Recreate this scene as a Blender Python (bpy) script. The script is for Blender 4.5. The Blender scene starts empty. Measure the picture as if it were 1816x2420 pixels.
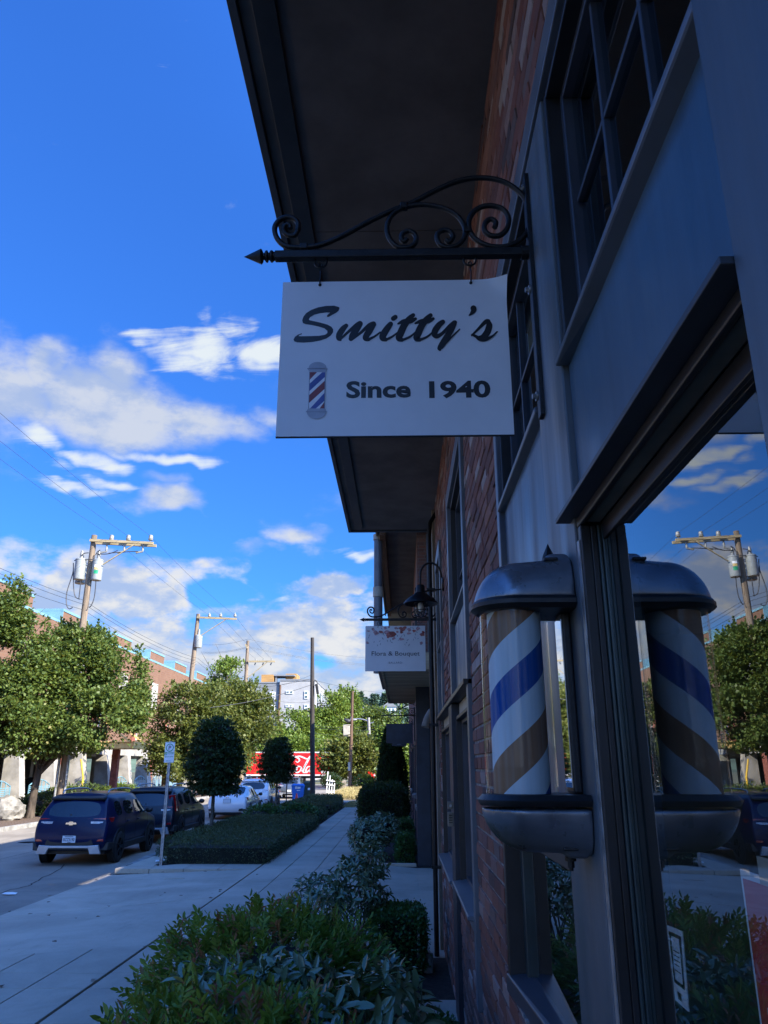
import bpy, bmesh, math, random
import numpy as np
from mathutils import Vector, Matrix, noise
from mathutils.geometry import tessellate_polygon
rnd = random.Random(7)
npr = np.random.RandomState(7)
D = bpy.data
SC = bpy.context.scene
COL = SC.collection
R = math.radians

# ------------------------------------------------------------------ camera
CAM_H = 2.1
PITCH, YAW = 18.3, 1.3
cd = D.cameras.new('camera')
cam = D.objects.new('camera', cd)
COL.objects.link(cam)
cam.location = (0, 0, CAM_H)
cam.rotation_euler = (R(90 + PITCH), 0, R(YAW))
cd.sensor_fit = 'VERTICAL'
cd.sensor_height = 24
cd.lens = 18.04
cd.clip_start = 0.05
cd.clip_end = 6000
SC.camera = cam

# ------------------------------------------------------------------ light
SUN_EL = 33.0
SUN_AZ = 120.0                 # compass style: 0 = +y (along the street), 90 = +x
ROOF_Z, ROOF_Z2 = 6.25, 8.6
STRIPE_PHASE = 0.20
SKY_STRENGTH = 0.15
sun_dir = Vector((math.sin(R(SUN_AZ)) * math.cos(R(SUN_EL)), math.cos(R(SUN_AZ)) * math.cos(R(SUN_EL)), math.sin(R(SUN_EL))))
sl = D.lights.new('sun', 'SUN')
sl.energy = 4.2
sl.angle = R(0.53)
sl.color = (1.0, 0.92, 0.77)
so = D.objects.new('sun', sl)
COL.objects.link(so)
so.rotation_euler = sun_dir.to_track_quat('Z', 'Y').to_euler()

SC.view_settings.view_transform = 'Standard'
SC.view_settings.look = 'None'
SC.view_settings.exposure = 1.75
SC.view_settings.gamma = 1.0
SC.view_settings.use_curve_mapping = False
SC.cycles.max_bounces = 8
SC.cycles.transparent_max_bounces = 16
SC.cycles.caustics_reflective = False
SC.cycles.caustics_refractive = False
SC.cycles.use_denoising = True


class NT:
    """small node tree writer"""
    def __init__(s, tree):
        s.t = tree
        s.n = tree.nodes
        s.l = tree.links

    def node(s, kind, **kw):
        n = s.n.new(kind)
        for k, v in kw.items():
            setattr(n, k, v)
        return n

    def put(s, sock, v):
        if v is None:
            return
        if hasattr(v, 'is_output') or isinstance(v, bpy.types.NodeSocket):
            s.l.new(v, sock)
        else:
            sock.default_value = v

    def math(s, op, a, b=None, c=None, clamp=False):
        n = s.node('ShaderNodeMath', operation=op)
        n.use_clamp = clamp
        s.put(n.inputs[0], a)
        s.put(n.inputs[1], b)
        s.put(n.inputs[2], c)
        return n.outputs[0]

    def vmath(s, op, a, b=None, out=0):
        n = s.node('ShaderNodeVectorMath', operation=op)
        s.put(n.inputs[0], a)
        s.put(n.inputs[1], b)
        return n.outputs[out]

    def smooth(s, v, a, b, c=0.0, d=1.0, kind='SMOOTHSTEP'):
        n = s.node('ShaderNodeMapRange', interpolation_type=kind)
        s.put(n.inputs[0], v)
        for i, q in enumerate((a, b, c, d)):
            s.put(n.inputs[1 + i], q)
        return n.outputs[0]

    def mix(s, f, a, b, mode='MIX'):
        n = s.node('ShaderNodeMix', data_type='RGBA', blend_type=mode)
        s.put(n.inputs[0], f)
        s.put(n.inputs[6], (*a, 1) if isinstance(a, tuple) and len(a) == 3 else a)
        s.put(n.inputs[7], (*b, 1) if isinstance(b, tuple) and len(b) == 3 else b)
        return n.outputs[2]

    def noise(s, vec, scale, detail=4.0, rough=0.55, dist=0.0, out=0):
        n = s.node('ShaderNodeTexNoise')
        s.put(n.inputs['Vector'], vec)
        n.inputs['Scale'].default_value = scale
        n.inputs['Detail'].default_value = detail
        n.inputs['Roughness'].default_value = rough
        n.inputs['Distortion'].default_value = dist
        return n.outputs[out]

    def ramp(s, v, stops, mode='LINEAR'):
        n = s.node('ShaderNodeValToRGB')
        n.color_ramp.interpolation = mode
        e = n.color_ramp.elements
        while len(e) < len(stops):
            e.new(0.5)
        for q, (p, c) in zip(e, stops):
            q.position = p
            q.color = (*c, 1)
        s.put(n.inputs[0], v)
        return n.outputs[0]


# ------------------------------------------------------------------ sky with clouds
world = D.worlds.new('World')
SC.world = world
world.use_nodes = True
w = NT(world.node_tree)
w.n.clear()
wo = w.node('ShaderNodeOutputWorld')
bg = w.node('ShaderNodeBackground')
bg.inputs['Strength'].default_value = SKY_STRENGTH
sky = w.node('ShaderNodeTexSky', sky_type='NISHITA')
sky.sun_disc = False
sky.sun_elevation = R(SUN_EL)
sky.sun_rotation = R(SUN_AZ)
sky.altitude = 30
sky.air_density = 1.0
sky.dust_density = 0.35
sky.ozone_density = 2.2
tc = w.node('ShaderNodeTexCoord')
dirv = tc.outputs['Generated']
sep = w.node('ShaderNodeSeparateXYZ')
w.l.new(dirv, sep.inputs[0])
az = w.math('MULTIPLY', w.math('ARCTAN2', sep.outputs[0], sep.outputs[1]), 57.29578)
el = w.math('MULTIPLY', w.math('ARCSINE', sep.outputs[2]), 57.29578)
cmb = w.node('ShaderNodeCombineXYZ')
w.l.new(az, cmb.inputs[0])
w.l.new(el, cmb.inputs[1])
ae = cmb.outputs[0]
warp = w.noise(dirv, 9.0, 3.0, 0.6, 0, 1)
ae_w = w.vmath('ADD', ae, w.vmath('MULTIPLY', w.vmath('SUBTRACT', warp, (0.5, 0.5, 0.5)), (7.0, 4.0, 0)))


def blobs(lst, coords):
    tot = None
    for (a, e, ra, re, amp) in lst:
        v = w.vmath('MULTIPLY', w.vmath('SUBTRACT', coords, (a, e, 0)), (0.74 / ra, 0.74 / re, 0))
        f = w.smooth(w.vmath('LENGTH', v, None, 1), 1.0, 0.0, 0.0, amp)
        tot = f if tot is None else w.math('MAXIMUM', tot, f)
    return tot


PUFFS = [(-22.5, 24.4, 8.5, 3.9, 1.05), (-29.5, 24.0, 5.5, 3.4, 0.95), (-27.0, 26.2, 3.2, 2.6, 0.8), (-22.0, 26.9, 3.4, 2.6, 0.85), (-16.9, 24.3, 6.0, 2.8, 0.9),
         (-12.8, 24.2, 4.0, 2.1, 0.7), (-10.5, 25.2, 3.0, 1.2, 0.55), (-17.6, 18.6, 3.6, 1.9, 0.85), (-18.3, 20.2, 2.8, 0.9, 0.6), (-22.2, 12.0, 5.2, 3.4, 1.05),
         (-18.5, 11.0, 4.0, 2.6, 0.9), (-26.0, 11.0, 5.0, 2.4, 0.9), (-8.1, 16.0, 4.4, 1.3, 0.66), (-11.6, 15.1, 4.0, 1.2, 0.6), (-15.6, 14.4, 3.0, 1.0, 0.55),
         (-4.8, 12.8, 2.8, 1.2, 0.85), (-7.2, 9.6, 4.4, 2.3, 0.95), (-11.3, 11.5, 1.8, 0.7, 0.6), (-10.5, 8.0, 4.0, 2.2, 0.9), (-16.0, 7.2, 5.0, 2.2, 0.8),
         (-4.0, 8.0, 3.0, 2.0, 0.7), (-2.5, 5.0, 5.0, 1.6, 0.8)]
HOLES = [(-14.4, 11.9, 2.6, 1.3, 0.55), (-18.8, 16.3, 6.0, 1.5, 0.6), (-9.4, 13.5, 3.2, 1.0, 0.55), (-5.7, 7.2, 1.6, 0.8, 0.35), (-27.0, 16.4, 6.0, 2.2, 0.7), (-13.0, 19.8, 3.5, 3.0, 0.5), (-30.0, 16.0, 6.0, 2.0, 0.5)]
WISPS = [(-27.8, 21.5, 2.8, 0.9, 0.8), (-24.0, 20.9, 4.2, 0.95, 0.95), (-18.5, 21.8, 5.4, 0.6, 0.85), (-25.6, 19.7, 3.2, 1.1, 0.62), (-25.6, 18.7, 4.2, 0.6, 0.95),
         (-22.0, 19.3, 3.6, 0.55, 0.75), (-16.0, 29.4, 5.8, 1.9, 0.98), (-11.5, 29.5, 5.2, 2.0, 0.98), (-19.6, 29.8, 2.4, 1.0, 0.8), (-16.4, 32.2, 1.3, 2.0, 0.55),
         (-13.5, 31.0, 2.7, 1.7, 0.7), (-3.4, 14.7, 2.2, 0.6, 0.7), (-8.3, 11.6, 1.8, 0.6, 0.6)]
puff_n = w.noise(w.vmath('MULTIPLY', dirv, (1.0, 1.0, 1.9)), 9.5, 8.0, 0.60)
# open cumulus field that thickens towards the horizon all the way round
field = w.math('ADD', w.smooth(el, 3.0, 20.0, 0.74, 0.24), w.smooth(el, 20.0, 55.0, 0.0, -0.30))
puff = w.math('MAXIMUM', blobs(PUFFS, ae_w), field)
hole = blobs(HOLES, ae_w)
puff = w.math('SUBTRACT', puff, hole)
puff_d = w.smooth(w.math('ADD', puff, w.math('MULTIPLY', w.math('SUBTRACT', puff_n, 0.5), w.smooth(el, 12.0, 19.0, 1.45, 1.15))), w.smooth(el, 12.0, 19.0, 0.34, 0.24), w.smooth(el, 12.0, 19.0, 0.68, 0.86))
streak_v = w.node('ShaderNodeVectorRotate', rotation_type='Z_AXIS')
w.l.new(ae, streak_v.inputs['Vector'])
streak_v.inputs['Angle'].default_value = R(-14)
st = w.vmath('MULTIPLY', streak_v.outputs[0], (0.035, 0.21, 0))
wisp_n = w.noise(st, 2.6, 8.0, 0.62, 1.1)
wisp_m = w.noise(dirv, 26.0, 6.0, 0.6)
wn = w.math('ADD', w.math('MULTIPLY', wisp_n, 0.7), w.math('MULTIPLY', wisp_m, 0.3))
wisp_d = w.smooth(w.math('ADD', blobs(WISPS, ae_w), w.math('MULTIPLY', w.math('SUBTRACT', wn, 0.5), 2.3)), 0.30, 1.0)
wisp_d = w.math('MULTIPLY', wisp_d, 0.97)
# cumulus colour: sunlit bumps, grey mauve flat bellies
bump_n = w.noise(w.vmath('ADD', w.vmath('MULTIPLY', dirv, (1.0, 1.0, 1.9)), (0.012, 0.006, -0.045)), 9.5, 8.0, 0.60)
lit = w.smooth(w.math('SUBTRACT', puff_n, bump_n), -0.10, 0.14)
lit = w.math('MULTIPLY', lit, w.smooth(el, 12.0, 19.0, 1.0, 0.55))
pc = w.mix(lit, (0.92, 1.12, 1.52), (1.64, 1.66, 1.70))
skyg = w.ramp(w.math('DIVIDE', el, 60.0, None, True), [(0.0, (0.11, 0.24, 0.42)), (0.20, (0.09, 0.24, 0.46)), (0.42, (0.10, 0.265, 0.55)), (0.75, (0.12, 0.32, 0.69))])
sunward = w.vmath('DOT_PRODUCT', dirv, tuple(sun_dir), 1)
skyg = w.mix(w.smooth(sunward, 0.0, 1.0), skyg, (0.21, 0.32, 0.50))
skyc = w.mix(1.0, sky.outputs[0], skyg, 'MULTIPLY')
c1 = w.mix(w.math('MULTIPLY', puff_d, w.smooth(lit, 0.0, 1.0, 0.86, 0.98)), skyc, pc)
c2 = w.mix(wisp_d, c1, (1.62, 1.76, 1.85))
# the air brightens smoothly towards the sun
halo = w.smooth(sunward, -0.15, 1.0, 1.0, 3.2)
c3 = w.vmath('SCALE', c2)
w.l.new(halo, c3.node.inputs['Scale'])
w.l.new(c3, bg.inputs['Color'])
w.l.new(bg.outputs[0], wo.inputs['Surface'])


# ------------------------------------------------------------------ reading the photograph: pixel -> place
F_, CX_, CY_ = 1818.6, 908.0, 1210.0
ZOOMS = {'R1': (0, 1200, 2.37143), 'R2': (500, 1400, 2.765), 'R3': (1050, 1200, 2.16710), 'R4': (560, 360, 2.075), 'R5': (0, 1820, 2.37143),
         'R6': (300, 1950, 2.075), 'R7': (1100, 0, 2.21229), 'R8': (780, 1000, 3.16087), 'D': (0, 0, 0.914097), 'S1': (660, 700, 3.07407),
         'S2': (680, 820, 3.19231), 'FL': (860, 1470, 11.0667), 'C4': (860, 1560, 5.528), 'A1': (0, 1820, 4.15), 'A2': (300, 1720, 4.15),
         'A3': (560, 1700, 4.88235), 'A5': (560, 1460, 4.15), 'A6': (0, 1640, 4.15), 'A7': (120, 1240, 5.53333)}
fwd = Vector((-math.sin(R(YAW)) * math.cos(R(PITCH)), math.cos(R(YAW)) * math.cos(R(PITCH)), math.sin(R(PITCH))))
rgt = Vector((math.cos(R(YAW)), math.sin(R(YAW)), 0))
upv = rgt.cross(fwd)


def at(z, x, y, axis, val):
    o = ZOOMS[z]
    u, v = o[0] + x / o[2], o[1] + y / o[2]
    d = fwd + rgt * ((u - CX_) / F_) - upv * ((v - CY_) / F_)
    i = 'xyz'.index(axis)
    c = Vector((0, 0, CAM_H))
    return c + d * ((val - c[i]) / d[i])


# ------------------------------------------------------------------ things, parts, meshes
ORG = {}


def tag(o, label=None, cat=None, group=None, kind=None):
    if label:
        o['label'] = label
    if cat:
        o['category'] = cat
    if group:
        o['group'] = group
    if kind:
        o['kind'] = kind
    return o


def thing(name, label, cat, loc=(0, 0, 0), rz=0.0, group=None, kind=None):
    o = D.objects.new(name, None)
    o.empty_display_size = 0.2
    COL.objects.link(o)
    o.location = loc
    o.rotation_euler = (0, 0, rz)
    ORG[o.name] = Vector(loc)
    return tag(o, label, cat, group, kind)


def copy_tree(o, parent=None):
    c = o.copy()
    COL.objects.link(c)
    if parent is not None:
        c.parent = parent
    for ch in list(o.children):
        copy_tree(ch, c)
    return c


class MB:
    """collects shapes; build() links them as one mesh object"""
    def __init__(s):
        s.v, s.f, s.m = [], [], []

    def add(s, vs, fs, m=0):
        o = len(s.v)
        s.v += [tuple(p) for p in vs]
        s.f += [tuple(i + o for i in f) for f in fs]
        s.m += [m] * len(fs)
        return s

    def box(s, x0, x1, y0, y1, z0, z1, m=0):
        x0, x1 = min(x0, x1), max(x0, x1)
        y0, y1 = min(y0, y1), max(y0, y1)
        z0, z1 = min(z0, z1), max(z0, z1)
        return s.hexa([(x0, y0, z0), (x1, y0, z0), (x1, y1, z0), (x0, y1, z0), (x0, y0, z1), (x1, y0, z1), (x1, y1, z1), (x0, y1, z1)], m)

    def hexa(s, p, m=0):
        return s.add(p, [(3, 2, 1, 0), (4, 5, 6, 7), (0, 1, 5, 4), (1, 2, 6, 5), (2, 3, 7, 6), (3, 0, 4, 7)], m)

    def bar(s, a, b, wx, wz, up=(0, 0, 1), m=0):
        a, b = Vector(a), Vector(b)
        d = (b - a).normalized()
        u = Vector(up)
        if abs(d.dot(u)) > 0.98:
            u = Vector((0, 1, 0))
        sx = d.cross(u).normalized() * (wx / 2)
        sz = sx.cross(d).normalized() * (wz / 2)
        return s.hexa([a - sx - sz, a + sx - sz, b + sx - sz, b - sx - sz, a - sx + sz, a + sx + sz, b + sx + sz, b - sx + sz], m)

    def tube(s, pts, r, n=8, m=0, cap=True, flat=1.0, ref=None):
        pts = [Vector(p) for p in pts]
        rs = r if isinstance(r, (list, tuple)) else [r] * len(pts)
        t0 = (pts[1] - pts[0]).normalized()
        u = Vector(ref) if ref is not None else (Vector((0, 0, 1)) if abs(t0.z) < 0.9 else Vector((1, 0, 0)))
        u = (u - t0 * u.dot(t0)).normalized()
        vs, fs = [], []
        for i, p in enumerate(pts):
            a = pts[max(i - 1, 0)]
            b = pts[min(i + 1, len(pts) - 1)]
            t = (b - a)
            t = t.normalized() if t.length > 1e-9 else t0
            u = (u - t * u.dot(t))
            u = u.normalized() if u.length > 1e-6 else t.orthogonal().normalized()
            vv = t.cross(u)
            for k in range(n):
                g = 2 * math.pi * (k + 0.5) / n
                vs.append(p + (u * math.cos(g) * flat + vv * math.sin(g)) * rs[i])
        for i in range(len(pts) - 1):
            for k in range(n):
                k2 = (k + 1) % n
                fs.append((i * n + k, i * n + k2, (i + 1) * n + k2, (i + 1) * n + k))
        if cap:
            fs.append(tuple(range(n - 1, -1, -1)))
            fs.append(tuple(range((len(pts) - 1) * n, len(pts) * n)))
        return s.add(vs, fs, m)

    def cyl(s, a, b, r0, r1=None, n=12, m=0, cap=True):
        return s.tube([a, b], [r0, r0 if r1 is None else r1], n, m, cap)

    def lathe(s, prof, c=(0, 0, 0), axis='z', n=24, m=0, cap=True):
        """prof: (radius, height) pairs"""
        vs, fs = [], []
        for (r, h) in prof:
            for k in range(n):
                g = 2 * math.pi * k / n
                x, y = r * math.cos(g), r * math.sin(g)
                if axis == 'z':
                    p = (c[0] + x, c[1] + y, c[2] + h)
                elif axis == 'x':
                    p = (c[0] + h, c[1] + x, c[2] + y)
                else:
                    p = (c[0] + y, c[1] + h, c[2] + x)
                vs.append(p)
        for i in range(len(prof) - 1):
            for k in range(n):
                k2 = (k + 1) % n
                fs.append((i * n + k, i * n + k2, (i + 1) * n + k2, (i + 1) * n + k))
        if cap:
            if prof[0][0] > 1e-5:
                fs.append(tuple(range(n - 1, -1, -1)))
            if prof[-1][0] > 1e-5:
                fs.append(tuple(range((len(prof) - 1) * n, len(prof) * n)))
        return s.add(vs, fs, m)

    def prism(s, pts, vec, m=0, flip=False):
        """a planar outline pushed along vec"""
        pts = [Vector(p) for p in pts]
        vec = Vector(vec)
        tri = tessellate_polygon([pts])
        n = len(pts)
        vs = pts + [p + vec for p in pts]
        fs = [tuple(t) for t in tri] + [tuple(i + n for i in reversed(t)) for t in tri]
        fs += [(i, (i + 1) % n, (i + 1) % n + n, i + n) for i in range(n)]
        return s.add(vs, fs, m)

    def sheet(s, pts, m=0):
        pts = [Vector(p) for p in pts]
        return s.add(pts, [tuple(t) for t in tessellate_polygon([pts])], m)

    def ball(s, c, r, n=12, k=8, m=0, sc=(1, 1, 1)):
        vs, fs = [], []
        for i in range(k + 1):
            t = math.pi * i / k
            for j in range(n):
                g = 2 * math.pi * j / n
                vs.append((c[0] + r * sc[0] * math.sin(t) * math.cos(g), c[1] + r * sc[1] * math.sin(t) * math.sin(g), c[2] + r * sc[2] * math.cos(t)))
        for i in range(k):
            for j in range(n):
                fs.append((i * n + j, (i + 1) * n + j, (i + 1) * n + (j + 1) % n, i * n + (j + 1) % n))
        return s.add(vs, fs, m)

    def mesh(s, name, mats, org=None, smooth=False, fix=True):
        me = D.meshes.new(name)
        vs = s.v if org is None else [(p[0] - org[0], p[1] - org[1], p[2] - org[2]) for p in s.v]
        me.from_pydata(vs, [], s.f)
        for q in (mats if isinstance(mats, (list, tuple)) else [mats]):
            me.materials.append(q)
        if any(s.m):
            me.polygons.foreach_set('material_index', s.m)
        if fix:
            bm = bmesh.new()
            bm.from_mesh(me)
            bmesh.ops.recalc_face_normals(bm, faces=bm.faces)
            bm.to_mesh(me)
            bm.free()
        if smooth:
            smooth_mesh(me, smooth)
        me.update()
        return me

    def build(s, name, mats, parent=None, smooth=False, bevel=0.0, local=False, fix=True, **pr):
        org = None
        if parent is not None and not local:
            org = ORG.get(parent.name)
        return link(name, s.mesh(name, mats, org, smooth, fix), parent, bevel, **pr)


def smooth_mesh(me, ang=True):
    lim = R(38) if ang is True else R(ang)
    me.polygons.foreach_set('use_smooth', [True] * len(me.polygons))
    try:
        me.set_sharp_from_angle(angle=lim)
    except Exception:
        pass


def link(name, me, parent=None, bevel=0.0, label=None, cat=None, group=None, kind=None):
    o = D.objects.new(name, me)
    COL.objects.link(o)
    if parent is not None:
        o.parent = parent
        ORG[o.name] = ORG.get(parent.name, Vector((0, 0, 0)))
    else:
        ORG[o.name] = Vector((0, 0, 0))
    if bevel:
        b = o.modifiers.new('edge', 'BEVEL')
        b.width = bevel
        b.segments = 2
        b.limit_method = 'ANGLE'
        b.angle_limit = R(40)
    return tag(o, label, cat, group, kind)


def spline(pts, per=6):
    """Catmull-Rom through the points"""
    P = [Vector(p) for p in pts]
    out = []
    for i in range(len(P) - 1):
        a, b, c, d = P[max(i - 1, 0)], P[i], P[i + 1], P[min(i + 2, len(P) - 1)]
        for k in range(per):
            t = k / per
            out.append(0.5 * ((2 * b) + (c - a) * t + (2 * a - 5 * b + 4 * c - d) * t * t + (3 * b - a - 3 * c + d) * t ** 3))
    out.append(P[-1])
    return out


def text_mesh(body, size, offset=0.0, extrude=0.0004, spacing=1.0, align='LEFT'):
    cu = D.curves.new('lettering', 'FONT')
    cu.body = body
    cu.size = size
    cu.offset = offset
    cu.extrude = extrude
    cu.space_character = spacing
    cu.align_x = align
    cu.resolution_u = 4
    ob = D.objects.new('lettering', cu)
    COL.objects.link(ob)
    dg = bpy.context.evaluated_depsgraph_get()
    me = D.meshes.new_from_object(ob.evaluated_get(dg))
    D.objects.remove(ob)
    return me


def text_part(body, size, mat_, parent, loc, ex=(1, 0, 0), ey=(0, 0, 1), **kw):
    """lettering lying on the plane spanned by ex (reading direction) and ey (up), starting at loc (world)"""
    fitw = kw.pop('fit', None)
    me = text_mesh(body, size, **kw)
    ex, ey = Vector(ex).normalized(), Vector(ey).normalized()
    if fitw:
        xs = [v.co.x for v in me.vertices]
        k = fitw / (max(xs) - min(xs))
        me.transform(Matrix.Diagonal((k, 1, 1, 1)))
    ez = ex.cross(ey)
    M = Matrix((ex, ey, ez)).transposed().to_4x4()
    M.translation = Vector(loc) - ORG.get(parent.name, Vector((0, 0, 0)))
    me.transform(M)
    me.materials.clear()
    me.materials.append(mat_)
    return link('lettering', me, parent)


# ------------------------------------------------------------------ materials
def mat(name, base, rough=0.6, metal=0.0, var=0.18, scale=6.0, bump=0.0, bscale=60.0, coat=0.0, spec=0.5, base2=None, rvar=0.0, stretch=None):
    m = D.materials.new(name)
    m.use_nodes = True
    t = NT(m.node_tree)
    p = t.n['Principled BSDF']
    tcn = t.node('ShaderNodeTexCoord')
    vec = tcn.outputs['Object']
    if stretch:
        vec = t.vmath('MULTIPLY', vec, stretch)
    n1 = t.noise(vec, scale, 5.0, 0.6)
    b2 = base2 if base2 else tuple(c * (1 - 2.2 * var) for c in base)
    b1 = tuple(min(1, c * (1 + 0.6 * var)) for c in base)
    col = t.mix(t.smooth(n1, 0.3, 0.7), b2, b1)
    t.l.new(col, p.inputs['Base Color'])
    p.inputs['Roughness'].default_value = rough
    if rvar:
        t.l.new(t.smooth(t.noise(vec, scale * 2.3, 4.0), 0.3, 0.7, rough - rvar, rough + rvar), p.inputs['Roughness'])
    p.inputs['Metallic'].default_value = metal
    p.inputs['Specular IOR Level'].default_value = spec
    if coat:
        p.inputs['Coat Weight'].default_value = coat
        p.inputs['Coat Roughness'].default_value = 0.03
    if bump:
        b = t.node('ShaderNodeBump')
        b.inputs['Strength'].default_value = bump
        b.inputs['Distance'].default_value = 0.01
        t.l.new(t.noise(vec, bscale, 6.0, 0.65), b.inputs['Height'])
        t.l.new(b.outputs[0], p.inputs['Normal'])
    return m


def glass_mat(name, tint=(0.75, 0.85, 0.85), boost=0.0, ior=1.5, rough=0.0):
    """thin pane: mirror reflection by angle, the rest passes straight through"""
    m = D.materials.new(name)
    m.use_nodes = True
    t = NT(m.node_tree)
    t.n.clear()
    out = t.node('ShaderNodeOutputMaterial')
    # reflectance by angle, the same from either side of the pane
    ge = t.node('ShaderNodeNewGeometry')
    cs = t.math('ABSOLUTE', t.vmath('DOT_PRODUCT', ge.outputs['Incoming'], ge.outputs['Normal'], 1))
    f0 = ((ior - 1) / (ior + 1)) ** 2
    sch = t.math('ADD', t.math('MULTIPLY', t.math('POWER', t.math('SUBTRACT', 1.0, cs, None, True), 5.0), 1 - f0), f0)
    fac = t.math('ADD', sch, boost, None, True)
    tr = t.node('ShaderNodeBsdfTransparent')
    tr.inputs[0].default_value = (*tint, 1)
    gl = t.node('ShaderNodeBsdfGlossy')
    gl.inputs['Roughness'].default_value = rough
    gl.inputs['Color'].default_value = (0.95, 0.97, 1, 1)
    mx = t.node('ShaderNodeMixShader')
    t.l.new(fac, mx.inputs[0])
    t.l.new(tr.outputs[0], mx.inputs[1])
    t.l.new(gl.outputs[0], mx.inputs[2])
    t.l.new(mx.outputs[0], out.inputs[0])
    return m


def tone_mat(name, stops, rough=0.75, bump=0.25, bscale=50.0, scale=14.0, amount=0.35):
    """colour picked per piece: the mesh's tone attribute plus the object's own random value"""
    m = D.materials.new(name)
    m.use_nodes = True
    t = NT(m.node_tree)
    p = t.n['Principled BSDF']
    a = t.node('ShaderNodeAttribute', attribute_name='tone')
    oi = t.node('ShaderNodeObjectInfo')
    v = t.math('FRACT', t.math('ADD', a.outputs['Fac'], oi.outputs['Random']))
    c = t.ramp(v, stops, 'LINEAR')
    tcn = t.node('ShaderNodeTexCoord')
    geo = t.node('ShaderNodeNewGeometry')
    n = t.noise(geo.outputs['Position'], scale, 6.0, 0.65)
    c = t.mix(t.smooth(n, 0.35, 0.75, 0.0, amount), c, t.mix(0.5, c, (0.02, 0.015, 0.014)))
    t.l.new(c, p.inputs['Base Color'])
    p.inputs['Roughness'].default_value = rough
    p.inputs['Specular IOR Level'].default_value = 0.3
    b = t.node('ShaderNodeBump')
    b.inputs['Strength'].default_value = bump
    b.inputs['Distance'].default_value = 0.006
    t.l.new(t.noise(geo.outputs['Position'], bscale, 6.0, 0.7), b.inputs['Height'])
    t.l.new(b.outputs[0], p.inputs['Normal'])
    return m


def leaf_mat(name, stops, rough=0.5, trans=0.35, spec=0.35):
    m = D.materials.new(name)
    m.use_nodes = True
    t = NT(m.node_tree)
    p = t.n['Principled BSDF']
    out = t.n['Material Output']
    a = t.node('ShaderNodeAttribute', attribute_name='tone')
    oi = t.node('ShaderNodeObjectInfo')
    v = t.math('ADD', a.outputs['Fac'], t.math('MULTIPLY', t.math('SUBTRACT', oi.outputs['Random'], 0.5), 0.12), None, True)
    c = t.ramp(v, stops)
    t.l.new(c, p.inputs['Base Color'])
    p.inputs['Roughness'].default_value = rough
    p.inputs['Specular IOR Level'].default_value = spec
    tl = t.node('ShaderNodeBsdfTranslucent')
    t.l.new(t.mix(0.35, c, (0.30, 0.32, 0.03)), tl.inputs[0])
    mx = t.node('ShaderNodeMixShader')
    mx.inputs[0].default_value = trans
    t.l.new(p.outputs[0], mx.inputs[1])
    t.l.new(tl.outputs[0], mx.inputs[2])
    t.l.new(mx.outputs[0], out.inputs[0])
    return m


M = {}
# facade
M['panel'] = mat('blue_grey_panel', (0.062, 0.125, 0.185), 0.42, 0, 0.16, 2.2, 0.10, 30, rvar=0.12, stretch=(1, 1, 0.14))
M['slate'] = mat('slate_paint', (0.122, 0.146, 0.165), 0.45, 0, 0.17, 2.6, 0.10, 40, rvar=0.12, stretch=(1, 1, 0.12))
M['sash'] = mat('window_sash_paint', (0.052, 0.060, 0.078), 0.4, 0.0, 0.12, 3.0)
M['trim'] = mat('grey_metal_trim', (0.13, 0.145, 0.165), 0.38, 0.0, 0.12, 3.0, 0.03, 60)
M['dark'] = mat('dark_bronze_frame', (0.022, 0.021, 0.022), 0.42, 0.0, 0.2, 5.0, 0.03, 80)
M['darkblue'] = mat('dark_navy_trim', (0.022, 0.028, 0.040), 0.5, 0.0, 0.2, 4.0, 0.03, 60)
M['teal'] = mat('green_grey_frame', (0.05, 0.075, 0.075), 0.35, 0.2, 0.15, 6.0)
M['mortar'] = mat('mortar', (0.30, 0.28, 0.26), 0.9, 0, 0.25, 12, 0.5, 90)
M['soffit'] = mat('dark_soffit_board', (0.135, 0.118, 0.105), 0.8, 0, 0.15, 2.0, 0.06, 30)
M['woodsoffit'] = mat('pale_wood_soffit', (0.46, 0.35, 0.21), 0.7, 0, 0.2, 3.0, 0.1, 30, stretch=(0.3, 3, 3))
M['fascia'] = mat('fascia_paint', (0.06, 0.068, 0.08), 0.5, 0, 0.15, 2.0)
M['tanpaint'] = mat('tan_paint', (0.27, 0.22, 0.16), 0.6, 0, 0.15, 3.0, 0.05, 40)
M['cream'] = mat('cream_panel', (0.42, 0.38, 0.30), 0.55, 0, 0.1, 3.0)
M['siding'] = mat('grey_lap_siding', (0.15, 0.155, 0.155), 0.65, 0, 0.15, 4.0, 0.06, 40)
BRICK = [(0.0, (0.17, 0.060, 0.043)), (0.18, (0.24, 0.095, 0.065)), (0.34, (0.13, 0.055, 0.045)), (0.5, (0.30, 0.135, 0.095)), (0.62, (0.20, 0.10, 0.085)),
         (0.74, (0.085, 0.055, 0.052)), (0.84, (0.27, 0.18, 0.155)), (0.93, (0.40, 0.33, 0.30)), (1.0, (0.17, 0.060, 0.043))]
M['brick'] = tone_mat('clinker_brick', BRICK, 0.8, 0.5, 70.0, 22.0, 0.5)
M['window'] = glass_mat('window_glass', (0.55, 0.66, 0.64), 0.05, 1.6)
M['shopglass'] = glass_mat('shop_window_glass', (0.90, 0.95, 0.93), 0.16, 1.60)
M['clear'] = glass_mat('clear_glass', (0.95, 0.98, 0.98), 0.0, 1.32)
M['interior'] = mat('shop_interior_wall', (0.30, 0.28, 0.24), 0.8, 0, 0.1, 2.0)
M['interiorfloor'] = mat('shop_floor', (0.12, 0.08, 0.05), 0.6, 0, 0.2, 3.0)
M['iron'] = mat('black_wrought_iron', (0.012, 0.013, 0.015), 0.45, 0.3, 0.3, 20, 0.25, 120)
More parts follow.
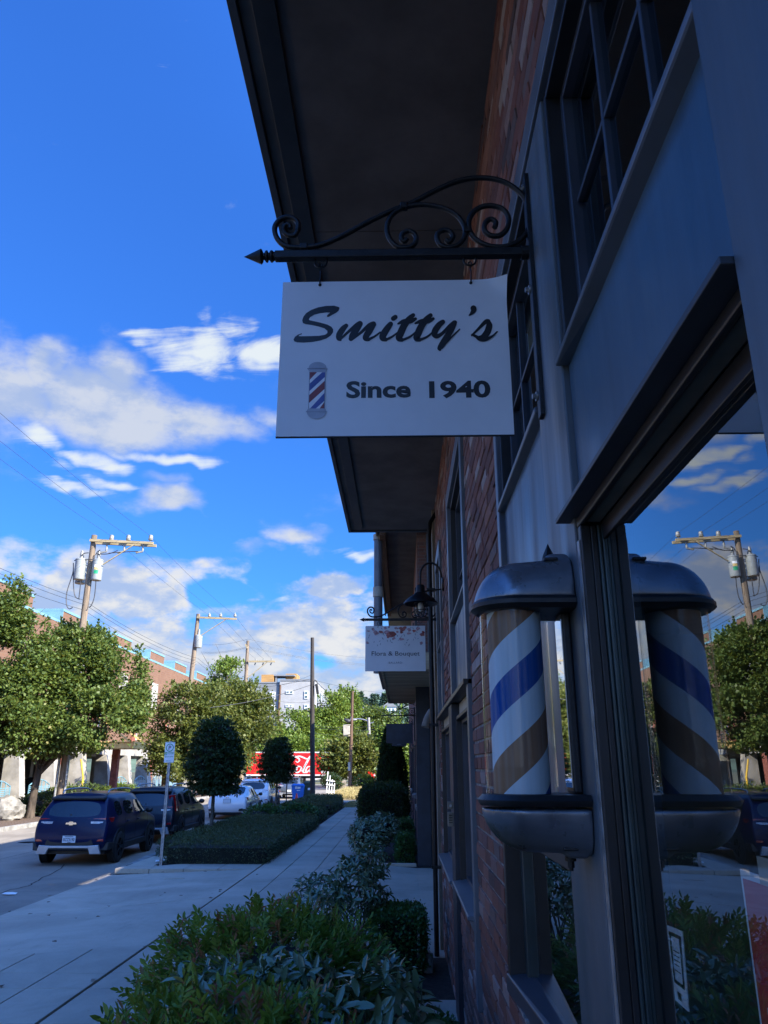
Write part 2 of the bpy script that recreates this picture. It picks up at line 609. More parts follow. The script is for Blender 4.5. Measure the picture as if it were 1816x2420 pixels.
M['steel'] = mat('galvanised_steel', (0.42, 0.43, 0.44), 0.45, 0.7, 0.2, 14, 0.08, 80)
M['signwhite'] = mat('white_sign_board', (0.78, 0.79, 0.80), 0.35, 0, 0.03, 3.0)
M['ink'] = mat('black_vinyl_lettering', (0.012, 0.012, 0.014), 0.35, 0, 0.1, 5.0)
M['ink2'] = mat('navy_lettering', (0.02, 0.035, 0.07), 0.4, 0, 0.1, 5.0)
M['porcelain'] = mat('worn_grey_porcelain', (0.22, 0.235, 0.26), 0.30, 0.6, 0.16, 7.0, 0.04, 30, rvar=0.06)
M['rubber'] = mat('black_gasket', (0.015, 0.015, 0.016), 0.45, 0, 0.2, 20, 0.2, 80)
# ground
M['road'] = None
def stained(name, base, fine, spots):
    m = D.materials.new(name)
    m.use_nodes = True
    t = NT(m.node_tree)
    p = t.n['Principled BSDF']
    geo = t.node('ShaderNodeNewGeometry')
    oi = t.node('ShaderNodeObjectInfo')
    P_ = geo.outputs['Position']
    c = t.mix(t.smooth(t.noise(P_, 0.55, 6.0, 0.65, 0.4), 0.32, 0.68), tuple(k * 0.74 for k in base), tuple(k * 1.10 for k in base))
    c = t.mix(t.smooth(t.noise(t.vmath('MULTIPLY', P_, (2.2, 0.5, 1)), 1.4, 5.0, 0.7), 0.50, 0.78, 0.0, 0.45), c, tuple(k * 0.52 for k in base))
    c = t.mix(t.smooth(t.noise(P_, fine, 3.0, 0.8), 0.25, 0.75, 0.30, 0.0), c, tuple(k * 0.45 for k in base))
    v = t.node('ShaderNodeTexVoronoi')
    t.l.new(P_, v.inputs['Vector'])
    v.inputs['Scale'].default_value = 2.6
    c = t.mix(t.smooth(v.outputs['Distance'], 0.035, 0.05, spots, 0.0), c, tuple(k * 0.30 for k in base))
    c = t.mix(t.math('MULTIPLY', oi.outputs['Random'], 0.22), c, tuple(k * 0.62 for k in base))
    t.l.new(c, p.inputs['Base Color'])
    p.inputs['Roughness'].default_value = 0.88
    b = t.node('ShaderNodeBump')
    b.inputs['Strength'].default_value = 0.35
    b.inputs['Distance'].default_value = 0.01
    t.l.new(t.noise(P_, fine * 1.4, 6.0, 0.7), b.inputs['Height'])
    t.l.new(b.outputs[0], p.inputs['Normal'])
    return m


M['concrete'] = stained('sidewalk_concrete', (0.54, 0.465, 0.36), 70.0, 0.7)
M['road'] = stained('old_pale_asphalt', (0.30, 0.262, 0.21), 110.0, 0.4)
M['kerb'] = mat('kerb_concrete', (0.29, 0.28, 0.26), 0.85, 0, 0.2, 3, 0.3, 80)
M['joint'] = mat('joint_dirt', (0.035, 0.033, 0.03), 0.95, 0, 0.3, 20, 0.4, 120)
M['soil'] = mat('dark_soil', (0.030, 0.022, 0.017), 0.95, 0, 0.35, 18, 0.9, 60)
M['mulch'] = mat('bark_mulch', (0.15, 0.10, 0.07), 0.95, 0, 0.35, 16, 0.9, 50)
M['earth'] = mat('distant_earth', (0.12, 0.12, 0.06), 0.95, 0, 0.3, 0.1)
M['drygrass'] = mat('dry_grass_thatch', (0.42, 0.33, 0.16), 0.95, 0, 0.2, 2.0, 0.7, 60)
M['rock'] = mat('pale_boulder', (0.26, 0.245, 0.22), 0.85, 0, 0.25, 4.0, 0.9, 10)
M['bark'] = mat('grey_brown_bark', (0.085, 0.065, 0.050), 0.95, 0, 0.3, 9, 0.9, 40, stretch=(1, 1, 0.25))
M['palebark'] = mat('young_tree_bark', (0.13, 0.12, 0.10), 0.9, 0, 0.25, 9, 0.4, 40)
M['pole'] = mat('weathered_pole_wood', (0.24, 0.18, 0.125), 0.9, 0, 0.25, 5, 0.4, 60, stretch=(3, 3, 0.15))
M['darkpole'] = mat('dark_creosote_pole', (0.045, 0.036, 0.030), 0.8, 0, 0.25, 5, 0.4, 60, stretch=(3, 3, 0.15))
M['brownpole'] = mat('brown_pole_wood', (0.14, 0.08, 0.05), 0.9, 0, 0.25, 5, 0.3, 60, stretch=(3, 3, 0.15))
M['timber'] = mat('crossarm_timber', (0.38, 0.30, 0.17), 0.85, 0, 0.2, 8, 0.2, 60, stretch=(0.2, 2, 2))
M['wire'] = mat('cable', (0.04, 0.04, 0.045), 0.6, 0, 0.1)
M['can'] = mat('pale_grey_enamel', (0.28, 0.30, 0.295), 0.4, 0, 0.08, 5)
M['insul'] = mat('grey_insulator', (0.26, 0.26, 0.24), 0.35, 0, 0.1, 6)
M['yellow'] = mat('yellow_paint', (0.62, 0.45, 0.16), 0.55, 0, 0.1, 3)
M['bollard'] = mat('bright_yellow_paint', (0.72, 0.45, 0.03), 0.5, 0, 0.1, 3)
M['palecon'] = mat('pale_concrete_pier', (0.36, 0.335, 0.295), 0.85, 0, 0.15, 1.5, 0.2, 30)
M['lightblue'] = mat('light_blue_metal', (0.16, 0.31, 0.37), 0.45, 0, 0.1, 3)
M['garage'] = mat('garage_dark', (0.05, 0.045, 0.04), 0.9, 0, 0.2, 1)
M['white'] = mat('white_paint', (0.78, 0.78, 0.76), 0.5, 0, 0.06, 3)
M['aptwhite'] = mat('white_apartment_cladding', (0.34, 0.335, 0.33), 0.7, 0, 0.06, 0.8)
M['aptgrey'] = mat('grey_apartment_cladding', (0.19, 0.20, 0.215), 0.7, 0, 0.06, 0.8)
M['aptwood'] = mat('cedar_cladding', (0.40, 0.22, 0.07), 0.7, 0, 0.15, 1.5, stretch=(0.2, 1, 4))
M['aptglass'] = mat('apartment_window_pane', (0.10, 0.17, 0.19), 0.08, 0, 0.2, 0.7)
M['red'] = mat('truck_red', (0.62, 0.012, 0.014), 0.32, 0, 0.05, 1.0, coat=0.4)
M['truckwhite'] = mat('truck_white', (0.58, 0.58, 0.57), 0.4, 0, 0.05, 1.0)
M['chromemirror'] = mat('mirror_strip', (0.85, 0.86, 0.86), 0.02, 1.0, 0.01)
M['chrome'] = mat('chrome', (0.75, 0.75, 0.75), 0.15, 1.0, 0.02)
M['binblue'] = mat('blue_bin_plastic', (0.02, 0.16, 0.55), 0.45, 0, 0.06, 3)
M['bingreen'] = mat('dark_green_bin_plastic', (0.03, 0.05, 0.025), 0.5, 0, 0.1, 3)
M['green'] = mat('sign_green', (0.02, 0.30, 0.13), 0.4, 0, 0.05)
# cars
M['navy'] = mat('navy_car_paint', (0.004, 0.009, 0.045), 0.28, 0.0, 0.03, 1.0, coat=0.16, spec=0.2)
M['blackblue'] = mat('dark_grey_blue_car_paint', (0.008, 0.014, 0.028), 0.30, 0.0, 0.03, 1.0, coat=0.25, spec=0.25)
M['carwhite'] = mat('white_car_paint', (0.74, 0.75, 0.77), 0.25, 0, 0.02, 1.0, coat=1.0)
M['cargrey'] = mat('grey_car_paint', (0.10, 0.12, 0.155), 0.25, 0.4, 0.03, 1.0, coat=1.0)
M['carglass'] = mat('tinted_car_glass', (0.012, 0.016, 0.020), 0.03, 0, 0.05, 1.0, spec=0.9)
M['plastic'] = mat('black_car_plastic', (0.014, 0.014, 0.015), 0.5, 0, 0.1, 6)
M['silver'] = mat('silver_car_trim', (0.42, 0.43, 0.45), 0.38, 0.5, 0.05)
M['tyre'] = mat('tyre_rubber', (0.014, 0.014, 0.014), 0.8, 0, 0.15, 8)
M['rim'] = mat('alloy_rim', (0.16, 0.16, 0.165), 0.3, 0.9, 0.1)
M['rimblack'] = mat('black_rim', (0.02, 0.02, 0.021), 0.3, 0.5, 0.1)
M['lampred'] = mat('red_lamp_lens', (0.34, 0.008, 0.010), 0.12, 0, 0.15, 14, coat=1.0)
M['lampclear'] = mat('clear_lamp_lens', (0.55, 0.52, 0.52), 0.12, 0, 0.15, 20, coat=1.0)
M['plate'] = mat('number_plate', (0.62, 0.66, 0.70), 0.45, 0, 0.05)
# leaves
M['lf_tree'] = leaf_mat('street_tree_leaf', [(0.0, (0.038, 0.070, 0.017)), (0.45, (0.095, 0.145, 0.030)), (0.8, (0.16, 0.20, 0.042)), (1.0, (0.24, 0.20, 0.055))])
M['lf_olive'] = leaf_mat('olive_tree_leaf', [(0.0, (0.045, 0.068, 0.017)), (0.5, (0.115, 0.140, 0.030)), (1.0, (0.22, 0.20, 0.055))])
M['lf_bright'] = leaf_mat('bright_tree_leaf', [(0.0, (0.060, 0.105, 0.016)), (0.5, (0.130, 0.200, 0.030)), (1.0, (0.23, 0.29, 0.048))])
M['lf_ball'] = leaf_mat('clipped_tree_leaf', [(0.0, (0.014, 0.034, 0.014)), (0.5, (0.030, 0.062, 0.022)), (1.0, (0.060, 0.100, 0.036))])
M['lf_hedge'] = leaf_mat('hedge_leaf', [(0.0, (0.035, 0.055, 0.024)), (0.5, (0.080, 0.110, 0.046)), (1.0, (0.15, 0.17, 0.078))], trans=0.2)
M['lf_box'] = leaf_mat('boxwood_leaf', [(0.0, (0.020, 0.065, 0.016)), (0.5, (0.045, 0.135, 0.030)), (1.0, (0.10, 0.21, 0.052))], 0.38, 0.25, 0.5)
M['lf_rhodo'] = leaf_mat('rhododendron_leaf', [(0.0, (0.055, 0.105, 0.050)), (0.5, (0.115, 0.185, 0.095)), (1.0, (0.24, 0.33, 0.21))], 0.24, 0.12, 0.8)
M['lf_nandina'] = leaf_mat('nandina_leaf', [(0.0, (0.065, 0.135, 0.020)), (0.45, (0.15, 0.26, 0.034)), (0.72, (0.28, 0.37, 0.060)), (0.80, (0.36, 0.18, 0.085)), (1.0, (0.40, 0.12, 0.085))], 0.45, 0.4, 0.4)
M['lf_conifer'] = leaf_mat('conifer_spray', [(0.0, (0.014, 0.036, 0.012)), (0.5, (0.028, 0.058, 0.020)), (1.0, (0.050, 0.085, 0.030))], 0.6, 0.15, 0.2)
M['lf_fir'] = leaf_mat('hazed_fir_needles', [(0.0, (0.055, 0.105, 0.085)), (1.0, (0.115, 0.180, 0.130))], 0.8, 0.1, 0.1)  # fir green, with distance haze put into the colour as a bluer tint
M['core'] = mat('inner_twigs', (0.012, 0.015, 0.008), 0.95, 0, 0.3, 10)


# ------------------------------------------------------------------ foliage
def leaf_arrays(pos, axis, nrm, L, W, fold=0.18, oval=True):
    """vertex and face arrays for folded leaves"""
    n = len(pos)
    ax = axis / (np.linalg.norm(axis, axis=1, keepdims=True) + 1e-9)
    side = np.cross(nrm, ax)
    side /= (np.linalg.norm(side, axis=1, keepdims=True) + 1e-9)
    up = np.cross(ax, side)
    L = L[:, None]
    W = W[:, None]
    b = pos
    t = pos + ax * L - up * L * 0.06
    if oval:
        f = up * W * fold
        r1 = pos + ax * L * 0.30 + side * W * 0.46 + f
        r2 = pos + ax * L * 0.70 + side * W * 0.40 + f
        l1 = pos + ax * L * 0.30 - side * W * 0.46 + f
        l2 = pos + ax * L * 0.70 - side * W * 0.40 + f
        V = np.stack([b, r1, r2, t, l2, l1], 1).reshape(-1, 3)
        base = (np.arange(n) * 6)[:, None]
        F = np.concatenate([base + np.array([[0, 1, 2, 3]]), base + np.array([[0, 3, 4, 5]])], 1).reshape(-1, 4)
        return V, F, 2
    f = up * W * fold
    r = pos + ax * L * 0.45 + side * W * 0.5 + f
    l = pos + ax * L * 0.45 - side * W * 0.5 + f
    V = np.stack([b, r, t, l], 1).reshape(-1, 3)
    F = (np.arange(n) * 4)[:, None] + np.array([[0, 1, 2, 3]])
    return V, F, 1


def leaf_mesh(name, pos, axis, nrm, L, W, tone, mt, org=None, fold=0.18, oval=False):
    V, F, per = leaf_arrays(pos, axis, nrm, L, W, fold, oval)
    if org is not None:
        V = V - np.array(org)[None, :]
    me = D.meshes.new(name)
    nf = len(F)
    me.vertices.add(len(V))
    me.vertices.foreach_set('co', V.astype(np.float32).ravel())
    me.loops.add(nf * 4)
    me.loops.foreach_set('vertex_index', F.astype(np.int32).ravel())
    me.polygons.add(nf)
    me.polygons.foreach_set('loop_start', (np.arange(nf) * 4).astype(np.int32))
    me.polygons.foreach_set('loop_total', np.full(nf, 4, dtype=np.int32))
    me.update(calc_edges=True)
    at_ = me.attributes.new('tone', 'FLOAT', 'FACE')
    at_.data.foreach_set('value', np.repeat(tone, per).astype(np.float32))
    me.materials.append(mt)
    return me


def unit(a):
    return a / (np.linalg.norm(a, axis=1, keepdims=True) + 1e-9)


def foliage(name, parent, mt, pos, out, L, W, tone, up=0.5, jit=0.7, oval=False, fold=0.2, kind=None, droop=0.0):
    """leaves at pos that grow along out with some scatter"""
    n = len(pos)
    axis = unit(out + npr.normal(0, jit, (n, 3)) + np.array([0, 0, up * 0.4 - droop]))
    nrm = unit(npr.normal(0, 0.55, (n, 3)) + np.array([0, 0, 1.0]) + out * 0.4)
    s = npr.uniform(0.7, 1.3, n)
    me = leaf_mesh(name, pos, axis, nrm, np.full(n, L) * s, np.full(n, W) * s, np.clip(tone, 0, 1), mt, ORG.get(parent.name), fold, oval)
    return link(name, me, parent, kind=kind)


def sph(n):
    return unit(npr.normal(0, 1, (n, 3)))


def lobe_cloud(lobes, n_clump, per, spread, shell=0.55, flat=0.55, cut=0.0, cs=0.35):
    """clumps of leaf points in a set of ellipsoids (cx, cy, cz, rx, ry, rz); returns pos, outward, tone"""
    vol = np.array([l[3] * l[4] * l[5] for l in lobes]) ** 0.7
    pick = npr.choice(len(lobes), n_clump, p=vol / vol.sum())
    lob = np.array(lobes)[pick]
    d = sph(n_clump)
    r = npr.uniform(shell ** 3, 1, n_clump) ** (1 / 3)
    c = lob[:, :3] + d * lob[:, 3:6] * r[:, None]
    if cut > 0:
        keep = np.array([noise.noise(Vector(p) * cs) for p in c]) > (cut - 0.5)
        c, d = c[keep], d[keep]
    k = len(c)
    ct = npr.uniform(-0.22, 0.22, k)
    off = npr.normal(0, spread, (k, per, 3))
    off[:, :, 2] *= flat
    pos = (c[:, None, :] + off).reshape(-1, 3)
    out = np.repeat(d, per, 0)
    tone = np.repeat(ct, per) + npr.normal(0.45, 0.16, k * per)
    return pos, out, tone


def limb_tree(base, height, r0, tips, mt, parent, name='trunk', n=9, lean=(0, 0)):
    """a trunk with limbs that reach the tips: one mesh"""
    mb = MB()
    bx, by, bz = base
    fork = Vector((bx + lean[0], by + lean[1], bz + height))
    mid = Vector((bx + lean[0] * 0.35, by + lean[1] * 0.35, bz + height * 0.5))
    mb.tube(spline([(bx, by, bz - 0.05), mid, fork], 4), [r0 * 1.35, r0 * 1.1, r0, r0 * 0.97, r0 * 0.95, r0 * 0.92, r0 * 0.9, r0 * 0.87, r0 * 0.85], n)
    for tp in tips:
        tp = Vector(tp)
        m1 = fork.lerp(tp, 0.45) + Vector((rnd.uniform(-0.2, 0.2), rnd.uniform(-0.2, 0.2), 0.08 * (tp - fork).length))
        pts = spline([fork - Vector((0, 0, height * 0.12)), m1, tp], 4)
        rr = r0 * rnd.uniform(0.42, 0.6)
        mb.tube(pts, [rr * (1 - 0.88 * i / (len(pts) - 1)) for i in range(len(pts))], 6)
        for _ in range(3):
            i = rnd.randint(3, len(pts) - 2)
            dd = (tp - fork).normalized() + Vector((rnd.uniform(-0.8, 0.8), rnd.uniform(-0.8, 0.8), rnd.uniform(-0.1, 0.7)))
            e = pts[i] + dd.normalized() * (tp - fork).length * rnd.uniform(0.25, 0.5)
            mb.tube([pts[i], pts[i].lerp(e, 0.5) + Vector((0, 0, 0.05)), e], [rr * 0.4, rr * 0.25, rr * 0.08], 5)
    return mb.build(name, mt, parent, smooth=60)


def box_surface(n, x0, x1, y0, y1, z0, z1, faces='xXyYZ', rough=0.02, rad=0.0):
    """points on a clipped box, with outward normals"""
    A = {'x': (y1 - y0) * (z1 - z0), 'X': (y1 - y0) * (z1 - z0), 'y': (x1 - x0) * (z1 - z0), 'Y': (x1 - x0) * (z1 - z0), 'Z': (x1 - x0) * (y1 - y0)}
    fs = list(faces)
    a = np.array([A[f] for f in fs])
    pick = npr.choice(len(fs), n, p=a / a.sum())
    u, v = npr.uniform(0, 1, n), npr.uniform(0, 1, n)
    P, N = np.zeros((n, 3)), np.zeros((n, 3))
    for i, f in enumerate(fs):
        s = pick == i
        if f in 'xX':
            P[s] = np.stack([np.full(s.sum(), x0 if f == 'x' else x1), y0 + u[s] * (y1 - y0), z0 + v[s] * (z1 - z0)], 1)
            N[s] = (-1 if f == 'x' else 1, 0, 0)
        elif f in 'yY':
            P[s] = np.stack([x0 + u[s] * (x1 - x0), np.full(s.sum(), y0 if f == 'y' else y1), z0 + v[s] * (z1 - z0)], 1)
            N[s] = (0, -1 if f == 'y' else 1, 0)
        else:
            P[s] = np.stack([x0 + u[s] * (x1 - x0), y0 + v[s] * (y1 - y0), np.full(s.sum(), z1)], 1)
            N[s] = (0, 0, 1)
    if rad:
        c = np.clip(P, [x0 + rad, y0 + rad, z0], [x1 - rad, y1 - rad, z1 - rad])
        d = P - c
        ln = np.linalg.norm(d, axis=1, keepdims=True)
        P = c + d / (ln + 1e-9) * np.minimum(ln, rad)
        N = unit(N * 0.3 + d / (ln + 1e-9))
    P += N * npr.normal(0, rough, (n, 1)) + npr.normal(0, rough * 0.6, (n, 3))
    return P, N


# ================================================================== the ground
mb = MB()
mb.lathe([(0.001, 0), (40, 0), (160, 0), (700, 0), (4000, 0)], (0, 40, -0.34), n=48, cap=False)
mb.build('ground', M['earth'], kind='structure')
mb = MB()
mb.sheet([(-14.4, -80, -0.13), (-6.30, -80, -0.13), (-6.30, 51.9, -0.13), (3.0, 51.9, -0.13), (3.0, 57.4, -0.13), (-5.2, 57.4, -0.13), (-5.9, 58.4, -0.13), (-5.9, 82.5, -0.13),
          (-5.0, 84.0, -0.13), (60, 84, -0.13), (60, 108, -0.13), (-90, 108, -0.13), (-90, 93, -0.13), (-16.5, 93, -0.13), (-14.4, 91, -0.13)])
mb.build('road', M['road'], kind='structure')
# cracks in the asphalt near the driveway and a round utility cover beyond
def flat_line(mb, pts, wd, z):
    for a, b in zip(pts, pts[1:]):
        a, b = Vector(a), Vector(b)
        d = (b - a).normalized()
        s_ = Vector((-d.y, d.x)) * wd / 2
        mb.add([(a.x - s_.x, a.y - s_.y, z), (b.x - s_.x, b.y - s_.y, z), (b.x + s_.x, b.y + s_.y, z), (a.x + s_.x, a.y + s_.y, z)], [(0, 1, 2, 3)])
mb = MB()
pts = [(-9.6, 12.9), (-8.7, 13.8), (-7.75, 14.6), (-7.42, 15.2), (-7.48, 15.9), (-7.36, 16.5), (-7.5, 17.1), (-7.62, 17.8), (-7.8, 18.8), (-8.2, 20.4)]
jag = []
for a, b in zip(pts, pts[1:]):
    for k in range(4):
        t = k / 4
        jag.append((a[0] + (b[0] - a[0]) * t + rnd.uniform(-0.035, 0.035), a[1] + (b[1] - a[1]) * t + rnd.uniform(-0.05, 0.05)))
flat_line(mb, jag, 0.028, -0.126)
flat_line(mb, [(-10.6, 14.0), (-10.2, 21), (-10.3, 30), (-10.1, 44)], 0.02, -0.1262)
mb.build('asphalt_crack', M['joint'], kind='structure')
mb = MB()
mb.lathe([(0.001, 0.0), (0.30, 0.0), (0.31, 0.004), (0.36, 0.004), (0.37, 0.0)], (-11.6, 25.6, -0.128), n=28)
mb.build('manhole_cover', M['kerb'], smooth=True, label='round utility cover set in the sunlit road left of the navy car', cat='manhole cover')

mb = MB()
mb.box(-6.32, -3.05, 18.5, 52, -0.32, -0.045)
mb.box(-0.58, 0.62, -6, 52, -0.32, -0.125)
mb.box(-1.90, 0.62, -6, 10.3, -0.32, -0.045)
mb.box(-0.58, 0.62, 18.95, 52, -0.32, -0.045)
mb.build('planting_ground', M['soil'], kind='structure')
sw = thing('sidewalk', None, None, kind='structure')
mb = MB()
mb.box(-3.19, -0.54, -5, 51.6, -0.2, -0.04)
mb.build('joint_bed', M['joint'], sw)


def slab(poly, ztop, z0=-0.05, par=sw):
    me_ = MB()
    me_.prism([(p[0], p[1], z0) for p in poly], (0, 0, ztop - z0))
    return me_.build('slab', M['concrete'], par, bevel=0.006)


g = 0.007
YS = [-3, -1, 1.2, 3.4, 5.6, 7.6, 8.72, 9.33, 11.0, 14.55, 18.1, 19.4, 22.2, 25.2, 28.4, 31.5, 34.6, 37.7, 40.8, 44, 47.4, 51.0]
XS = [-3.152, -2.53, -1.87, -0.55]
SK = {11.0: 0.20, 14.55: 0.20}          # joints that run slightly askew
for i in range(len(YS) - 1):
    y0, y1 = YS[i], YS[i + 1]
    for j in range(3):
        x0, x1 = XS[j], XS[j + 1]
        if j == 2 and y0 < 5.6:
            continue
        k0, k1 = SK.get(y0, 0), SK.get(y1, 0)
        dz = rnd.uniform(-0.003, 0.003)
        slab([(x0 + g, y0 + g + k0 * (x0 + 2.5), 0), (x1 - g, y0 + g + k0 * (x1 + 2.5), 0), (x1 - g, y1 - g + k1 * (x1 + 2.5), 0), (x0 + g, y1 - g + k1 * (x0 + 2.5), 0)], dz)
# driveway apron towards the road
ap = thing('driveway', None, None, kind='structure')
mb = MB()
mb.box(-6.34, -3.19, -5, 19.3, -0.2, -0.128)
mb.build('joint_bed', M['joint'], ap)
AX = [-6.33, -4.36, -3.77, -3.178]
for (y0, y1) in ((-3, 1.2), (1.2, 4.6), (4.6, 7.6), (7.6, 8.70), (8.70, 9.30), (9.30, 10.45)):
    for j in range(3):
        x0, x1 = AX[j], AX[j + 1]
        z0 = -0.11 if j == 0 else 0.0
        e0 = g + 0.0
        mb = MB()
        s0, s1 = (0, 0.42) if y1 == 10.45 else (0, 0)
        q = [(x0 + e0, y0 + g), (x1 - e0, y0 + g), (x1 - e0, y1 - g + s1 * (x1 + 3.8)), (x0 + e0, y1 - g + s1 * (x0 + 3.8))]
        zz = [z0, 0, 0, z0]
        mb.hexa([(p[0], p[1], -0.14) for p in q] + [(p[0], p[1], z_) for p, z_ in zip(q, zz)])
        mb.build('slab', M['concrete'], ap, bevel=0.005)
for q in ([(-6.33, 9.39), (-3.178, 10.71), (-3.178, 14.35), (-6.33, 13.05)], [(-6.33, 13.08), (-3.178, 14.38), (-3.178, 18.10), (-6.36, 18.05)]):
    mb = MB()
    zz = [-0.12, 0, 0, -0.12]
    mb.hexa([(p[0], p[1], -0.14) for p in q] + [(p[0], p[1], z_) for p, z_ in zip(q, zz)])
    mb.build('slab', M['concrete'], ap, bevel=0.005)
xs = [-6.25, -5.5, -4.75, -4.0, -3.178]
for a, b in zip(xs, xs[1:]):
    slab([(a + g, 18.12, 0), (b - g, 18.12, 0), (b - g, 19.35 if b > -5.5 else 18.75, 0), (a + g, 19.35 if a > -5.5 else 18.6, 0)], 0.0, -0.1, ap)
# garage ramp beside the building
for (y0, y1) in ((10.35, 14.45), (14.47, 18.9)):
    mb = MB()
    zt = [(-0.545, 0.0), (0.30, -0.06), (5.0, -0.08)]
    for (xa, za), (xb, zb) in zip(zt, zt[1:]):
        mb.hexa([(xa, y0, -0.3), (xb, y0, -0.3), (xb, y1, -0.3), (xa, y1, -0.3), (xa, y0, za), (xb, y0, zb), (xb, y1, zb), (xa, y1, za)])
    mb.build('slab', M['concrete'], ap)
# stoop slab by the dark pilaster
mb = MB()
mb.box(-0.62, 0.5, 6.75, 8.28, -0.1, 0.03)
mb.build('stoop_slab', M['concrete'], kind='structure', bevel=0.01)
mb = MB()
mb.box(-0.55, 0.3, 19.0, 19.12, -0.1, 0.02)
mb.box(-0.3, 0.4, 28.0, 29.4, -0.1, 0.14)
mb.build('path_edging', M['concrete'], kind='structure', bevel=0.01)
kb = thing('kerb', None, None, kind='structure')
y = 18.2
while y < 51.5:
    y1 = min(y + 2.4, 51.6)
    mb = MB()
    x_in = -6.2
    if y < 18.3:
        mb.hexa([(-6.42, y, -0.2), (-6.22, y, -0.2), (x_in, y1, -0.2), (-6.42, y1, -0.2), (-6.36, y, -0.10), (-6.22, y, -0.05), (x_in, y1, 0.0), (-6.40, y1, 0.0)])
    else:
        mb.hexa([(-6.42, y, -0.2), (x_in, y, -0.2), (x_in, y1, -0.2), (-6.42, y1, -0.2), (-6.40, y, 0), (x_in, y, 0.0), (x_in, y1, 0.0), (-6.40, y1, 0)])
    mb.build('kerbstone', M['kerb'], kb, bevel=0.012)
    y = y1 + 0.012
y = 18.0
while y < 90:
    y1 = y + 3.0
    mb = MB()
    mb.hexa([(-14.58, y, -0.2), (-14.38, y, -0.2), (-14.38, y1, -0.2), (-14.58, y1, -0.2), (-14.58, y, 0.02), (-14.40, y, 0.02), (-14.40, y1, 0.02), (-14.58, y1, 0.02)])
    mb.build('kerbstone', M['kerb'], kb, bevel=0.012)
    y = y1 + 0.015
# narrow paved strip between kerb and hedge
mb = MB()
mb.box(-6.19, -5.62, 18.75, 51.5, -0.06, -0.012)
mb.build('verge_strip', M['concrete'], kind='structure')
mb = MB()
mb.box(-21.6, -14.57, -80, 91, -0.3, 0.0)
mb.build('far_planting_strip', M['mulch'], kind='structure')
# rough dry grass beyond the hedge
mb = MB()
nx, ny = 14, 40
vs, fs = [], []
for j in range(ny + 1):
    for i in range(nx + 1):
        x = -5.75 + 5.6 * i / nx
        yy = 57.6 + 25.5 * j / ny
        edge = min(i, nx - i, j, ny - j) / 3.0
        vs.append((x, yy, -0.14 + min(1, edge) * 0.14 + 0.10 * noise.noise(Vector((x * 0.7, yy * 0.35, 3)))))
for j in range(ny):
    for i in range(nx):
        a = j * (nx + 1) + i
        fs.append((a, a + 1, a + nx + 2, a + nx + 1))
mb.add(vs, fs)
mb.build('dry_grass_verge', M['drygrass'], smooth=True, kind='structure')
n = 26000
p = np.stack([npr.uniform(-5.7, -0.2, n), 57.7 + 25.2 * npr.uniform(0, 1, n) ** 1.4, npr.uniform(-0.10, 0.02, n)], 1)
me = leaf_mesh('grass', p, unit(npr.normal(0, 0.5, (n, 3)) + np.array([0, 0, 1.1])), unit(npr.normal(0, 1, (n, 3))), npr.uniform(0.12, 0.34, n), npr.uniform(0.015, 0.03, n),
               npr.uniform(0, 1, n), leaf_mat('dry_grass_blade', [(0, (0.30, 0.24, 0.10)), (0.8, (0.50, 0.40, 0.20)), (1, (0.28, 0.28, 0.10))], 0.8, 0.2, 0.1))
link('grass', me, kind='stuff')
# thin grass along the far end of the sidewalk
n = 5000
p = np.stack([npr.uniform(-3.3, -2.6, n), npr.uniform(44.5, 51.5, n), np.full(n, -0.03)], 1)
me = leaf_mesh('grass', p, unit(npr.normal(0, 0.5, (n, 3)) + np.array([0, 0, 1.1])), unit(npr.normal(0, 1, (n, 3))), npr.uniform(0.05, 0.14, n), npr.uniform(0.01, 0.02, n),
               npr.uniform(0, 1, n), D.materials['dry_grass_blade'])
link('grass', me, kind='stuff')

# ================================================================== the brick shop building on the right
FX = 0.5
shop = thing('brick_shop_building', 'brick building along the sidewalk with slate blue panels, tall windows and a deep dark eave', 'building')
OPEN = [(-3.0, 3.70, -1.0, 4.42), (3.5, 4.20, 1.10, 2.62), (5.62, 7.58, 0.98, 4.75), (7.42, 7.92, -1.0, 2.70), (7.92, 10.30, 0.95, 2.70), (9.20, 10.40, 2.60, 4.80), (3.0, 3.70, -1, 5.0 - 0.58)]
Y_END = 10.78
Z_TOP = 5.70


def is_open(y, z, pad=0.0):
    return any(a - pad < y < b + pad and c - pad < z < d + pad for (a, b, c, d) in OPEN)


ycut = sorted({-3.0, Y_END} | {v for o in OPEN for v in o[:2]})
zcut = sorted({-0.3, Z_TOP} | {v for o in OPEN for v in o[2:] if -0.3 < v < Z_TOP})
mb = MB()
for a, b in zip(ycut, ycut[1:]):
    for c, d in zip(zcut, zcut[1:]):
        if not is_open((a + b) / 2, (c + d) / 2):
            mb.box(FX + 0.006, FX + 0.16, a, b, c, d)
mb.build('wall', M['mortar'], shop)
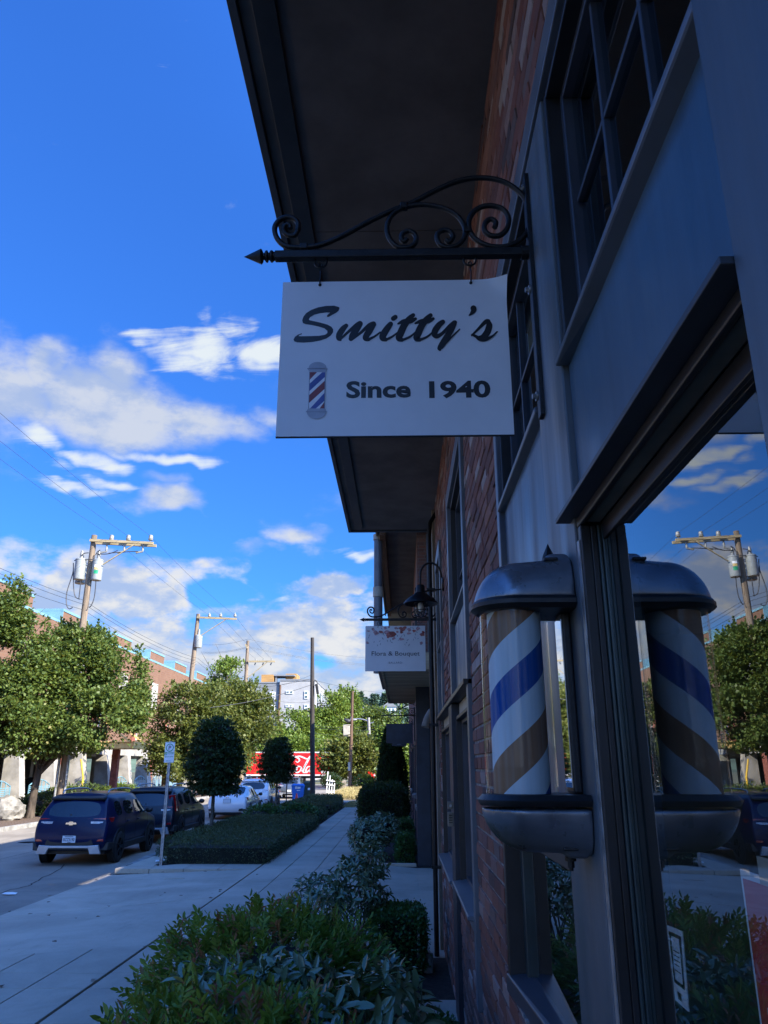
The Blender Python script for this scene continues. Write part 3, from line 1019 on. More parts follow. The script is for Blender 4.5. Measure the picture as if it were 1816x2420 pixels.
# every brick: utility size courses in running bond
CH, BL = 0.0895, 0.295
bricks = []
row = 0
z = -0.25
while z < Z_TOP - 0.02:
    yb = -2.6 + (BL / 2 if row % 2 else 0)
    z1 = min(z + CH, Z_TOP)
    segs = []
    for k in range(60):
        a, b = yb + k * BL, yb + (k + 1) * BL
        lo, hi = a, min(b, Y_END)
        if hi - lo < 0.03:
            continue
        zm = (z + z1) / 2
        # trim against openings
        cuts = [(lo, hi)]
        for (oa, ob, oc, od) in OPEN:
            if oc - 0.02 < zm < od + 0.0:
                nc = []
                for (u, v) in cuts:
                    if v <= oa or u >= ob:
                        nc.append((u, v))
                    else:
                        if u < oa:
                            nc.append((u, oa))
                        if v > ob:
                            nc.append((ob, v))
                cuts = nc
        for (u, v) in cuts:
            if v - u > 0.035:
                bricks.append((u, v, z, z1))
    z += CH
    row += 1


def persp(pt):
    q = Vector(pt) - Vector((0, 0, CAM_H))
    dd = q.dot(fwd)
    if dd < 0.2:
        return None
    return (CX_ + F_ * q.dot(rgt) / dd, CY_ - F_ * q.dot(upv) / dd)


def brick_mesh(ln, ht, seed):
    r = random.Random(seed)
    q = 0.0075
    j = lambda: r.uniform(-0.004, 0.004)
    mb_ = MB()
    x0, x1 = -0.003, 0.05
    e = 0.004
    f0 = [(x0 + j() * 0.7, q + e + j(), q + e + j()), (x0 + j() * 0.7, ln - q - e + j(), q + e + j()), (x0 + j() * 0.7, ln - q - e + j(), ht - q - e + j()), (x0 + j() * 0.7, q + e + j(), ht - q - e + j())]
    f1 = [(x0 + 0.006, q, q), (x0 + 0.006, ln - q, q), (x0 + 0.006, ln - q, ht - q), (x0 + 0.006, q, ht - q)]
    f2 = [(x1, a[1], a[2]) for a in f1]
    vs = f0 + f1 + f2
    fs = [(0, 3, 2, 1)]
    for k in range(4):
        k2 = (k + 1) % 4
        fs += [(k, k2, 4 + k2, 4 + k), (4 + k, 4 + k2, 8 + k2, 8 + k)]
    mb_.add(vs, fs)
    return mb_


scored = []
for b in bricks:
    cs = [persp((FX, y_, z_)) for y_ in b[:2] for z_ in b[2:]]
    if any(c is None for c in cs):
        area = 0
    else:
        us, vs_ = [c[0] for c in cs], [c[1] for c in cs]
        inside = max(us) > 0 and min(us) < 1816 and max(vs_) > 0 and min(vs_) < 2420
        area = (max(us) - min(us)) * (max(vs_) - min(vs_)) if inside and max(us) - min(us) > 3 else 0
        cx, cy = sum(us) / 4, sum(vs_) / 4
        if 1120 < cx < 1420 and 1310 < cy < 2030:
            area *= 0.1                     # behind the barber pole
        if cy < 660 and cx > 1000:
            area *= 1.0
    scored.append((area, b))
scored.sort(key=lambda t: -t[0])
sing = [b for a, b in scored[:296] if a > 0]
rest = [b for a, b in scored[len(sing):]]
shared = {}
for (u, v, z0, z1) in sing:
    key = (round(v - u, 2), round(z1 - z0, 3), rnd.randint(0, 3))
    if key not in shared:
        shared[key] = brick_mesh(v - u, z1 - z0, hash(key) % 9999).mesh('brick', M['brick'])
    o = link('brick', shared[key], shop)
    o.location = (FX + rnd.uniform(-0.003, 0.002), u, z0)
mb = MB()
tones = []
for i, (u, v, z0, z1) in enumerate(rest):
    bb = brick_mesh(v - u, z1 - z0, i)
    dx = FX + rnd.uniform(-0.004, 0.003)
    mb.add([(p[0] + dx, p[1] + u, p[2] + z0) for p in bb.v], bb.f)
    tones += [rnd.random()] * len(bb.f)
me = mb.mesh('brick', M['brick'])
a_ = me.attributes.new('tone', 'FLOAT', 'FACE')
a_.data.foreach_set('value', np.array(tones, dtype=np.float32))
link('brickwork', me, shop, kind='stuff')


def pane_part(par, x, y0, y1, z0, z1, m='window', name='pane', th=0.006):
    q = MB()
    q.add([(x, y0, z0), (x, y1, z0), (x, y1, z1), (x, y0, z1)], [(0, 1, 2, 3)])
    return q.build(name, M[m], par)


def shop_window(y0, y1, z0, z1, vm=(), hm=(), gx=0.585, out=0.5, glass='window', sill=0.026, frame='dark', sash='sash', sw_=0.034):
    f = MB()
    j = 0.03
    f.box(out + 0.002, gx + 0.03, y0, y0 + j, z0, z1)
    f.box(out + 0.002, gx + 0.03, y1 - j, y1, z0, z1)
    f.box(out + 0.002, gx + 0.03, y0 + j, y1 - j, z1 - j, z1)
    a, b, c, d = y0 + j, y1 - j, z0, z1 - j
    f.box(gx - 0.032, gx + 0.02, a, a + sw_, c, d, 1)
    f.box(gx - 0.032, gx + 0.02, b - sw_, b, c, d, 1)
    f.box(gx - 0.032, gx + 0.02, a + sw_, b - sw_, d - sw_, d, 1)
    f.box(gx - 0.032, gx + 0.02, a + sw_, b - sw_, c, c + sw_, 1)
    fo = f.build('window', [M[frame], M[sash]], shop, bevel=0.004)
    ys = [a + sw_] + list(vm) + [b - sw_]
    zs = [c + sw_] + list(hm) + [d - sw_]
    for u, v in zip(ys, ys[1:]):
        for p_, q_ in zip(zs, zs[1:]):
            pane_part(fo, gx, u + 0.003, v - 0.003, p_ + 0.003, q_ - 0.003, glass)
    for v in vm:
        k = MB()
        k.box(gx - 0.018, gx + 0.016, v - 0.009, v + 0.009, c + sw_, d - sw_)
        k.build('muntin', M['sash'], fo, bevel=0.003)
    for h in hm:
        k = MB()
        for u, v in zip(ys, ys[1:]):
            k.box(gx - 0.0165, gx + 0.0145, u + 0.009, v - 0.009, h - 0.009, h + 0.009)
        k.build('muntin', M['sash'], fo, bevel=0.003)
    if sill:
        k = MB()
        k.hexa([(out - sill, y0 - 0.01, z0 - 0.038), (gx, y0 - 0.01, z0 - 0.075), (gx, y1 + 0.01, z0 - 0.038), (out - sill, y1 + 0.01, z0 - 0.038),
                (out - sill, y0 - 0.01, z0 - 0.015), (gx, y0 - 0.01, z0 + 0.012), (gx, y1 + 0.01, z0 + 0.012), (out - sill, y1 + 0.01, z0 - 0.015)])
        k.build('window_sill', M['trim'], fo, bevel=0.006)
    return fo


def plain(name, m, x0, x1, y0, y1, z0, z1, bevel=0.005, par=shop):
    k = MB()
    k.box(x0, x1, y0, y1, z0, z1)
    return k.build(name, M[m], par, bevel=bevel)


# near bay: window over blue panel over shop window
shop_window(0.945, 2.10, 3.30, 4.30, (1.02, 1.36, 1.70), (3.81,), out=0.502)
plain('panel', 'panel', 0.515, 0.60, 0.93, 2.10, 2.79, 3.260)
plain('pilaster', 'slate', 0.494, 0.66, 2.102, 2.50, -0.2, 4.298)
plain('pilaster', 'slate', 0.470, 0.66, -2.6, 0.928, -0.2, 4.298)
plain('header_trim', 'trim', 0.482, 0.62, -2.6, 3.70, 4.30, 4.418)
shop_window(2.502, 3.615, 3.33, 4.298, (2.88, 3.24), (3.81,), out=0.503)
plain('panel', 'panel', 0.512, 0.60, 2.502, 3.615, 1.86, 3.290)
plain('corner_trim', 'trim', 0.484, 0.62, 3.617, 3.698, 1.80, 4.298)
# lower window under the barber pole, its sill a little askew
f = MB()
f.box(0.5, 0.63, 4.14, 4.20, 1.12, 2.60)
f.box(0.575, 0.63, 4.06, 4.14, 1.12, 2.60, 1)
f.box(0.50, 0.63, 2.502, 4.14, 1.80, 1.858)
fo = f.build('window', [M['dark'], M['teal']], shop, bevel=0.004)
pane_part(fo, 0.60, 2.50, 4.07, 1.15, 1.82, 'shopglass')
k = MB()
k.hexa([(0.488, 4.19, 1.09), (0.61, 4.19, 1.09), (0.63, 2.50, 1.09), (0.59, 2.50, 1.09), (0.488, 4.19, 1.165), (0.61, 4.19, 1.18), (0.63, 2.50, 1.18), (0.59, 2.50, 1.165)])
k.build('window_sill', M['sash'], fo, bevel=0.006)
plain('base_panel', 'slate', 0.56, 0.66, 2.502, 3.70, -0.2, 1.085)
# shop window with its deep head
plain('head_flashing', 'fascia', 0.452, 0.53, 0.930, 2.155, 2.772, 2.786, 0.002)
plain('head_trim', 'dark', 0.499, 0.516, 0.930, 2.10, 2.742, 2.771)
plain('head_lining', 'tanpaint', 0.517, 0.556, 0.930, 2.06, 2.748, 2.768, 0)
f = MB()
f.box(0.500, 0.528, 2.062, 2.098, -0.1, 2.741)
f.box(0.5285, 0.546, 2.064, 2.098, -0.1, 2.74)
f.box(0.5465, 0.556, 2.058, 2.098, -0.1, 2.74, 1)
f.box(0.557, 0.60, 2.052, 2.098, -0.1, 2.74, 1)
f.box(0.557, 0.60, 0.93, 2.051, 2.695, 2.745, 0)
f.box(0.557, 0.60, 0.93, 2.049, 0.25, 0.33, 0)
f.box(0.50, 0.63, 0.93, 2.03, -0.2, 0.248, 0)
fo = f.build('shop_window', [M['dark'], M['teal']], shop, bevel=0.003)
pane_part(fo, 0.563, 0.6, 2.054, 0.32, 2.71, 'shopglass')
f = MB()
f.box(0.496, 0.499, 2.074, 2.099, -0.1, 2.70)
f.build('edge_strip', M['steel'], shop)
# third bay
shop_window(5.78, 7.44, 3.46, 4.60, (6.33, 6.88), (3.85,))
plain('panel', 'panel', 0.516, 0.6, 5.765, 7.44, 2.702, 3.383)
plain('corner_trim', 'trim', 0.470, 0.62, 5.63, 5.76, 0.62, 4.60)
plain('corner_trim', 'trim', 0.470, 0.62, 7.445, 7.575, 2.705, 4.60)
plain('header_trim', 'trim', 0.466, 0.62, 5.63, 7.575, 4.603, 4.745)
plain('pilaster', 'darkblue', 0.462, 0.66, 7.445, 7.90, -0.2, 2.66)
plain('head_flashing', 'dark', 0.44, 0.53, 5.63, 10.32, 2.665, 2.70, 0.002)
plain('transom_panel', 'cream', 0.535, 0.60, 5.765, 7.44, 2.545, 2.66)
shop_window(5.765, 7.44, 1.16, 2.54, (6.60,), (), glass='shopglass', sill=0.07)
plain('apron_panel', 'trim', 0.496, 0.6, 5.762, 7.44, 0.99, 1.08)
# fourth bay
plain('transom_panel', 'cream', 0.535, 0.60, 7.96, 10.2, 2.545, 2.66)
shop_window(7.92, 10.28, 1.10, 2.54, (8.7, 9.5), (), glass='shopglass', sill=0.07)
plain('corner_trim', 'trim', 0.478, 0.62, 7.905, 7.96, 1.12, 2.66)
shop_window(9.33, 10.28, 3.58, 4.62, (9.8,), (4.0,))
plain('panel', 'panel', 0.516, 0.6, 9.32, 10.29, 2.702, 3.50)
plain('corner_trim', 'trim', 0.470, 0.62, 9.21, 9.315, 2.702, 4.62)
plain('corner_trim', 'trim', 0.470, 0.62, 10.295, 10.395, 2.702, 4.62)
plain('header_trim', 'trim', 0.466, 0.62, 9.21, 10.395, 4.625, 4.78)
plain('corner_board', 'tanpaint', 0.455, 0.70, 10.785, 10.95, -0.25, 5.69)
plain('end_wall', 'siding', 0.705, 9.0, 10.80, 10.94, -0.35, 5.69, 0)
plain('upper_sun_block', 'siding', 5.0, 5.3, 6.0, 19.4, 6.30, 8.39, 0)  # added unseen slab above the shop roof, shuts out a sun streak
plain('driveway_sun_block', 'siding', 5.0, 5.3, 10.95, 19.4, -0.35, 6.28, 0)  # unseen, put in to stop sun shining through the driveway gap
plain('roof_gap_sun_block', 'siding', 1.3, 1.5, 10.2, 11.949, 6.26, 8.39, 0)  # unseen filler over the end of the shop roof, added to block sun
plain('roof_gap_sun_block', 'siding', 1.3, 1.5, 11.95, 19.0, 5.82, 8.39, 0)  # unseen as well, added to keep sun off the driveway
# the terrace goes on behind the viewer
plain('rear_terrace_wall', 'slate', 0.52, 9.0, -45, -2.62, -0.3, 8.2, 0)
# eave
for (ya, yb) in ((-3.0, 0.9), (0.905, 4.55), (4.555, 8.2), (8.205, 11.80)):
    plain('soffit_panel', 'soffit', -0.79, 1.2, ya, yb, 5.702, 5.76, 0.003)
plain('gutter_lip', 'dark', -0.72, -0.60, -3.0, 11.68, 5.676, 5.700, 0.004)
f = MB()
f.box(-0.84, -0.793, -3.0, 11.86, 5.675, 6.02)
f.box(-0.793, 1.2, 11.803, 11.86, 5.675, 6.02)
f.build('fascia_board', M['fascia'], shop, bevel=0.004)
plain('roof', 'fascia', -0.79, 9.0, -2.6, 11.80, 5.78, ROOF_Z, 0)
# rooms behind the glass
f = MB()
f.add([(4.2, -3, -0.1), (4.2, 10.7, -0.1), (4.2, 10.7, 5.6), (4.2, -3, 5.6)], [(0, 1, 2, 3)])
f.box(0.67, 4.2, -2.62, -2.58, -0.1, 5.6)
f.box(0.67, 4.2, 4.55, 4.62, -0.1, 5.6)
f.box(0.67, 4.2, 10.66, 10.70, -0.1, 5.6)
f.box(0.665, 4.2, -2.6, 10.7, 2.84, 3.12)
f.box(0.665, 4.2, -2.6, 10.7, 5.55, 5.6)
f.build('interior_wall', M['interior'], shop)
f = MB()
f.box(0.665, 4.2, -2.6, 10.7, 0.02, 0.12)
f.build('interior_floor', M['interiorfloor'], shop)
# blinds half drawn behind the upper windows
for (y0, y1, zz0) in ((2.6, 3.5, 4.05), (5.9, 7.3, 4.15)):
    f = MB()
    f.add([(0.66, y0, zz0), (0.66, y1, zz0), (0.66, y1, 4.55), (0.66, y0, 4.55)], [(0, 1, 2, 3)])
    f.build('window_blind', M['cream'], shop)

# downspout at the far corner of the shop building
dsp = thing('downspout', 'black downspout running down the far corner of the brick shop building', 'downspout', (0.398, 10.45, 0))
f = MB()
f.tube([(0.60, 10.55, 5.66), (0.52, 10.52, 5.58), (0.42, 10.47, 5.40), (0.398, 10.45, 5.2), (0.398, 10.45, -0.12)], 0.030, 8)
f.build('pipe', M['iron'], dsp, smooth=60)
for zz in (0.9, 2.6, 4.4):
    f = MB()
    f.box(0.35, 0.47, 10.41, 10.49, zz, zz + 0.035)
    f.build('bracket', M['iron'], dsp)
f = MB()
f.tube(spline([(0.40, 10.70, 2.80), (0.34, 10.66, 2.70), (0.31, 10.64, 2.60)], 4), [0.055] * 9, 12)
tag(f.build('drain_spout', M['tanpaint'], smooth=60), 'short slanting tan pipe spout at the far corner of the brick shop building', 'pipe')
f = MB()
f.lathe([(0.055, -0.10), (0.055, 0.13), (0.048, 0.14), (0.0, 0.14)], (0.27, 9.62, 0.0), n=20)
tag(f.build('pipe_stub', M['kerb'], smooth=True), 'short capped concrete pipe stub standing in the soil by the wall', 'pipe stub')
db = thing('doorbell', 'small brass doorbell box above a longer one on the dark pilaster', 'doorbell', (0.46, 7.45, 1.76))
f = MB()
f.box(0.405, 0.455, 7.43, 7.48, 1.735, 1.80)
f.build('housing', M['tanpaint'], db, bevel=0.006)
f = MB()
f.cyl((0.430, 7.428, 1.765), (0.430, 7.422, 1.765), 0.012)
f.build('button', M['steel'], db)
db = thing('intercom', 'longer brass intercom plate below the doorbell on the dark pilaster', 'intercom', (0.46, 7.45, 1.65))
f = MB()
f.box(0.405, 0.455, 7.43, 7.49, 1.59, 1.71)
f.build('housing', M['tanpaint'], db, bevel=0.006)
f = MB()
for i in range(4):
    f.box(0.415, 0.445, 7.424, 7.429, 1.62 + 0.02 * i, 1.628 + 0.02 * i)
f.build('grille', M['dark'], db)

# ================================================================== second building further along
b2 = thing('second_brick_building', 'lower brick building beyond the driveway with pale wood canopy and dark corner', 'building')
mb_ = D.materials.new('far_brick')
mb_.use_nodes = True
t = NT(mb_.node_tree)
p_ = t.n['Principled BSDF']
geo = t.node('ShaderNodeNewGeometry')
sp_ = t.node('ShaderNodeSeparateXYZ')
t.l.new(geo.outputs['Position'], sp_.inputs[0])
cb_ = t.node('ShaderNodeCombineXYZ')
t.l.new(t.math('ADD', sp_.outputs[1], sp_.outputs[0]), cb_.inputs[0])
t.l.new(sp_.outputs[2], cb_.inputs[1])
bt = t.node('ShaderNodeTexBrick')
t.l.new(cb_.outputs[0], bt.inputs['Vector'])
bt.inputs['Scale'].default_value = 1.0
bt.inputs['Brick Width'].default_value = 0.295
bt.inputs['Row Height'].default_value = 0.0895
bt.inputs['Mortar Size'].default_value = 0.006
bt.inputs['Color1'].default_value = (0.21, 0.085, 0.060, 1)
bt.inputs['Color2'].default_value = (0.12, 0.058, 0.048, 1)
bt.inputs['Mortar'].default_value = (0.16, 0.145, 0.135, 1)
nz = t.noise(geo.outputs['Position'], 1.2, 4)
t.l.new(t.mix(t.smooth(nz, 0.35, 0.7, 0, 0.5), bt.outputs['Color'], (0.20, 0.13, 0.11)), p_.inputs['Base Color'])
p_.inputs['Roughness'].default_value = 0.85
bu = t.node('ShaderNodeBump')
bu.inputs['Strength'].default_value = 0.5
bu.inputs['Distance'].default_value = 0.008
t.l.new(t.math('SUBTRACT', 1.0, bt.outputs['Fac']), bu.inputs['Height'])
t.l.new(bu.outputs[0], p_.inputs['Normal'])
M['farbrick'] = mb_
f = MB()
f.box(0.42, 9, 19.45, 50.4, -0.3, 8.0)
f.build('wall', M['farbrick'], b2)
plain('corner_panel', 'darkblue', 0.335, 0.655, 19.20, 19.50, -0.25, 4.27, 0.004, b2)
zz = -0.25
i = 0
while zz < 7.9:
    f = MB()
    f.hexa([(0.657, 19.395, zz), (9.0, 19.395, zz), (9.0, 19.45, zz), (0.657, 19.45, zz), (0.657, 19.42, zz + 0.188), (9.0, 19.42, zz + 0.188), (9.0, 19.45, zz + 0.188), (0.657, 19.45, zz + 0.188)])
    f.build('siding_board', M['siding'], b2)
    zz += 0.19
# low canopy with boarded underside
yy = 15.6
while yy < 24.1:
    f = MB()
    f.box(-0.37, 0.9 if yy < 19 else 0.40, yy + 0.012, yy + 0.60, 3.95, 3.98)
    f.build('soffit_board', M['woodsoffit'], b2)
    yy += 0.61
f = MB()
f.box(-0.37, 0.9, 15.6, 19.1, 3.982, 4.28)
f.box(-0.37, 0.40, 19.1, 24.15, 3.982, 4.28)
f.box(-0.42, -0.372, 15.6, 24.2, 3.93, 4.30)
f.box(-0.37, 0.40, 24.152, 24.2, 3.93, 4.30)
f.build('canopy_fascia', M['woodsoffit'], b2)
f = MB()
f.box(-0.52, -0.422, 15.6, 21.0, 4.05, 4.34)
f.build('gutter', M['fascia'], b2, bevel=0.02)
# upper eave on a round post
f = MB()
f.box(-0.62, 9.0, 19.0, 31.0, 8.002, 8.10)
f.build('upper_soffit', M['soffit'], b2)
f = MB()
f.box(-0.66, -0.622, 18.9, 31.1, 7.92, 8.35)
f.box(-0.622, 9.0, 18.9, 18.998, 7.92, 8.35)
f.build('fascia_board', M['tanpaint'], b2)
f = MB()
f.box(-0.55, -0.40, 19.1, 30.5, 7.80, 7.995)
f.build('eave_beam', M['brownpole'], b2)
pst = MB()
pst.lathe([(0.115, 4.34), (0.115, 8.0)], (-0.60, 19.75, 0), n=20)
po = pst.build('round_post', M['trim'], b2, smooth=True)
for (za, zb) in ((6.29, 6.56), (7.83, 8.0)):
    f = MB()
    f.lathe([(0.12, za), (0.135, za + 0.01), (0.135, zb - 0.01), (0.12, zb)], (-0.60, 19.75, 0), n=20)
    f.build('collar', M['cream'], po, smooth=True)
f = MB()
f.box(-0.6, 9.0, 11.92, 50.4, 8.40, ROOF_Z2)  # second building's roof, stretched unseen across the driveway gap to block sun
f.build('roof', M['fascia'], b2)
# windows and sills seen edge on down the wall
for (y0, y1, z0, z1) in ((20.6, 22.0, 1.15, 2.6), (23.0, 24.6, 1.35, 2.7), (27.5, 29.5, 1.2, 2.7), (33, 36, 1.2, 2.7), (20.6, 22.0, 4.9, 6.6), (26, 29, 4.9, 6.6)):
    f = MB()
    f.box(0.385, 0.46, y0 - 0.09, y0, z0, z1)
    f.box(0.385, 0.46, y1, y1 + 0.09, z0, z1)
    f.box(0.375, 0.46, y0 - 0.09, y1 + 0.09, z1, z1 + 0.12)
    wn_ = f.build('window', M['darkblue'], b2)
    pane_part(wn_, 0.415, y0, y1, z0, z1)
    f = MB()
    f.box(0.33, 0.44, y0 - 0.1, y1 + 0.1, z0 - 0.10, z0)
    f.build('window_sill', M['trim'], wn_)
for yy in (25.4, 31.6, 38, 44):
    plain('pilaster', 'darkblue', 0.375, 0.45, yy, yy + 0.5, -0.2, 3.9, 0.004, b2)


# ================================================================== hanging sign and its bracket
BY = 2.41


def px(z, pts, y):
    return [at(z, p[0], p[1], 'y', y) for p in pts]


def make_bracket():
    b = thing('sign_bracket', 'x', 'sign bracket', (0, 0, 0))
    S1 = [(262, 372), (252, 392), (236, 382), (230, 366), (243, 350), (272, 352), (290, 372), (286, 396), (262, 408), (234, 398), (215, 372), (222, 340), (248, 322), (282, 328), (300, 352)]
    top = [(262, 374), (246, 384), (232, 374), (240, 354), (268, 352), (290, 372), (284, 402), (256, 410)]
    # left curl, long sweep and the big right scroll
    run = [(258, 366), (248, 380), (234, 372), (236, 352), (262, 344), (290, 358), (298, 388), (282, 408), (250, 408), (226, 390)]
    outer = [(300, 385), (302, 350), (280, 325), (240, 320), (205, 338), (186, 375), (200, 425), (245, 462), (330, 467), (420, 453), (520, 410), (640, 345), (760, 287), (860, 248), (960, 195), (1060, 150), (1150, 128),
             (1240, 128), (1320, 150), (1390, 200), (1435, 265), (1443, 325), (1425, 390), (1380, 438), (1320, 462), (1250, 462), (1190, 440), (1150, 400), (1137, 350), (1155, 300), (1195, 270), (1250, 262),
             (1305, 280), (1333, 325), (1325, 375), (1290, 408), (1245, 408), (1216, 385), (1218, 348), (1245, 328), (1270, 345), (1264, 370)]
    f = MB()
    f.tube(spline(px('R4', outer, BY), 5), 0.0105, 8, flat=1.0, ref=(0, 1, 0))
    f.tube(spline(px('R4', [(300, 385), (285, 408), (255, 408), (232, 390), (234, 362), (258, 356), (264, 374)], BY), 5), 0.0092, 8, flat=1.0, ref=(0, 1, 0))
    f.build('scroll', M['iron'], b, smooth=50)
    mid = [(836, 425), (822, 438), (808, 425), (815, 398), (845, 386), (875, 405), (880, 435), (860, 460), (820, 468), (780, 458), (748, 420), (737, 370), (755, 318), (800, 280), (870, 260), (950, 260), (1030, 280), (1090, 320),
           (1120, 375), (1115, 420), (1085, 455), (1040, 467), (1000, 455), (982, 420), (990, 395), (1020, 382), (1050, 392), (1060, 418), (1042, 440), (1026, 428)]
    f = MB()
    f.tube(spline(px('R4', mid, BY), 5), 0.0098, 8, flat=1.0, ref=(0, 1, 0))
    f.build('scroll', M['iron'], b, smooth=50)
    # little collars where the scrolls meet
    for q in ((820, 266), (1128, 385), (330, 467)):
        c = at('R4', q[0], q[1], 'y', BY)
        f = MB()
        f.box(c.x - 0.014, c.x + 0.014, BY - 0.014, BY + 0.014, c.z - 0.012, c.z + 0.012)
        f.build('collar', M['iron'], b, bevel=0.003)
    za = at('R4', 800, 502, 'y', BY).z
    xl = at('R4', 188, 500, 'y', BY).x
    f = MB()
    f.box(xl, 0.487, BY - 0.0165, BY + 0.0165, za - 0.0165, za + 0.0165)
    f.build('arm', M['iron'], b, bevel=0.004)
    # spear tip with turned rings
    t0 = at('R4', 35, 502, 'y', BY).x
    f = MB()
    f.lathe([(0.0, t0), (0.029, t0 + 0.066), (0.024, t0 + 0.070), (0.013, t0 + 0.074), (0.013, t0 + 0.078), (0.022, t0 + 0.083), (0.023, t0 + 0.089), (0.014, t0 + 0.093), (0.014, t0 + 0.096),
             (0.022, t0 + 0.101), (0.023, t0 + 0.107), (0.017, t0 + 0.113), (0.017, xl + 0.002)], (0, BY, za), axis='x', n=12)
    f.build('spear_tip', M['iron'], b, smooth=40)
    f = MB()
    f.box(0.478, 0.496, BY - 0.024, BY + 0.024, 3.235, 4.245)
    pl = f.build('wall_plate', M['iron'], b, bevel=0.003)
    for zz in (4.20, 3.75, 3.32):
        f = MB()
        f.cyl((0.478, BY + 0.012, zz), (0.472, BY + 0.012, zz), 0.017, n=14)
        f.cyl((0.472, BY + 0.012, zz), (0.460, BY + 0.012, zz), 0.010, n=6)
        f.build('bolt', M['steel'], pl)
    f = MB()
    f.cyl((0.452, BY, za), (0.478, BY, za), 0.026, n=12)
    f.build('socket', M['iron'], b)
    for xx in (at('R4', 412, 540, 'y', BY).x, at('R4', 1143, 540, 'y', BY).x):
        f = MB()
        w2 = 0.022
        f.tube(spline([(xx - w2, BY, za - 0.014), (xx - w2, BY, za - 0.034), (xx - w2 * 0.7, BY, za - 0.046), (xx, BY, za - 0.051), (xx + w2 * 0.7, BY, za - 0.046), (xx + w2, BY, za - 0.034), (xx + w2, BY, za - 0.014)], 4), 0.0038, 6)
        f.build('staple', M['iron'], b, smooth=50)
    return b


brk = make_bracket()
brk['label'] = 'ornate black iron bracket with spear tip holding the barber shop sign'
brk['group'] = 'scrolled iron sign brackets along the wall'

UL, UR, LL, LR = (at('R4', *q, 'y', BY) for q in ((228, 632), (1316, 634), (192, 1391), (1362, 1391)))
sx0, sx1, sz0, sz1 = (UL.x + LL.x) / 2, (UR.x + LR.x) / 2, (LL.z + LR.z) / 2, (UL.z + UR.z) / 2
sg = thing('hanging_sign', 'white hanging shop sign with black brush script and a striped barber pole drawing', 'sign', (0, BY, sz1))
SYF = BY - 0.0035
f = MB()
n = 24
vs, fs = [], []
# a thin aluminium sheet whose top right corner curls forward
for side in (0, 1):
    for j in range(n + 1):
        for i in range(n + 1):
            x = sx0 + (sx1 - sx0) * i / n
            z = sz0 + (sz1 - sz0) * j / n
            dcr = ((sx1 - x) + (sz1 - z)) / 0.10
            k = max(0.0, 1 - dcr)
            vs.append((x + 0.004 * k, SYF + side * 0.006 - 0.026 * k * k, z + 0.004 * k * k))
m_ = (n + 1) ** 2
for j in range(n):
    for i in range(n):
        a = j * (n + 1) + i
        fs.append((a, a + 1, a + n + 2, a + n + 1))
        fs.append((m_ + a, m_ + a + n + 1, m_ + a + n + 2, m_ + a + 1))
for i in range(n):
    for (a, b) in ((i, i + 1), (n * (n + 1) + i, n * (n + 1) + i + 1), (i * (n + 1), (i + 1) * (n + 1)), (i * (n + 1) + n, (i + 1) * (n + 1) + n)):
        fs.append((a, b, b + m_, a + m_))
f.add(vs, fs)
f.build('board', M['signwhite'], sg, smooth=50)
f = MB()
f.box(sx0, sx1, SYF - 0.001, SYF + 0.007, sz0 - 0.004, sz0 - 0.0005)
f.build('edge_strip', M['iron'], sg)
for xx in (at('R4', 412, 540, 'y', BY).x, at('R4', 1143, 540, 'y', BY).x):
    f = MB()
    za = at('R4', 800, 502, 'y', BY).z - 0.047
    f.tube(spline([(xx - 0.004, BY, za - 0.006), (xx - 0.006, BY, za + 0.006), (xx + 0.004, BY, za + 0.010), (xx + 0.006, BY, za - 0.004), (xx, BY - 0.004, za - 0.020), (xx + 0.002, BY - 0.008, za - 0.036), (xx, BY - 0.009, sz1 - 0.010), (xx, BY, sz1 - 0.014)], 4), 0.0026, 6)
    f.build('hook', M['iron'], sg, smooth=50)
    f = MB()
    f.lathe([(0.006, -0.0012), (0.006, 0.0)], (xx, SYF - 0.0003, sz1 - 0.014), axis='y', n=12)
    f.build('eyelet', M['iron'], sg)

LAY = [0.0008]


def ink_y():
    LAY[0] += 0.00002
    return SYF - LAY[0]


def stroke_poly(pts, ncap=8):
    """outline of a brush stroke with a width at every point"""
    P = spline([Vector((p[0], p[1], p[2])) for p in pts], 5)
    L_, R_ = [], []
    for i, p in enumerate(P):
        a, b = P[max(i - 1, 0)], P[min(i + 1, len(P) - 1)]
        d = Vector((b.x - a.x, b.y - a.y))
        d = d.normalized() if d.length > 1e-6 else Vector((1, 0))
        nn = Vector((-d.y, d.x))
        hw = max(p.z, 2) / 2
        L_.append(Vector((p.x, p.y)) + nn * hw)
        R_.append(Vector((p.x, p.y)) - nn * hw)
    return P, L_, R_


def brush(mb_, zone, strokes, y):
    for s_ in strokes:
        P, L_, R_ = stroke_poly(s_)
        yy = ink_y()
        vs, fs = [], []
        for l, r in zip(L_, R_):
            vs += [at(zone, l.x, l.y, 'y', yy), at(zone, r.x, r.y, 'y', yy)]
        for i in range(len(P) - 1):
            fs.append((2 * i, 2 * i + 1, 2 * i + 3, 2 * i + 2))
        mb_.add(vs, fs)
        for p in (P[0], P[-1]):
            yy = ink_y()
            hw = max(p.z, 2) / 2
            mb_.add([at(zone, p.x + hw * math.cos(k * math.pi / 6), p.y + hw * math.sin(k * math.pi / 6), 'y', yy) for k in range(12)], [tuple(range(12))])


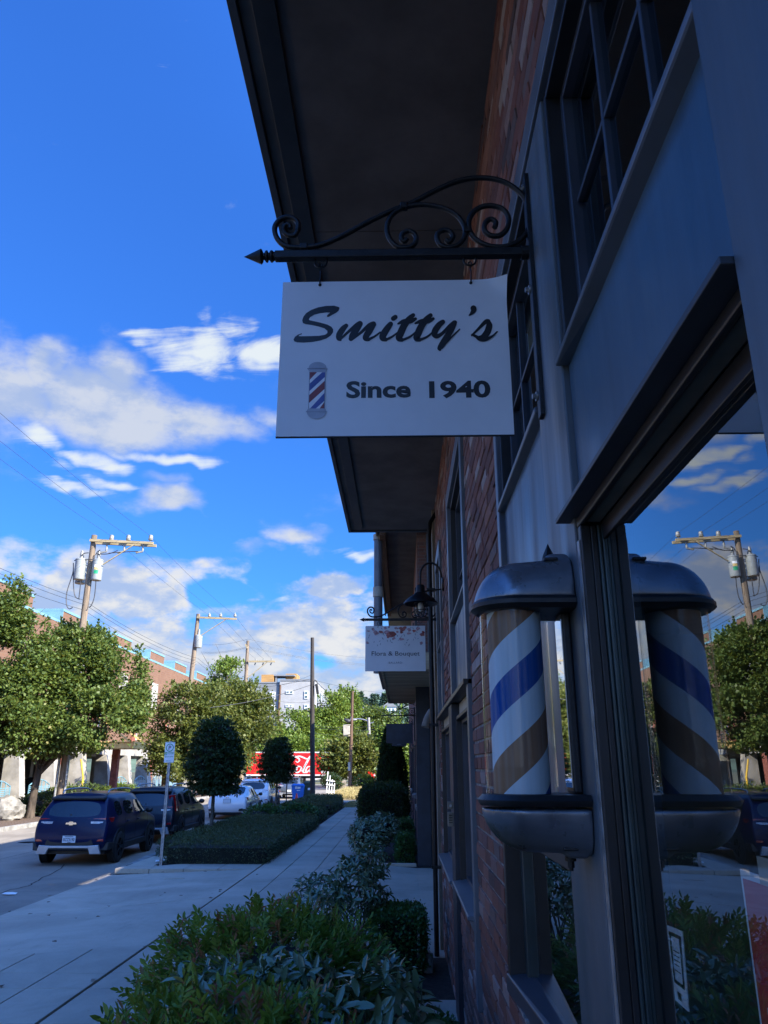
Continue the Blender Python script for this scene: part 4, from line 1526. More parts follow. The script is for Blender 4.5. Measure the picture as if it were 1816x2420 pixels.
SPOLY = [(438, 80), (400, 69), (340, 71), (285, 81), (235, 99), (197, 123), (176, 150), (169, 175), (173, 195), (195, 204), (240, 210), (290, 221), (330, 234), (351, 252), (351, 268), (335, 280), (290, 288), (230, 290), (165, 291), (142, 290),
         (147, 283), (166, 277), (165, 270), (140, 278), (115, 295), (105, 315), (111, 328), (132, 335), (180, 337), (240, 333), (300, 322), (345, 307), (377, 285), (393, 262), (393, 240), (380, 222), (350, 206), (300, 192), (255, 182), (222, 175),
         (216, 168), (226, 152), (255, 135), (300, 123), (345, 118), (371, 120), (360, 128), (347, 142), (350, 150), (362, 150), (385, 136), (415, 120), (432, 107), (438, 92)]
f = MB()
yy = ink_y()
f.sheet([at('S1', *q, 'y', yy) for q in SPOLY])
brush(f, 'S1', [
    [(488, 214, 30), (466, 236, 42), (440, 275, 46), (434, 305, 38), (446, 318, 18)], [(440, 318, 16), (500, 262, 20), (560, 212, 30), (588, 197, 36)],
    [(590, 200, 38), (564, 240, 46), (534, 285, 46), (522, 310, 34)], [(525, 316, 20), (590, 268, 20), (650, 215, 30), (686, 200, 36)],
    [(688, 205, 36), (664, 240, 46), (638, 280, 46), (628, 306, 40), (650, 316, 24)], [(640, 318, 22), (690, 295, 16), (735, 262, 12)],
    [(810, 202, 36), (785, 235, 46), (756, 283, 50), (754, 306, 44), (775, 315, 30)], [(770, 318, 20), (820, 295, 16), (872, 256, 12)],
    [(845, 152, 34), (830, 162, 36)],
    [(974, 138, 30), (942, 168, 42), (906, 218, 50), (880, 275, 52), (870, 306, 44), (892, 317, 30)], [(890, 320, 20), (950, 295, 16), (1003, 252, 12)],
    [(865, 200, 14), (905, 183, 32), (955, 181, 36), (992, 164, 20)],
    [(1101, 138, 30), (1070, 168, 42), (1034, 218, 50), (1008, 275, 52), (998, 306, 44), (1020, 316, 30)], [(1020, 318, 20), (1075, 295, 16), (1125, 254, 12)],
    [(990, 197, 14), (1034, 182, 32), (1084, 179, 36), (1121, 163, 20)],
    [(1190, 187, 34), (1165, 206, 42), (1136, 245, 46), (1129, 278, 42), (1150, 290, 32), (1188, 268, 24), (1240, 215, 26), (1274, 192, 34)],
    [(1278, 190, 30), (1256, 235, 42), (1216, 300, 46), (1185, 350, 46), (1167, 378, 36), (1168, 388, 22)], [(1180, 375, 14), (1240, 310, 14), (1312, 240, 9)],
    [(1412, 88, 44), (1414, 102, 38), (1398, 124, 24), (1380, 140, 7)],
    [(1400, 285, 14), (1450, 235, 20), (1500, 186, 30), (1520, 181, 30)], [(1520, 186, 32), (1527, 215, 46), (1512, 262, 48), (1482, 298, 44), (1450, 302, 28)],
    [(1402, 280, 16), (1430, 292, 22), (1460, 312, 30), (1500, 314, 28), (1550, 290, 16), (1584, 258, 10)]], SYF)
f.build('script_lettering', M['ink'], sg, fix=False)
# second line in heavy letters
p0, p1 = at('S2', 441, 381, 'y', SYF), at('S2', 929, 381, 'y', SYF)
p2, p3 = at('S2', 1026, 381, 'y', SYF), at('S2', 1490, 381, 'y', SYF)
cap = (at('S2', 441, 258, 'y', SYF).z - p0.z)
text_part('Since', cap / 0.73, M['ink'], sg, (p0.x, SYF - 0.0009, p0.z), offset=0.0028, fit=p1.x - p0.x, extrude=0.0002)
text_part('1940', cap / 0.73, M['ink'], sg, (p2.x, SYF - 0.0009, p2.z), offset=0.0028, fit=p3.x - p2.x, extrude=0.0002)


def flat(zone, polys, m, par, y0, name):
    k = MB()
    for poly in polys:
        LAY[0] += 0.00002
        k.sheet([at(zone, q[0], q[1], 'y', y0 - LAY[0]) for q in poly])
    return k.build(name, m, par, fix=False)


M['pr_grey'] = mat('printed_pale_grey', (0.42, 0.44, 0.50), 0.4, 0, 0.06, 30)
M['pr_grey2'] = mat('printed_mid_grey', (0.22, 0.24, 0.30), 0.4, 0, 0.06, 30)
M['pr_red'] = mat('printed_red', (0.27, 0.035, 0.03), 0.4, 0, 0.1, 30)
M['pr_blue'] = mat('printed_blue', (0.06, 0.09, 0.34), 0.4, 0, 0.1, 30)
M['pr_white'] = mat('printed_white', (0.86, 0.86, 0.88), 0.4, 0, 0.03, 30)
M['pr_pink'] = mat('printed_pink', (0.62, 0.36, 0.38), 0.45, 0, 0.2, 40)
M['pr_rose'] = mat('printed_rose', (0.52, 0.15, 0.13), 0.45, 0, 0.25, 60)
M['pr_leaf'] = mat('printed_dark_leaf', (0.10, 0.15, 0.22), 0.45, 0, 0.2, 40)
arc = lambda cx, cy, rx, ry, a0, a1, n=14: [(cx + rx * math.cos(R(a0 + (a1 - a0) * k / n)), cy + ry * math.sin(R(a0 + (a1 - a0) * k / n))) for k in range(n + 1)]
emb = flat('S2', [arc(227, 160, 68, 47, 180, 360), [(148, 162), (302, 165), (290, 190), (166, 188)], [(156, 463), (284, 465), (295, 489), (140, 489)], arc(217, 491, 72, 52, 0, 180)], M['pr_grey'], sg, SYF, 'pole_drawing')
flat('S2', [[(166, 189), (285, 191), (278, 464), (160, 463)]], M['pr_white'], sg, SYF, 'pole_drawing')
flat('S2', [[(168, 190), (222, 190), (166, 250)], [(281, 255), (281, 315), (160, 425), (162, 365)], [(278, 415), (278, 464), (242, 464)]], M['pr_red'], sg, SYF, 'pole_drawing')
flat('S2', [[(262, 191), (284, 191), (283, 225), (162, 335), (163, 280)], [(280, 345), (279, 405), (214, 464), (170, 464)]], M['pr_blue'], sg, SYF, 'pole_drawing')
flat('S2', [[(148, 161), (302, 163), (302, 168), (148, 166)], [(138, 487), (296, 488), (296, 492), (138, 491)], [(164, 189), (169, 189), (162, 464), (157, 464)], [(282, 191), (287, 191), (281, 464), (276, 464)]], M['pr_grey2'], sg, SYF, 'pole_drawing')

# ---- the flower shop's sign on the same kind of bracket
FY = 10.5
dz_f = at('R8', 500, 1467, 'y', FY).z - at('R4', 800, 502, 'y', BY).z
brf = copy_tree(brk)
brf.location = (0.0, FY - BY, dz_f)
brf['label'] = 'ornate black iron bracket holding the flower shop sign under the wall lamp'
UL, UR, LL, LR = (at('R8', *q, 'y', FY) for q in ((268, 1515), (712, 1514), (262, 1853), (716, 1853)))
fx0, fx1, fz0, fz1 = (UL.x + LL.x) / 2, (UR.x + LR.x) / 2, (LL.z + LR.z) / 2, (UL.z + UR.z) / 2
fs_ = thing('hanging_sign', 'pale hanging sign with red watercolour flowers along its top and thin lettering', 'sign', (0, FY, fz1))
f = MB()
f.box(fx0, fx1, FY - 0.004, FY + 0.006, fz0, fz1)
f.build('board', M['signwhite'], fs_, bevel=0.001)
for xx in (at('FL', 370, 100, 'y', FY).x, at('FL', 1412, 100, 'y', FY).x):
    f = MB()
    f.tube(spline([(xx, FY, fz1 + 0.055), (xx - 0.006, FY, fz1 + 0.03), (xx + 0.004, FY - 0.006, fz1 + 0.005), (xx, FY - 0.008, fz1 - 0.025)], 4), 0.004, 6)
    f.build('hook', M['iron'], fs_)
FYF = FY - 0.005


def petals(c, r, n, m, seed, sq=0.8):
    rr = random.Random(seed)
    ps = []
    for k in range(n):
        a = rr.uniform(0, 6.28)
        d = rr.uniform(0, r * 0.55)
        cx, cy = c[0] + d * math.cos(a), c[1] + d * math.sin(a) * sq
        q = r * rr.uniform(0.35, 0.6)
        ps.append([(cx + q * (1 + 0.3 * math.sin(3 * g_ + a)) * math.cos(g_), cy + q * sq * (1 + 0.25 * math.cos(2 * g_ + a)) * math.sin(g_)) for g_ in [6.283 * i / 12 for i in range(12)]])
    return flat('FL', [[(min(max(x, 58), 1598), min(max(y_, 112), 640)) for x, y_ in p] for p in ps], m, fs_, FYF, 'flower_print')


petals((640, 285), 114, 8, M['pr_pink'], 1)
petals((690, 330), 126, 9, M['pr_rose'], 2)
petals((760, 300), 102, 8, M['pr_red'], 3)
petals((770, 430), 66, 6, M['pr_pink'], 4)
petals((1000, 190), 90, 8, M['pr_rose'], 5)
petals((1080, 150), 72, 7, M['pr_rose'], 6)
petals((990, 260), 54, 6, M['pr_red'], 7)
petals((880, 250), 54, 5, M['pr_pink'], 8)
petals((1550, 330), 84, 7, M['pr_rose'], 9)
petals((1560, 260), 54, 6, M['pr_red'], 10)
petals((980, 440), 66, 7, M['pr_pink'], 11)
petals((330, 275), 90, 7, M['pr_pink'], 12)
petals((1180, 290), 96, 6, M['pr_pink'], 13, 0.4)
petals((95, 540), 54, 6, M['pr_pink'], 14)
petals((1500, 545), 60, 6, M['pr_pink'], 15)
petals((665, 130), 38, 5, M['pr_rose'], 16)
petals((140, 235), 60, 5, M['pr_pink'], 17, 0.3)
petals((250, 190), 70, 6, M['pr_pink'], 31)
petals((460, 260), 60, 5, M['pr_rose'], 32)
petals((1200, 200), 70, 6, M['pr_pink'], 33)
petals((1320, 230), 55, 5, M['pr_rose'], 34)
petals((860, 170), 60, 5, M['pr_pink'], 35)
petals((1420, 170), 60, 5, M['pr_pink'], 36)
petals((560, 160), 50, 5, M['pr_pink'], 37)
petals((340, 290), 36, 5, M['pr_rose'], 18, 0.4)
lfp = []
rr = random.Random(4)
for (cx, cy) in ((470, 170), (545, 150), (510, 300), (525, 335), (815, 160), (905, 160), (150, 345), (240, 175), (420, 500), (270, 520), (880, 360), (990, 370), (1150, 470), (1120, 540), (1300, 460), (1345, 410), (1385, 260), (1350, 320), (1230, 150), (1290, 160), (620, 490), (700, 490), (735, 530), (440, 575), (1080, 590), (1185, 600), (130, 400), (500, 430), (1060, 345), (910, 470), (360, 610), (1420, 430)):
    a = rr.uniform(0.3, 2.8)
    L_, W_ = rr.uniform(26, 46), rr.uniform(5, 10)
    ca, sa = math.cos(a), math.sin(a)
    lfp.append([(cx - L_ * ca, cy - L_ * sa), (cx - W_ * sa, cy + W_ * ca), (cx + L_ * ca, cy + L_ * sa), (cx + W_ * sa, cy - W_ * ca)])
flat('FL', [[(min(max(x, 58), 1598), max(y_, 112)) for x, y_ in p] for p in lfp], M['pr_leaf'], fs_, FYF, 'flower_print')
p0, p1 = at('FL', 193, 880, 'y', FYF), at('FL', 1450, 880, 'y', FYF)
capz = at('FL', 193, 760, 'y', FYF).z - p0.z
text_part('Flora & Bouquet', capz / 0.73, M['ink2'], fs_, (p0.x, FYF - 0.002, p0.z), fit=p1.x - p0.x, extrude=0.0004)
p0, p1 = at('FL', 622, 1088, 'y', FYF), at('FL', 1028, 1088, 'y', FYF)
text_part('-BALLARD-', (at('FL', 622, 1036, 'y', FYF).z - p0.z) / 0.73, M['pr_leaf'], fs_, (p0.x, FYF - 0.002, p0.z), fit=p1.x - p0.x, spacing=1.15, extrude=0.0004)

# ---- two more brackets and dark signs further along
b3 = copy_tree(brk)
b3.location = (-0.05, 23.7 - BY, -0.36)
b3['label'] = 'empty black iron bracket on the second brick building, nothing hanging from it'
b4 = copy_tree(brk)
b4.location = (-0.05, 28.9 - BY, -0.34)
b4['label'] = 'black iron bracket holding a plain black sign board, farthest bracket on the wall'
SY4 = 28.9
UL, LR = at('C4', 295, 833, 'y', SY4), at('C4', 629, 1088, 'y', SY4)
ds = thing('hanging_sign', 'plain black hanging sign board seen from its dark side, beside the cone shaped evergreens', 'sign', (0, SY4, UL.z))
f = MB()
f.box(UL.x, LR.x, SY4 - 0.02, SY4 + 0.02, LR.z, UL.z)
f.box(at('C4', 370, 1120, 'y', SY4).x, at('C4', 560, 1120, 'y', SY4).x, SY4 - 0.02, SY4 + 0.02, at('C4', 370, 1124, 'y', SY4).z, LR.z - 0.002)
f.build('board', M['darkblue'], ds, bevel=0.004)
f = MB()
f.ball(at('C4', 462, 1102, 'y', SY4 - 0.02), 0.06, 12, 8, sc=(1.3, 0.3, 0.35))
f.build('round_badge', M['trim'], ds, smooth=True)
for u in (315, 605):
    f = MB()
    a_ = at('C4', u, 838, 'y', SY4)
    f.tube([(a_.x, SY4, UL.z - 0.01), (a_.x, SY4, UL.z + 0.09)], 0.006, 6)
    f.build('hook', M['iron'], ds)
SY5 = 36.0
a_, b_ = at('C4', 428, 1196, 'y', SY5), at('C4', 516, 1277, 'y', SY5)
bs = thing('boot_sign', 'small black wall sign with a pale boot picture below the plain black board', 'sign', (0, SY5, b_.z))
f = MB()
f.box(a_.x - 0.02, b_.x + 0.02, SY5 - 0.02, SY5 + 0.02, b_.z, a_.z)
f.bar((b_.x, SY5, a_.z - 0.03), (0.43, SY5, a_.z - 0.03), 0.03, 0.03)
f.build('board', M['ink'], bs)
flat('C4', [[(428, 1203), (452, 1203), (455, 1240), (480, 1256), (480, 1268), (432, 1270)]], mat('printed_lilac', (0.55, 0.45, 0.66), 0.5), bs, SY5 - 0.021, 'boot_picture')

# ================================================================== barber pole
PX, PY = 0.330, 2.262
bp = thing('barber_pole', 'wall mounted barber pole with grey domed caps and faded brown, white and blue stripes', 'barber pole', (PX, PY, 1.87))
ZG0, ZG1 = 2.034, 2.520


def u_shape(r, hx, n=18):
    """outline open to the wall: round nose to -x, straight sides back to x = hx"""
    pts = [(PX + r * math.cos(R(90 + 180 * k / n)), PY + r * math.sin(R(90 + 180 * k / n))) for k in range(n + 1)]
    return [(hx, PY + r)] + pts + [(hx, PY - r)]


def dome(z_rim, h, r, hx, up=1, k=9):
    vs, fs = [], []
    rings = []
    for i in range(k + 1):
        t = i / k
        a = t * math.pi / 2
        rr_ = r * math.cos(a) ** 0.75 if t < 1 else 0.004
        back = hx
        side = r * (1 - 0.30 * t ** 2.4)
        z = z_rim + up * h * math.sin(a)
        base = u_shape(r, hx)
        ring = []
        for (x, y) in base:
            if x <= PX + 1e-6:
                f_ = rr_ / r
                nx_ = PX + (x - PX) * f_ + 0.03 * t
                ny_ = PY + (y - PY) * max(f_, (side / r) * 0.0 + f_)
                ring.append((nx_, ny_, z))
            else:
                f_ = rr_ / r
                s_ = f_ + (side / r - f_) * 0.85
                ring.append((x, PY + (y - PY) * s_, z + up * 0.0))
        rings.append(ring)
    m_ = len(rings[0])
    for rg in rings:
        vs += rg
    for i in range(k):
        for j in range(m_):
            j2 = (j + 1) % m_
            fs.append((i * m_ + j, i * m_ + j2, (i + 1) * m_ + j2, (i + 1) * m_ + j))
    fs.append(tuple(range(k * m_, (k + 1) * m_)))
    fs.append(tuple(range(m_ - 1, -1, -1)))
    q = MB()
    q.add(vs, fs)
    return q


RC = 0.115
HX = 0.492
for (nm, zr, h, up) in (('top_cap', 2.556, 0.122, 1), ('bottom_cap', 1.994, 0.112, -1)):
    q = dome(zr, h, RC, HX, up)
    # squared housing that carries the cap on the wall
    za, zb = (2.560, 2.694) if up > 0 else (1.872, 1.990)
    q2 = MB()
    yh = 0.088
    if up > 0:
        q2.hexa([(0.385, PY - yh, za), (HX - 0.001, PY - yh, za), (HX - 0.001, PY + yh, za), (0.385, PY + yh, za), (0.425, PY - yh + 0.012, zb), (HX - 0.001, PY - yh + 0.004, zb), (HX - 0.001, PY + yh - 0.004, zb), (0.425, PY + yh - 0.012, zb)])
    else:
        q2.hexa([(0.425, PY - yh + 0.012, za), (HX - 0.001, PY - yh + 0.004, za), (HX - 0.001, PY + yh - 0.004, za), (0.425, PY + yh - 0.012, za), (0.385, PY - yh, zb), (HX - 0.001, PY - yh, zb), (HX - 0.001, PY + yh, zb), (0.385, PY + yh, zb)])
    bm = bmesh.new()
    tm1, tm2 = q.mesh('a', M['porcelain']), q2.mesh('b', M['porcelain'])
    o1, o2 = link('a', tm1), link('b', tm2)
    b1 = o2.modifiers.new('bev', 'BEVEL')
    b1.width = 0.016
    b1.segments = 4
    md = o1.modifiers.new('u', 'BOOLEAN')
    md.operation = 'UNION'
    md.object = o2
    rm = o1.modifiers.new('r', 'REMESH')
    rm.mode = 'VOXEL'
    rm.voxel_size = 0.0042
    sm = o1.modifiers.new('s', 'SMOOTH')
    sm.factor = 0.6
    sm.iterations = 9
    dg = bpy.context.evaluated_depsgraph_get()
    me = D.meshes.new_from_object(o1.evaluated_get(dg))
    D.objects.remove(o1)
    D.objects.remove(o2)
    me.transform(Matrix.Translation(-ORG[bp.name]))
    me.polygons.foreach_set('use_smooth', [True] * len(me.polygons))
    me.materials.clear()
    me.materials.append(M['porcelain'])
    capo = link(nm, me, bp)
    f = MB()
    zs = 2.668 if up > 0 else 1.893
    f.box(0.415, 0.455, PY - yh - 0.003, PY - yh + 0.02, zs, zs + 0.009)
    f.build('slot', M['rubber'], capo, bevel=0.003)
# painted rust run and chips on the caps
f = MB()
rr = random.Random(3)
path = [(0.470, 2.690), (0.468, 2.665), (0.472, 2.640), (0.469, 2.615), (0.473, 2.590), (0.471, 2.572)]
# rims
for (nm, z0, z1, flip) in (('rim', 2.526, 2.560, 1), ('rim', 2.000, 2.029, -1)):
    f = MB()
    vs, fs = [], []
    prof = [(0.108, z0), (0.124, z0 + 0.012), (0.124, z1 - 0.010), (0.116, z1)] if flip > 0 else [(0.116, z0), (0.122, z0 + 0.008), (0.124, z1 - 0.014), (0.110, z1)]
    for r_, z_ in prof:
        vs += [(x, y, z_) for (x, y) in u_shape(r_, HX)]
    m_ = len(u_shape(0.1, HX))
    for i in range(len(prof) - 1):
        for j in range(m_):
            fs.append((i * m_ + j, i * m_ + (j + 1) % m_, (i + 1) * m_ + (j + 1) % m_, (i + 1) * m_ + j))
    fs += [tuple(range(m_ - 1, -1, -1)), tuple(range(3 * m_, 4 * m_))]
    f.add(vs, fs)
    f.build(nm, M['rubber'], bp, smooth=35)
# glass and the striped roller
f = MB()
f.lathe([(0.0985, ZG0 - 0.01), (0.0985, ZG1 + 0.01)], (PX, PY, 0), n=48, cap=False)
f.build('glass_tube', M['clear'], bp, smooth=True)
ms = D.materials.new('barber_stripes')
ms.use_nodes = True
t = NT(ms.node_tree)
p_ = t.n['Principled BSDF']
tcn = t.node('ShaderNodeTexCoord')
sp_ = t.node('ShaderNodeSeparateXYZ')
t.l.new(tcn.outputs['Object'], sp_.inputs[0])
ang = t.math('DIVIDE', t.math('ARCTAN2', sp_.outputs[1], sp_.outputs[0]), 2 * math.pi)
zz = t.math('DIVIDE', sp_.outputs[2], 0.395)
ph = t.math('FRACT', t.math('ADD', t.math('SUBTRACT', zz, ang), STRIPE_PHASE))
WH, BLU, RED = (0.60, 0.67, 0.70), (0.0005, 0.075, 0.31), (0.27, 0.135, 0.075)
c = t.ramp(ph, [(0.0, RED), (0.25, WH), (0.495, BLU), (0.735, WH), (0.985, RED)], 'CONSTANT')
fade = t.smooth(t.noise(t.vmath('MULTIPLY', tcn.outputs['Object'], (60, 60, 1.2)), 1.0, 5.0), 0.35, 0.8, 0.0, 0.30)
c = t.mix(fade, c, (0.42, 0.40, 0.36))
t.l.new(c, p_.inputs['Base Color'])
p_.inputs['Roughness'].default_value = 0.6
p_.inputs['Specular IOR Level'].default_value = 0.1
f = MB()
f.lathe([(0.0, 2.03), (0.078, 2.03), (0.078, 2.53), (0.0, 2.53)], (PX, PY, 0), n=56)
f.build('striped_roller', ms, bp, smooth=50)
# back bar on the wall, the mirror strip and the fixing bolt
f = MB()
f.box(0.468, 0.493, PY - 0.02, PY + 0.075, 2.03, 2.53)
f.build('back_bar', M['rubber'], bp, bevel=0.006)
f = MB()
f.box(0.4645, 0.4675, PY - 0.015, PY + 0.070, 2.045, 2.515)
f.build('mirror_strip', M['chromemirror'], bp)
f = MB()
f.cyl((0.445, PY - 0.02, 1.872), (0.445, PY - 0.02, 1.862), 0.015, n=16)
f.cyl((0.445, PY - 0.02, 1.862), (0.445, PY - 0.02, 1.846), 0.010, n=6)
f.cyl((0.445, PY - 0.02, 1.846), (0.445, PY - 0.02, 1.838), 0.006, n=8)
f.build('fixing_bolt', M['iron'], bp)
f = MB()
f.lathe([(0.022, 2.690), (0.018, 2.712), (0.0, 2.752)], (0.452, PY + 0.03, 0), n=6)
f.build('cable_stub', M['iron'], bp)

# ================================================================== gooseneck lamp above the flower shop sign
LY = 8.80
wl = thing('wall_lamp', 'black gooseneck barn lamp with caged glass jar on the brick wall', 'wall lamp', (0.49, LY, 4.1))
cx, cz = at('R8', 678, 1330, 'y', LY).x, at('R8', 678, 1345, 'y', LY).z
f = MB()
f.lathe([(0.080, -0.02), (0.080, 0.0), (0.066, 0.008), (0.060, 0.020)], (0.4985, LY, 4.13), axis='x', n=24)
q = MB()
f = MB()
f.lathe([(0.082, 0.0), (0.082, -0.018), (0.066, -0.026), (0.0, -0.032)], (0.4965, LY, 4.12), axis='x', n=24)
f.build('back_plate', M['iron'], wl, smooth=40)
ztop = at('R8', 675, 1210, 'y', LY).z
f = MB()
f.tube(spline([(0.472, LY, 4.20), (0.462, LY, 4.27), (0.43, LY, 4.335), (0.36, LY, 4.375), (0.285, LY, 4.355), (0.235, LY, 4.29), (cx, LY, 4.20), (cx, LY, ztop - 0.01)], 5), 0.0125, 10)
f.tube([(0.468, LY, 4.06), (cx + 0.05, LY, 4.035)], 0.009, 8)
f.build('arm', M['iron'], wl, smooth=50)
f = MB()
f.lathe([(0.040, ztop), (0.048, ztop - 0.012), (0.052, cz + 0.125), (0.066, cz + 0.118), (0.085, cz + 0.100), (0.135, cz + 0.065), (0.175, cz + 0.030), (0.196, cz + 0.002), (0.198, cz - 0.010), (0.190, cz - 0.008), (0.170, cz + 0.020), (0.08, cz + 0.080)], (cx, LY, 0), n=36)
f.build('shade', M['iron'], wl, smooth=35)
f = MB()
f.lathe([(0.060, cz + 0.04), (0.066, cz - 0.02), (0.066, cz - 0.09), (0.052, cz - 0.135), (0.0, cz - 0.155)], (cx, LY, 0), n=24)
f.build('glass_jar', M['clear'], wl, smooth=True)
f = MB()
f.lathe([(0.0, cz + 0.02), (0.026, cz + 0.0), (0.034, cz - 0.05), (0.022, cz - 0.09), (0.0, cz - 0.10)], (cx, LY, 0), n=16)
f.build('bulb', M['white'], wl, smooth=True)
f = MB()
for k in range(6):
    a = R(60 * k)
    f.tube(spline([(cx + rr_ * math.cos(a), LY + rr_ * math.sin(a), cz + zz_) for rr_, zz_ in ((0.072, 0.04), (0.074, -0.09), (0.06, -0.14), (0.0, -0.168))], 4), 0.0045, 6)
for zz_ in (0.0, -0.085):
    f.tube([(cx + 0.075 * math.cos(R(15 * k)), LY + 0.075 * math.sin(R(15 * k)), cz + zz_) for k in range(25)], 0.005, 6)
f.build('cage', M['iron'], wl, smooth=50)

# ================================================================== papers in the shop window
GX = 0.570
DW = lambda u, v: at('D', u, v, 'x', GX)


def window_paper(name, label, cat, corners, m):
    q = thing(name, label, cat, corners[0])
    k = MB()
    k.prism([Vector(c) for c in corners], (0.002, 0, 0))
    k.build('sheet', m, q)
    return q


nq = [DW(1441, 1998), DW(1474, 2012), DW(1488, 2186), DW(1459, 2160)]
np_ = window_paper('notice', 'white printed notice with an ornate border taped low in the shop window', 'notice', nq, M['signwhite'])


def npt(u, v, e=0.0012):
    a = nq[0].lerp(nq[1], u)
    b = nq[3].lerp(nq[2], u)
    q = a.lerp(b, v)
    q.x -= e
    return q


f = MB()
for (u0, u1, v0, v1) in ((0.10, 0.90, 0.07, 0.12), (0.12, 0.22, 0.12, 0.72), (0.78, 0.88, 0.12, 0.72), (0.12, 0.88, 0.70, 0.75), (0.30, 0.55, 0.84, 0.94), (0.30, 0.72, 0.30, 0.315), (0.30, 0.70, 0.36, 0.375), (0.30, 0.72, 0.42, 0.435), (0.30, 0.66, 0.48, 0.495), (0.30, 0.70, 0.56, 0.575)):
    f.sheet([npt(u0, v0), npt(u1, v0), npt(u1, v1), npt(u0, v1)])
f.build('border_print', M['ink'], np_, fix=False)
PXX = GX + 0.012
pa, pc_ = at('D', 1601, 1878, 'x', PXX), at('D', 1640, 2212, 'x', PXX)
py_, pz1 = (pa.y + pc_.y) / 2, pa.z
rp = window_paper('poster', 'tall red poster with a white edge hung inside the shop window', 'poster', [(PXX, py_, 1.15), (PXX, 1.02, 1.15), (PXX, 1.02, pz1), (PXX, py_, pz1)], M['signwhite'])
M['posterred'] = mat('poster_red', (0.55, 0.02, 0.03), 0.5, 0, 0.15, 4)
f = MB()
f.box(PXX - 0.0025, PXX - 0.0008, 1.03, py_ - 0.013, 1.16, pz1 - 0.013)
f.build('red_print', M['posterred'], rp)
f = MB()
f.box(PXX - 0.0036, PXX - 0.0026, 1.32, py_ - 0.045, 1.715, 1.735)
f.build('pale_strip', M['signwhite'], rp)
f = MB()
f.box(PXX - 0.006, PXX - 0.003, py_ - 0.16, py_ - 0.09, pz1 - 0.012, pz1 + 0.03)
f.build('tape', M['cream'], rp)


# ================================================================== plants along the sidewalk
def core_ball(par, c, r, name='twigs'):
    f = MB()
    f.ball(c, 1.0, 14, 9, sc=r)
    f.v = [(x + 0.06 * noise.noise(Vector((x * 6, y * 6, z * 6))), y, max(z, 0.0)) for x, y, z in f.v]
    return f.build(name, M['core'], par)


def stems(par, c, r, n, top, m='bark', th=0.008):
    f = MB()
    for _ in range(n):
        a, q = rnd.uniform(0, 6.28), rnd.random() ** 0.5
        b = Vector((c[0] + r[0] * 0.45 * q * math.cos(a), c[1] + r[1] * 0.45 * q * math.sin(a), 0))
        e = Vector((c[0] + r[0] * 0.95 * q * math.cos(a), c[1] + r[1] * 0.95 * q * math.sin(a), top * rnd.uniform(0.6, 0.95)))
        f.tube([b, b.lerp(e, 0.55) + Vector((rnd.uniform(-0.04, 0.04), rnd.uniform(-0.04, 0.04), 0.05)), e], [th, th * 0.7, th * 0.3], 5)
    return f.build('stems', M[m], par)


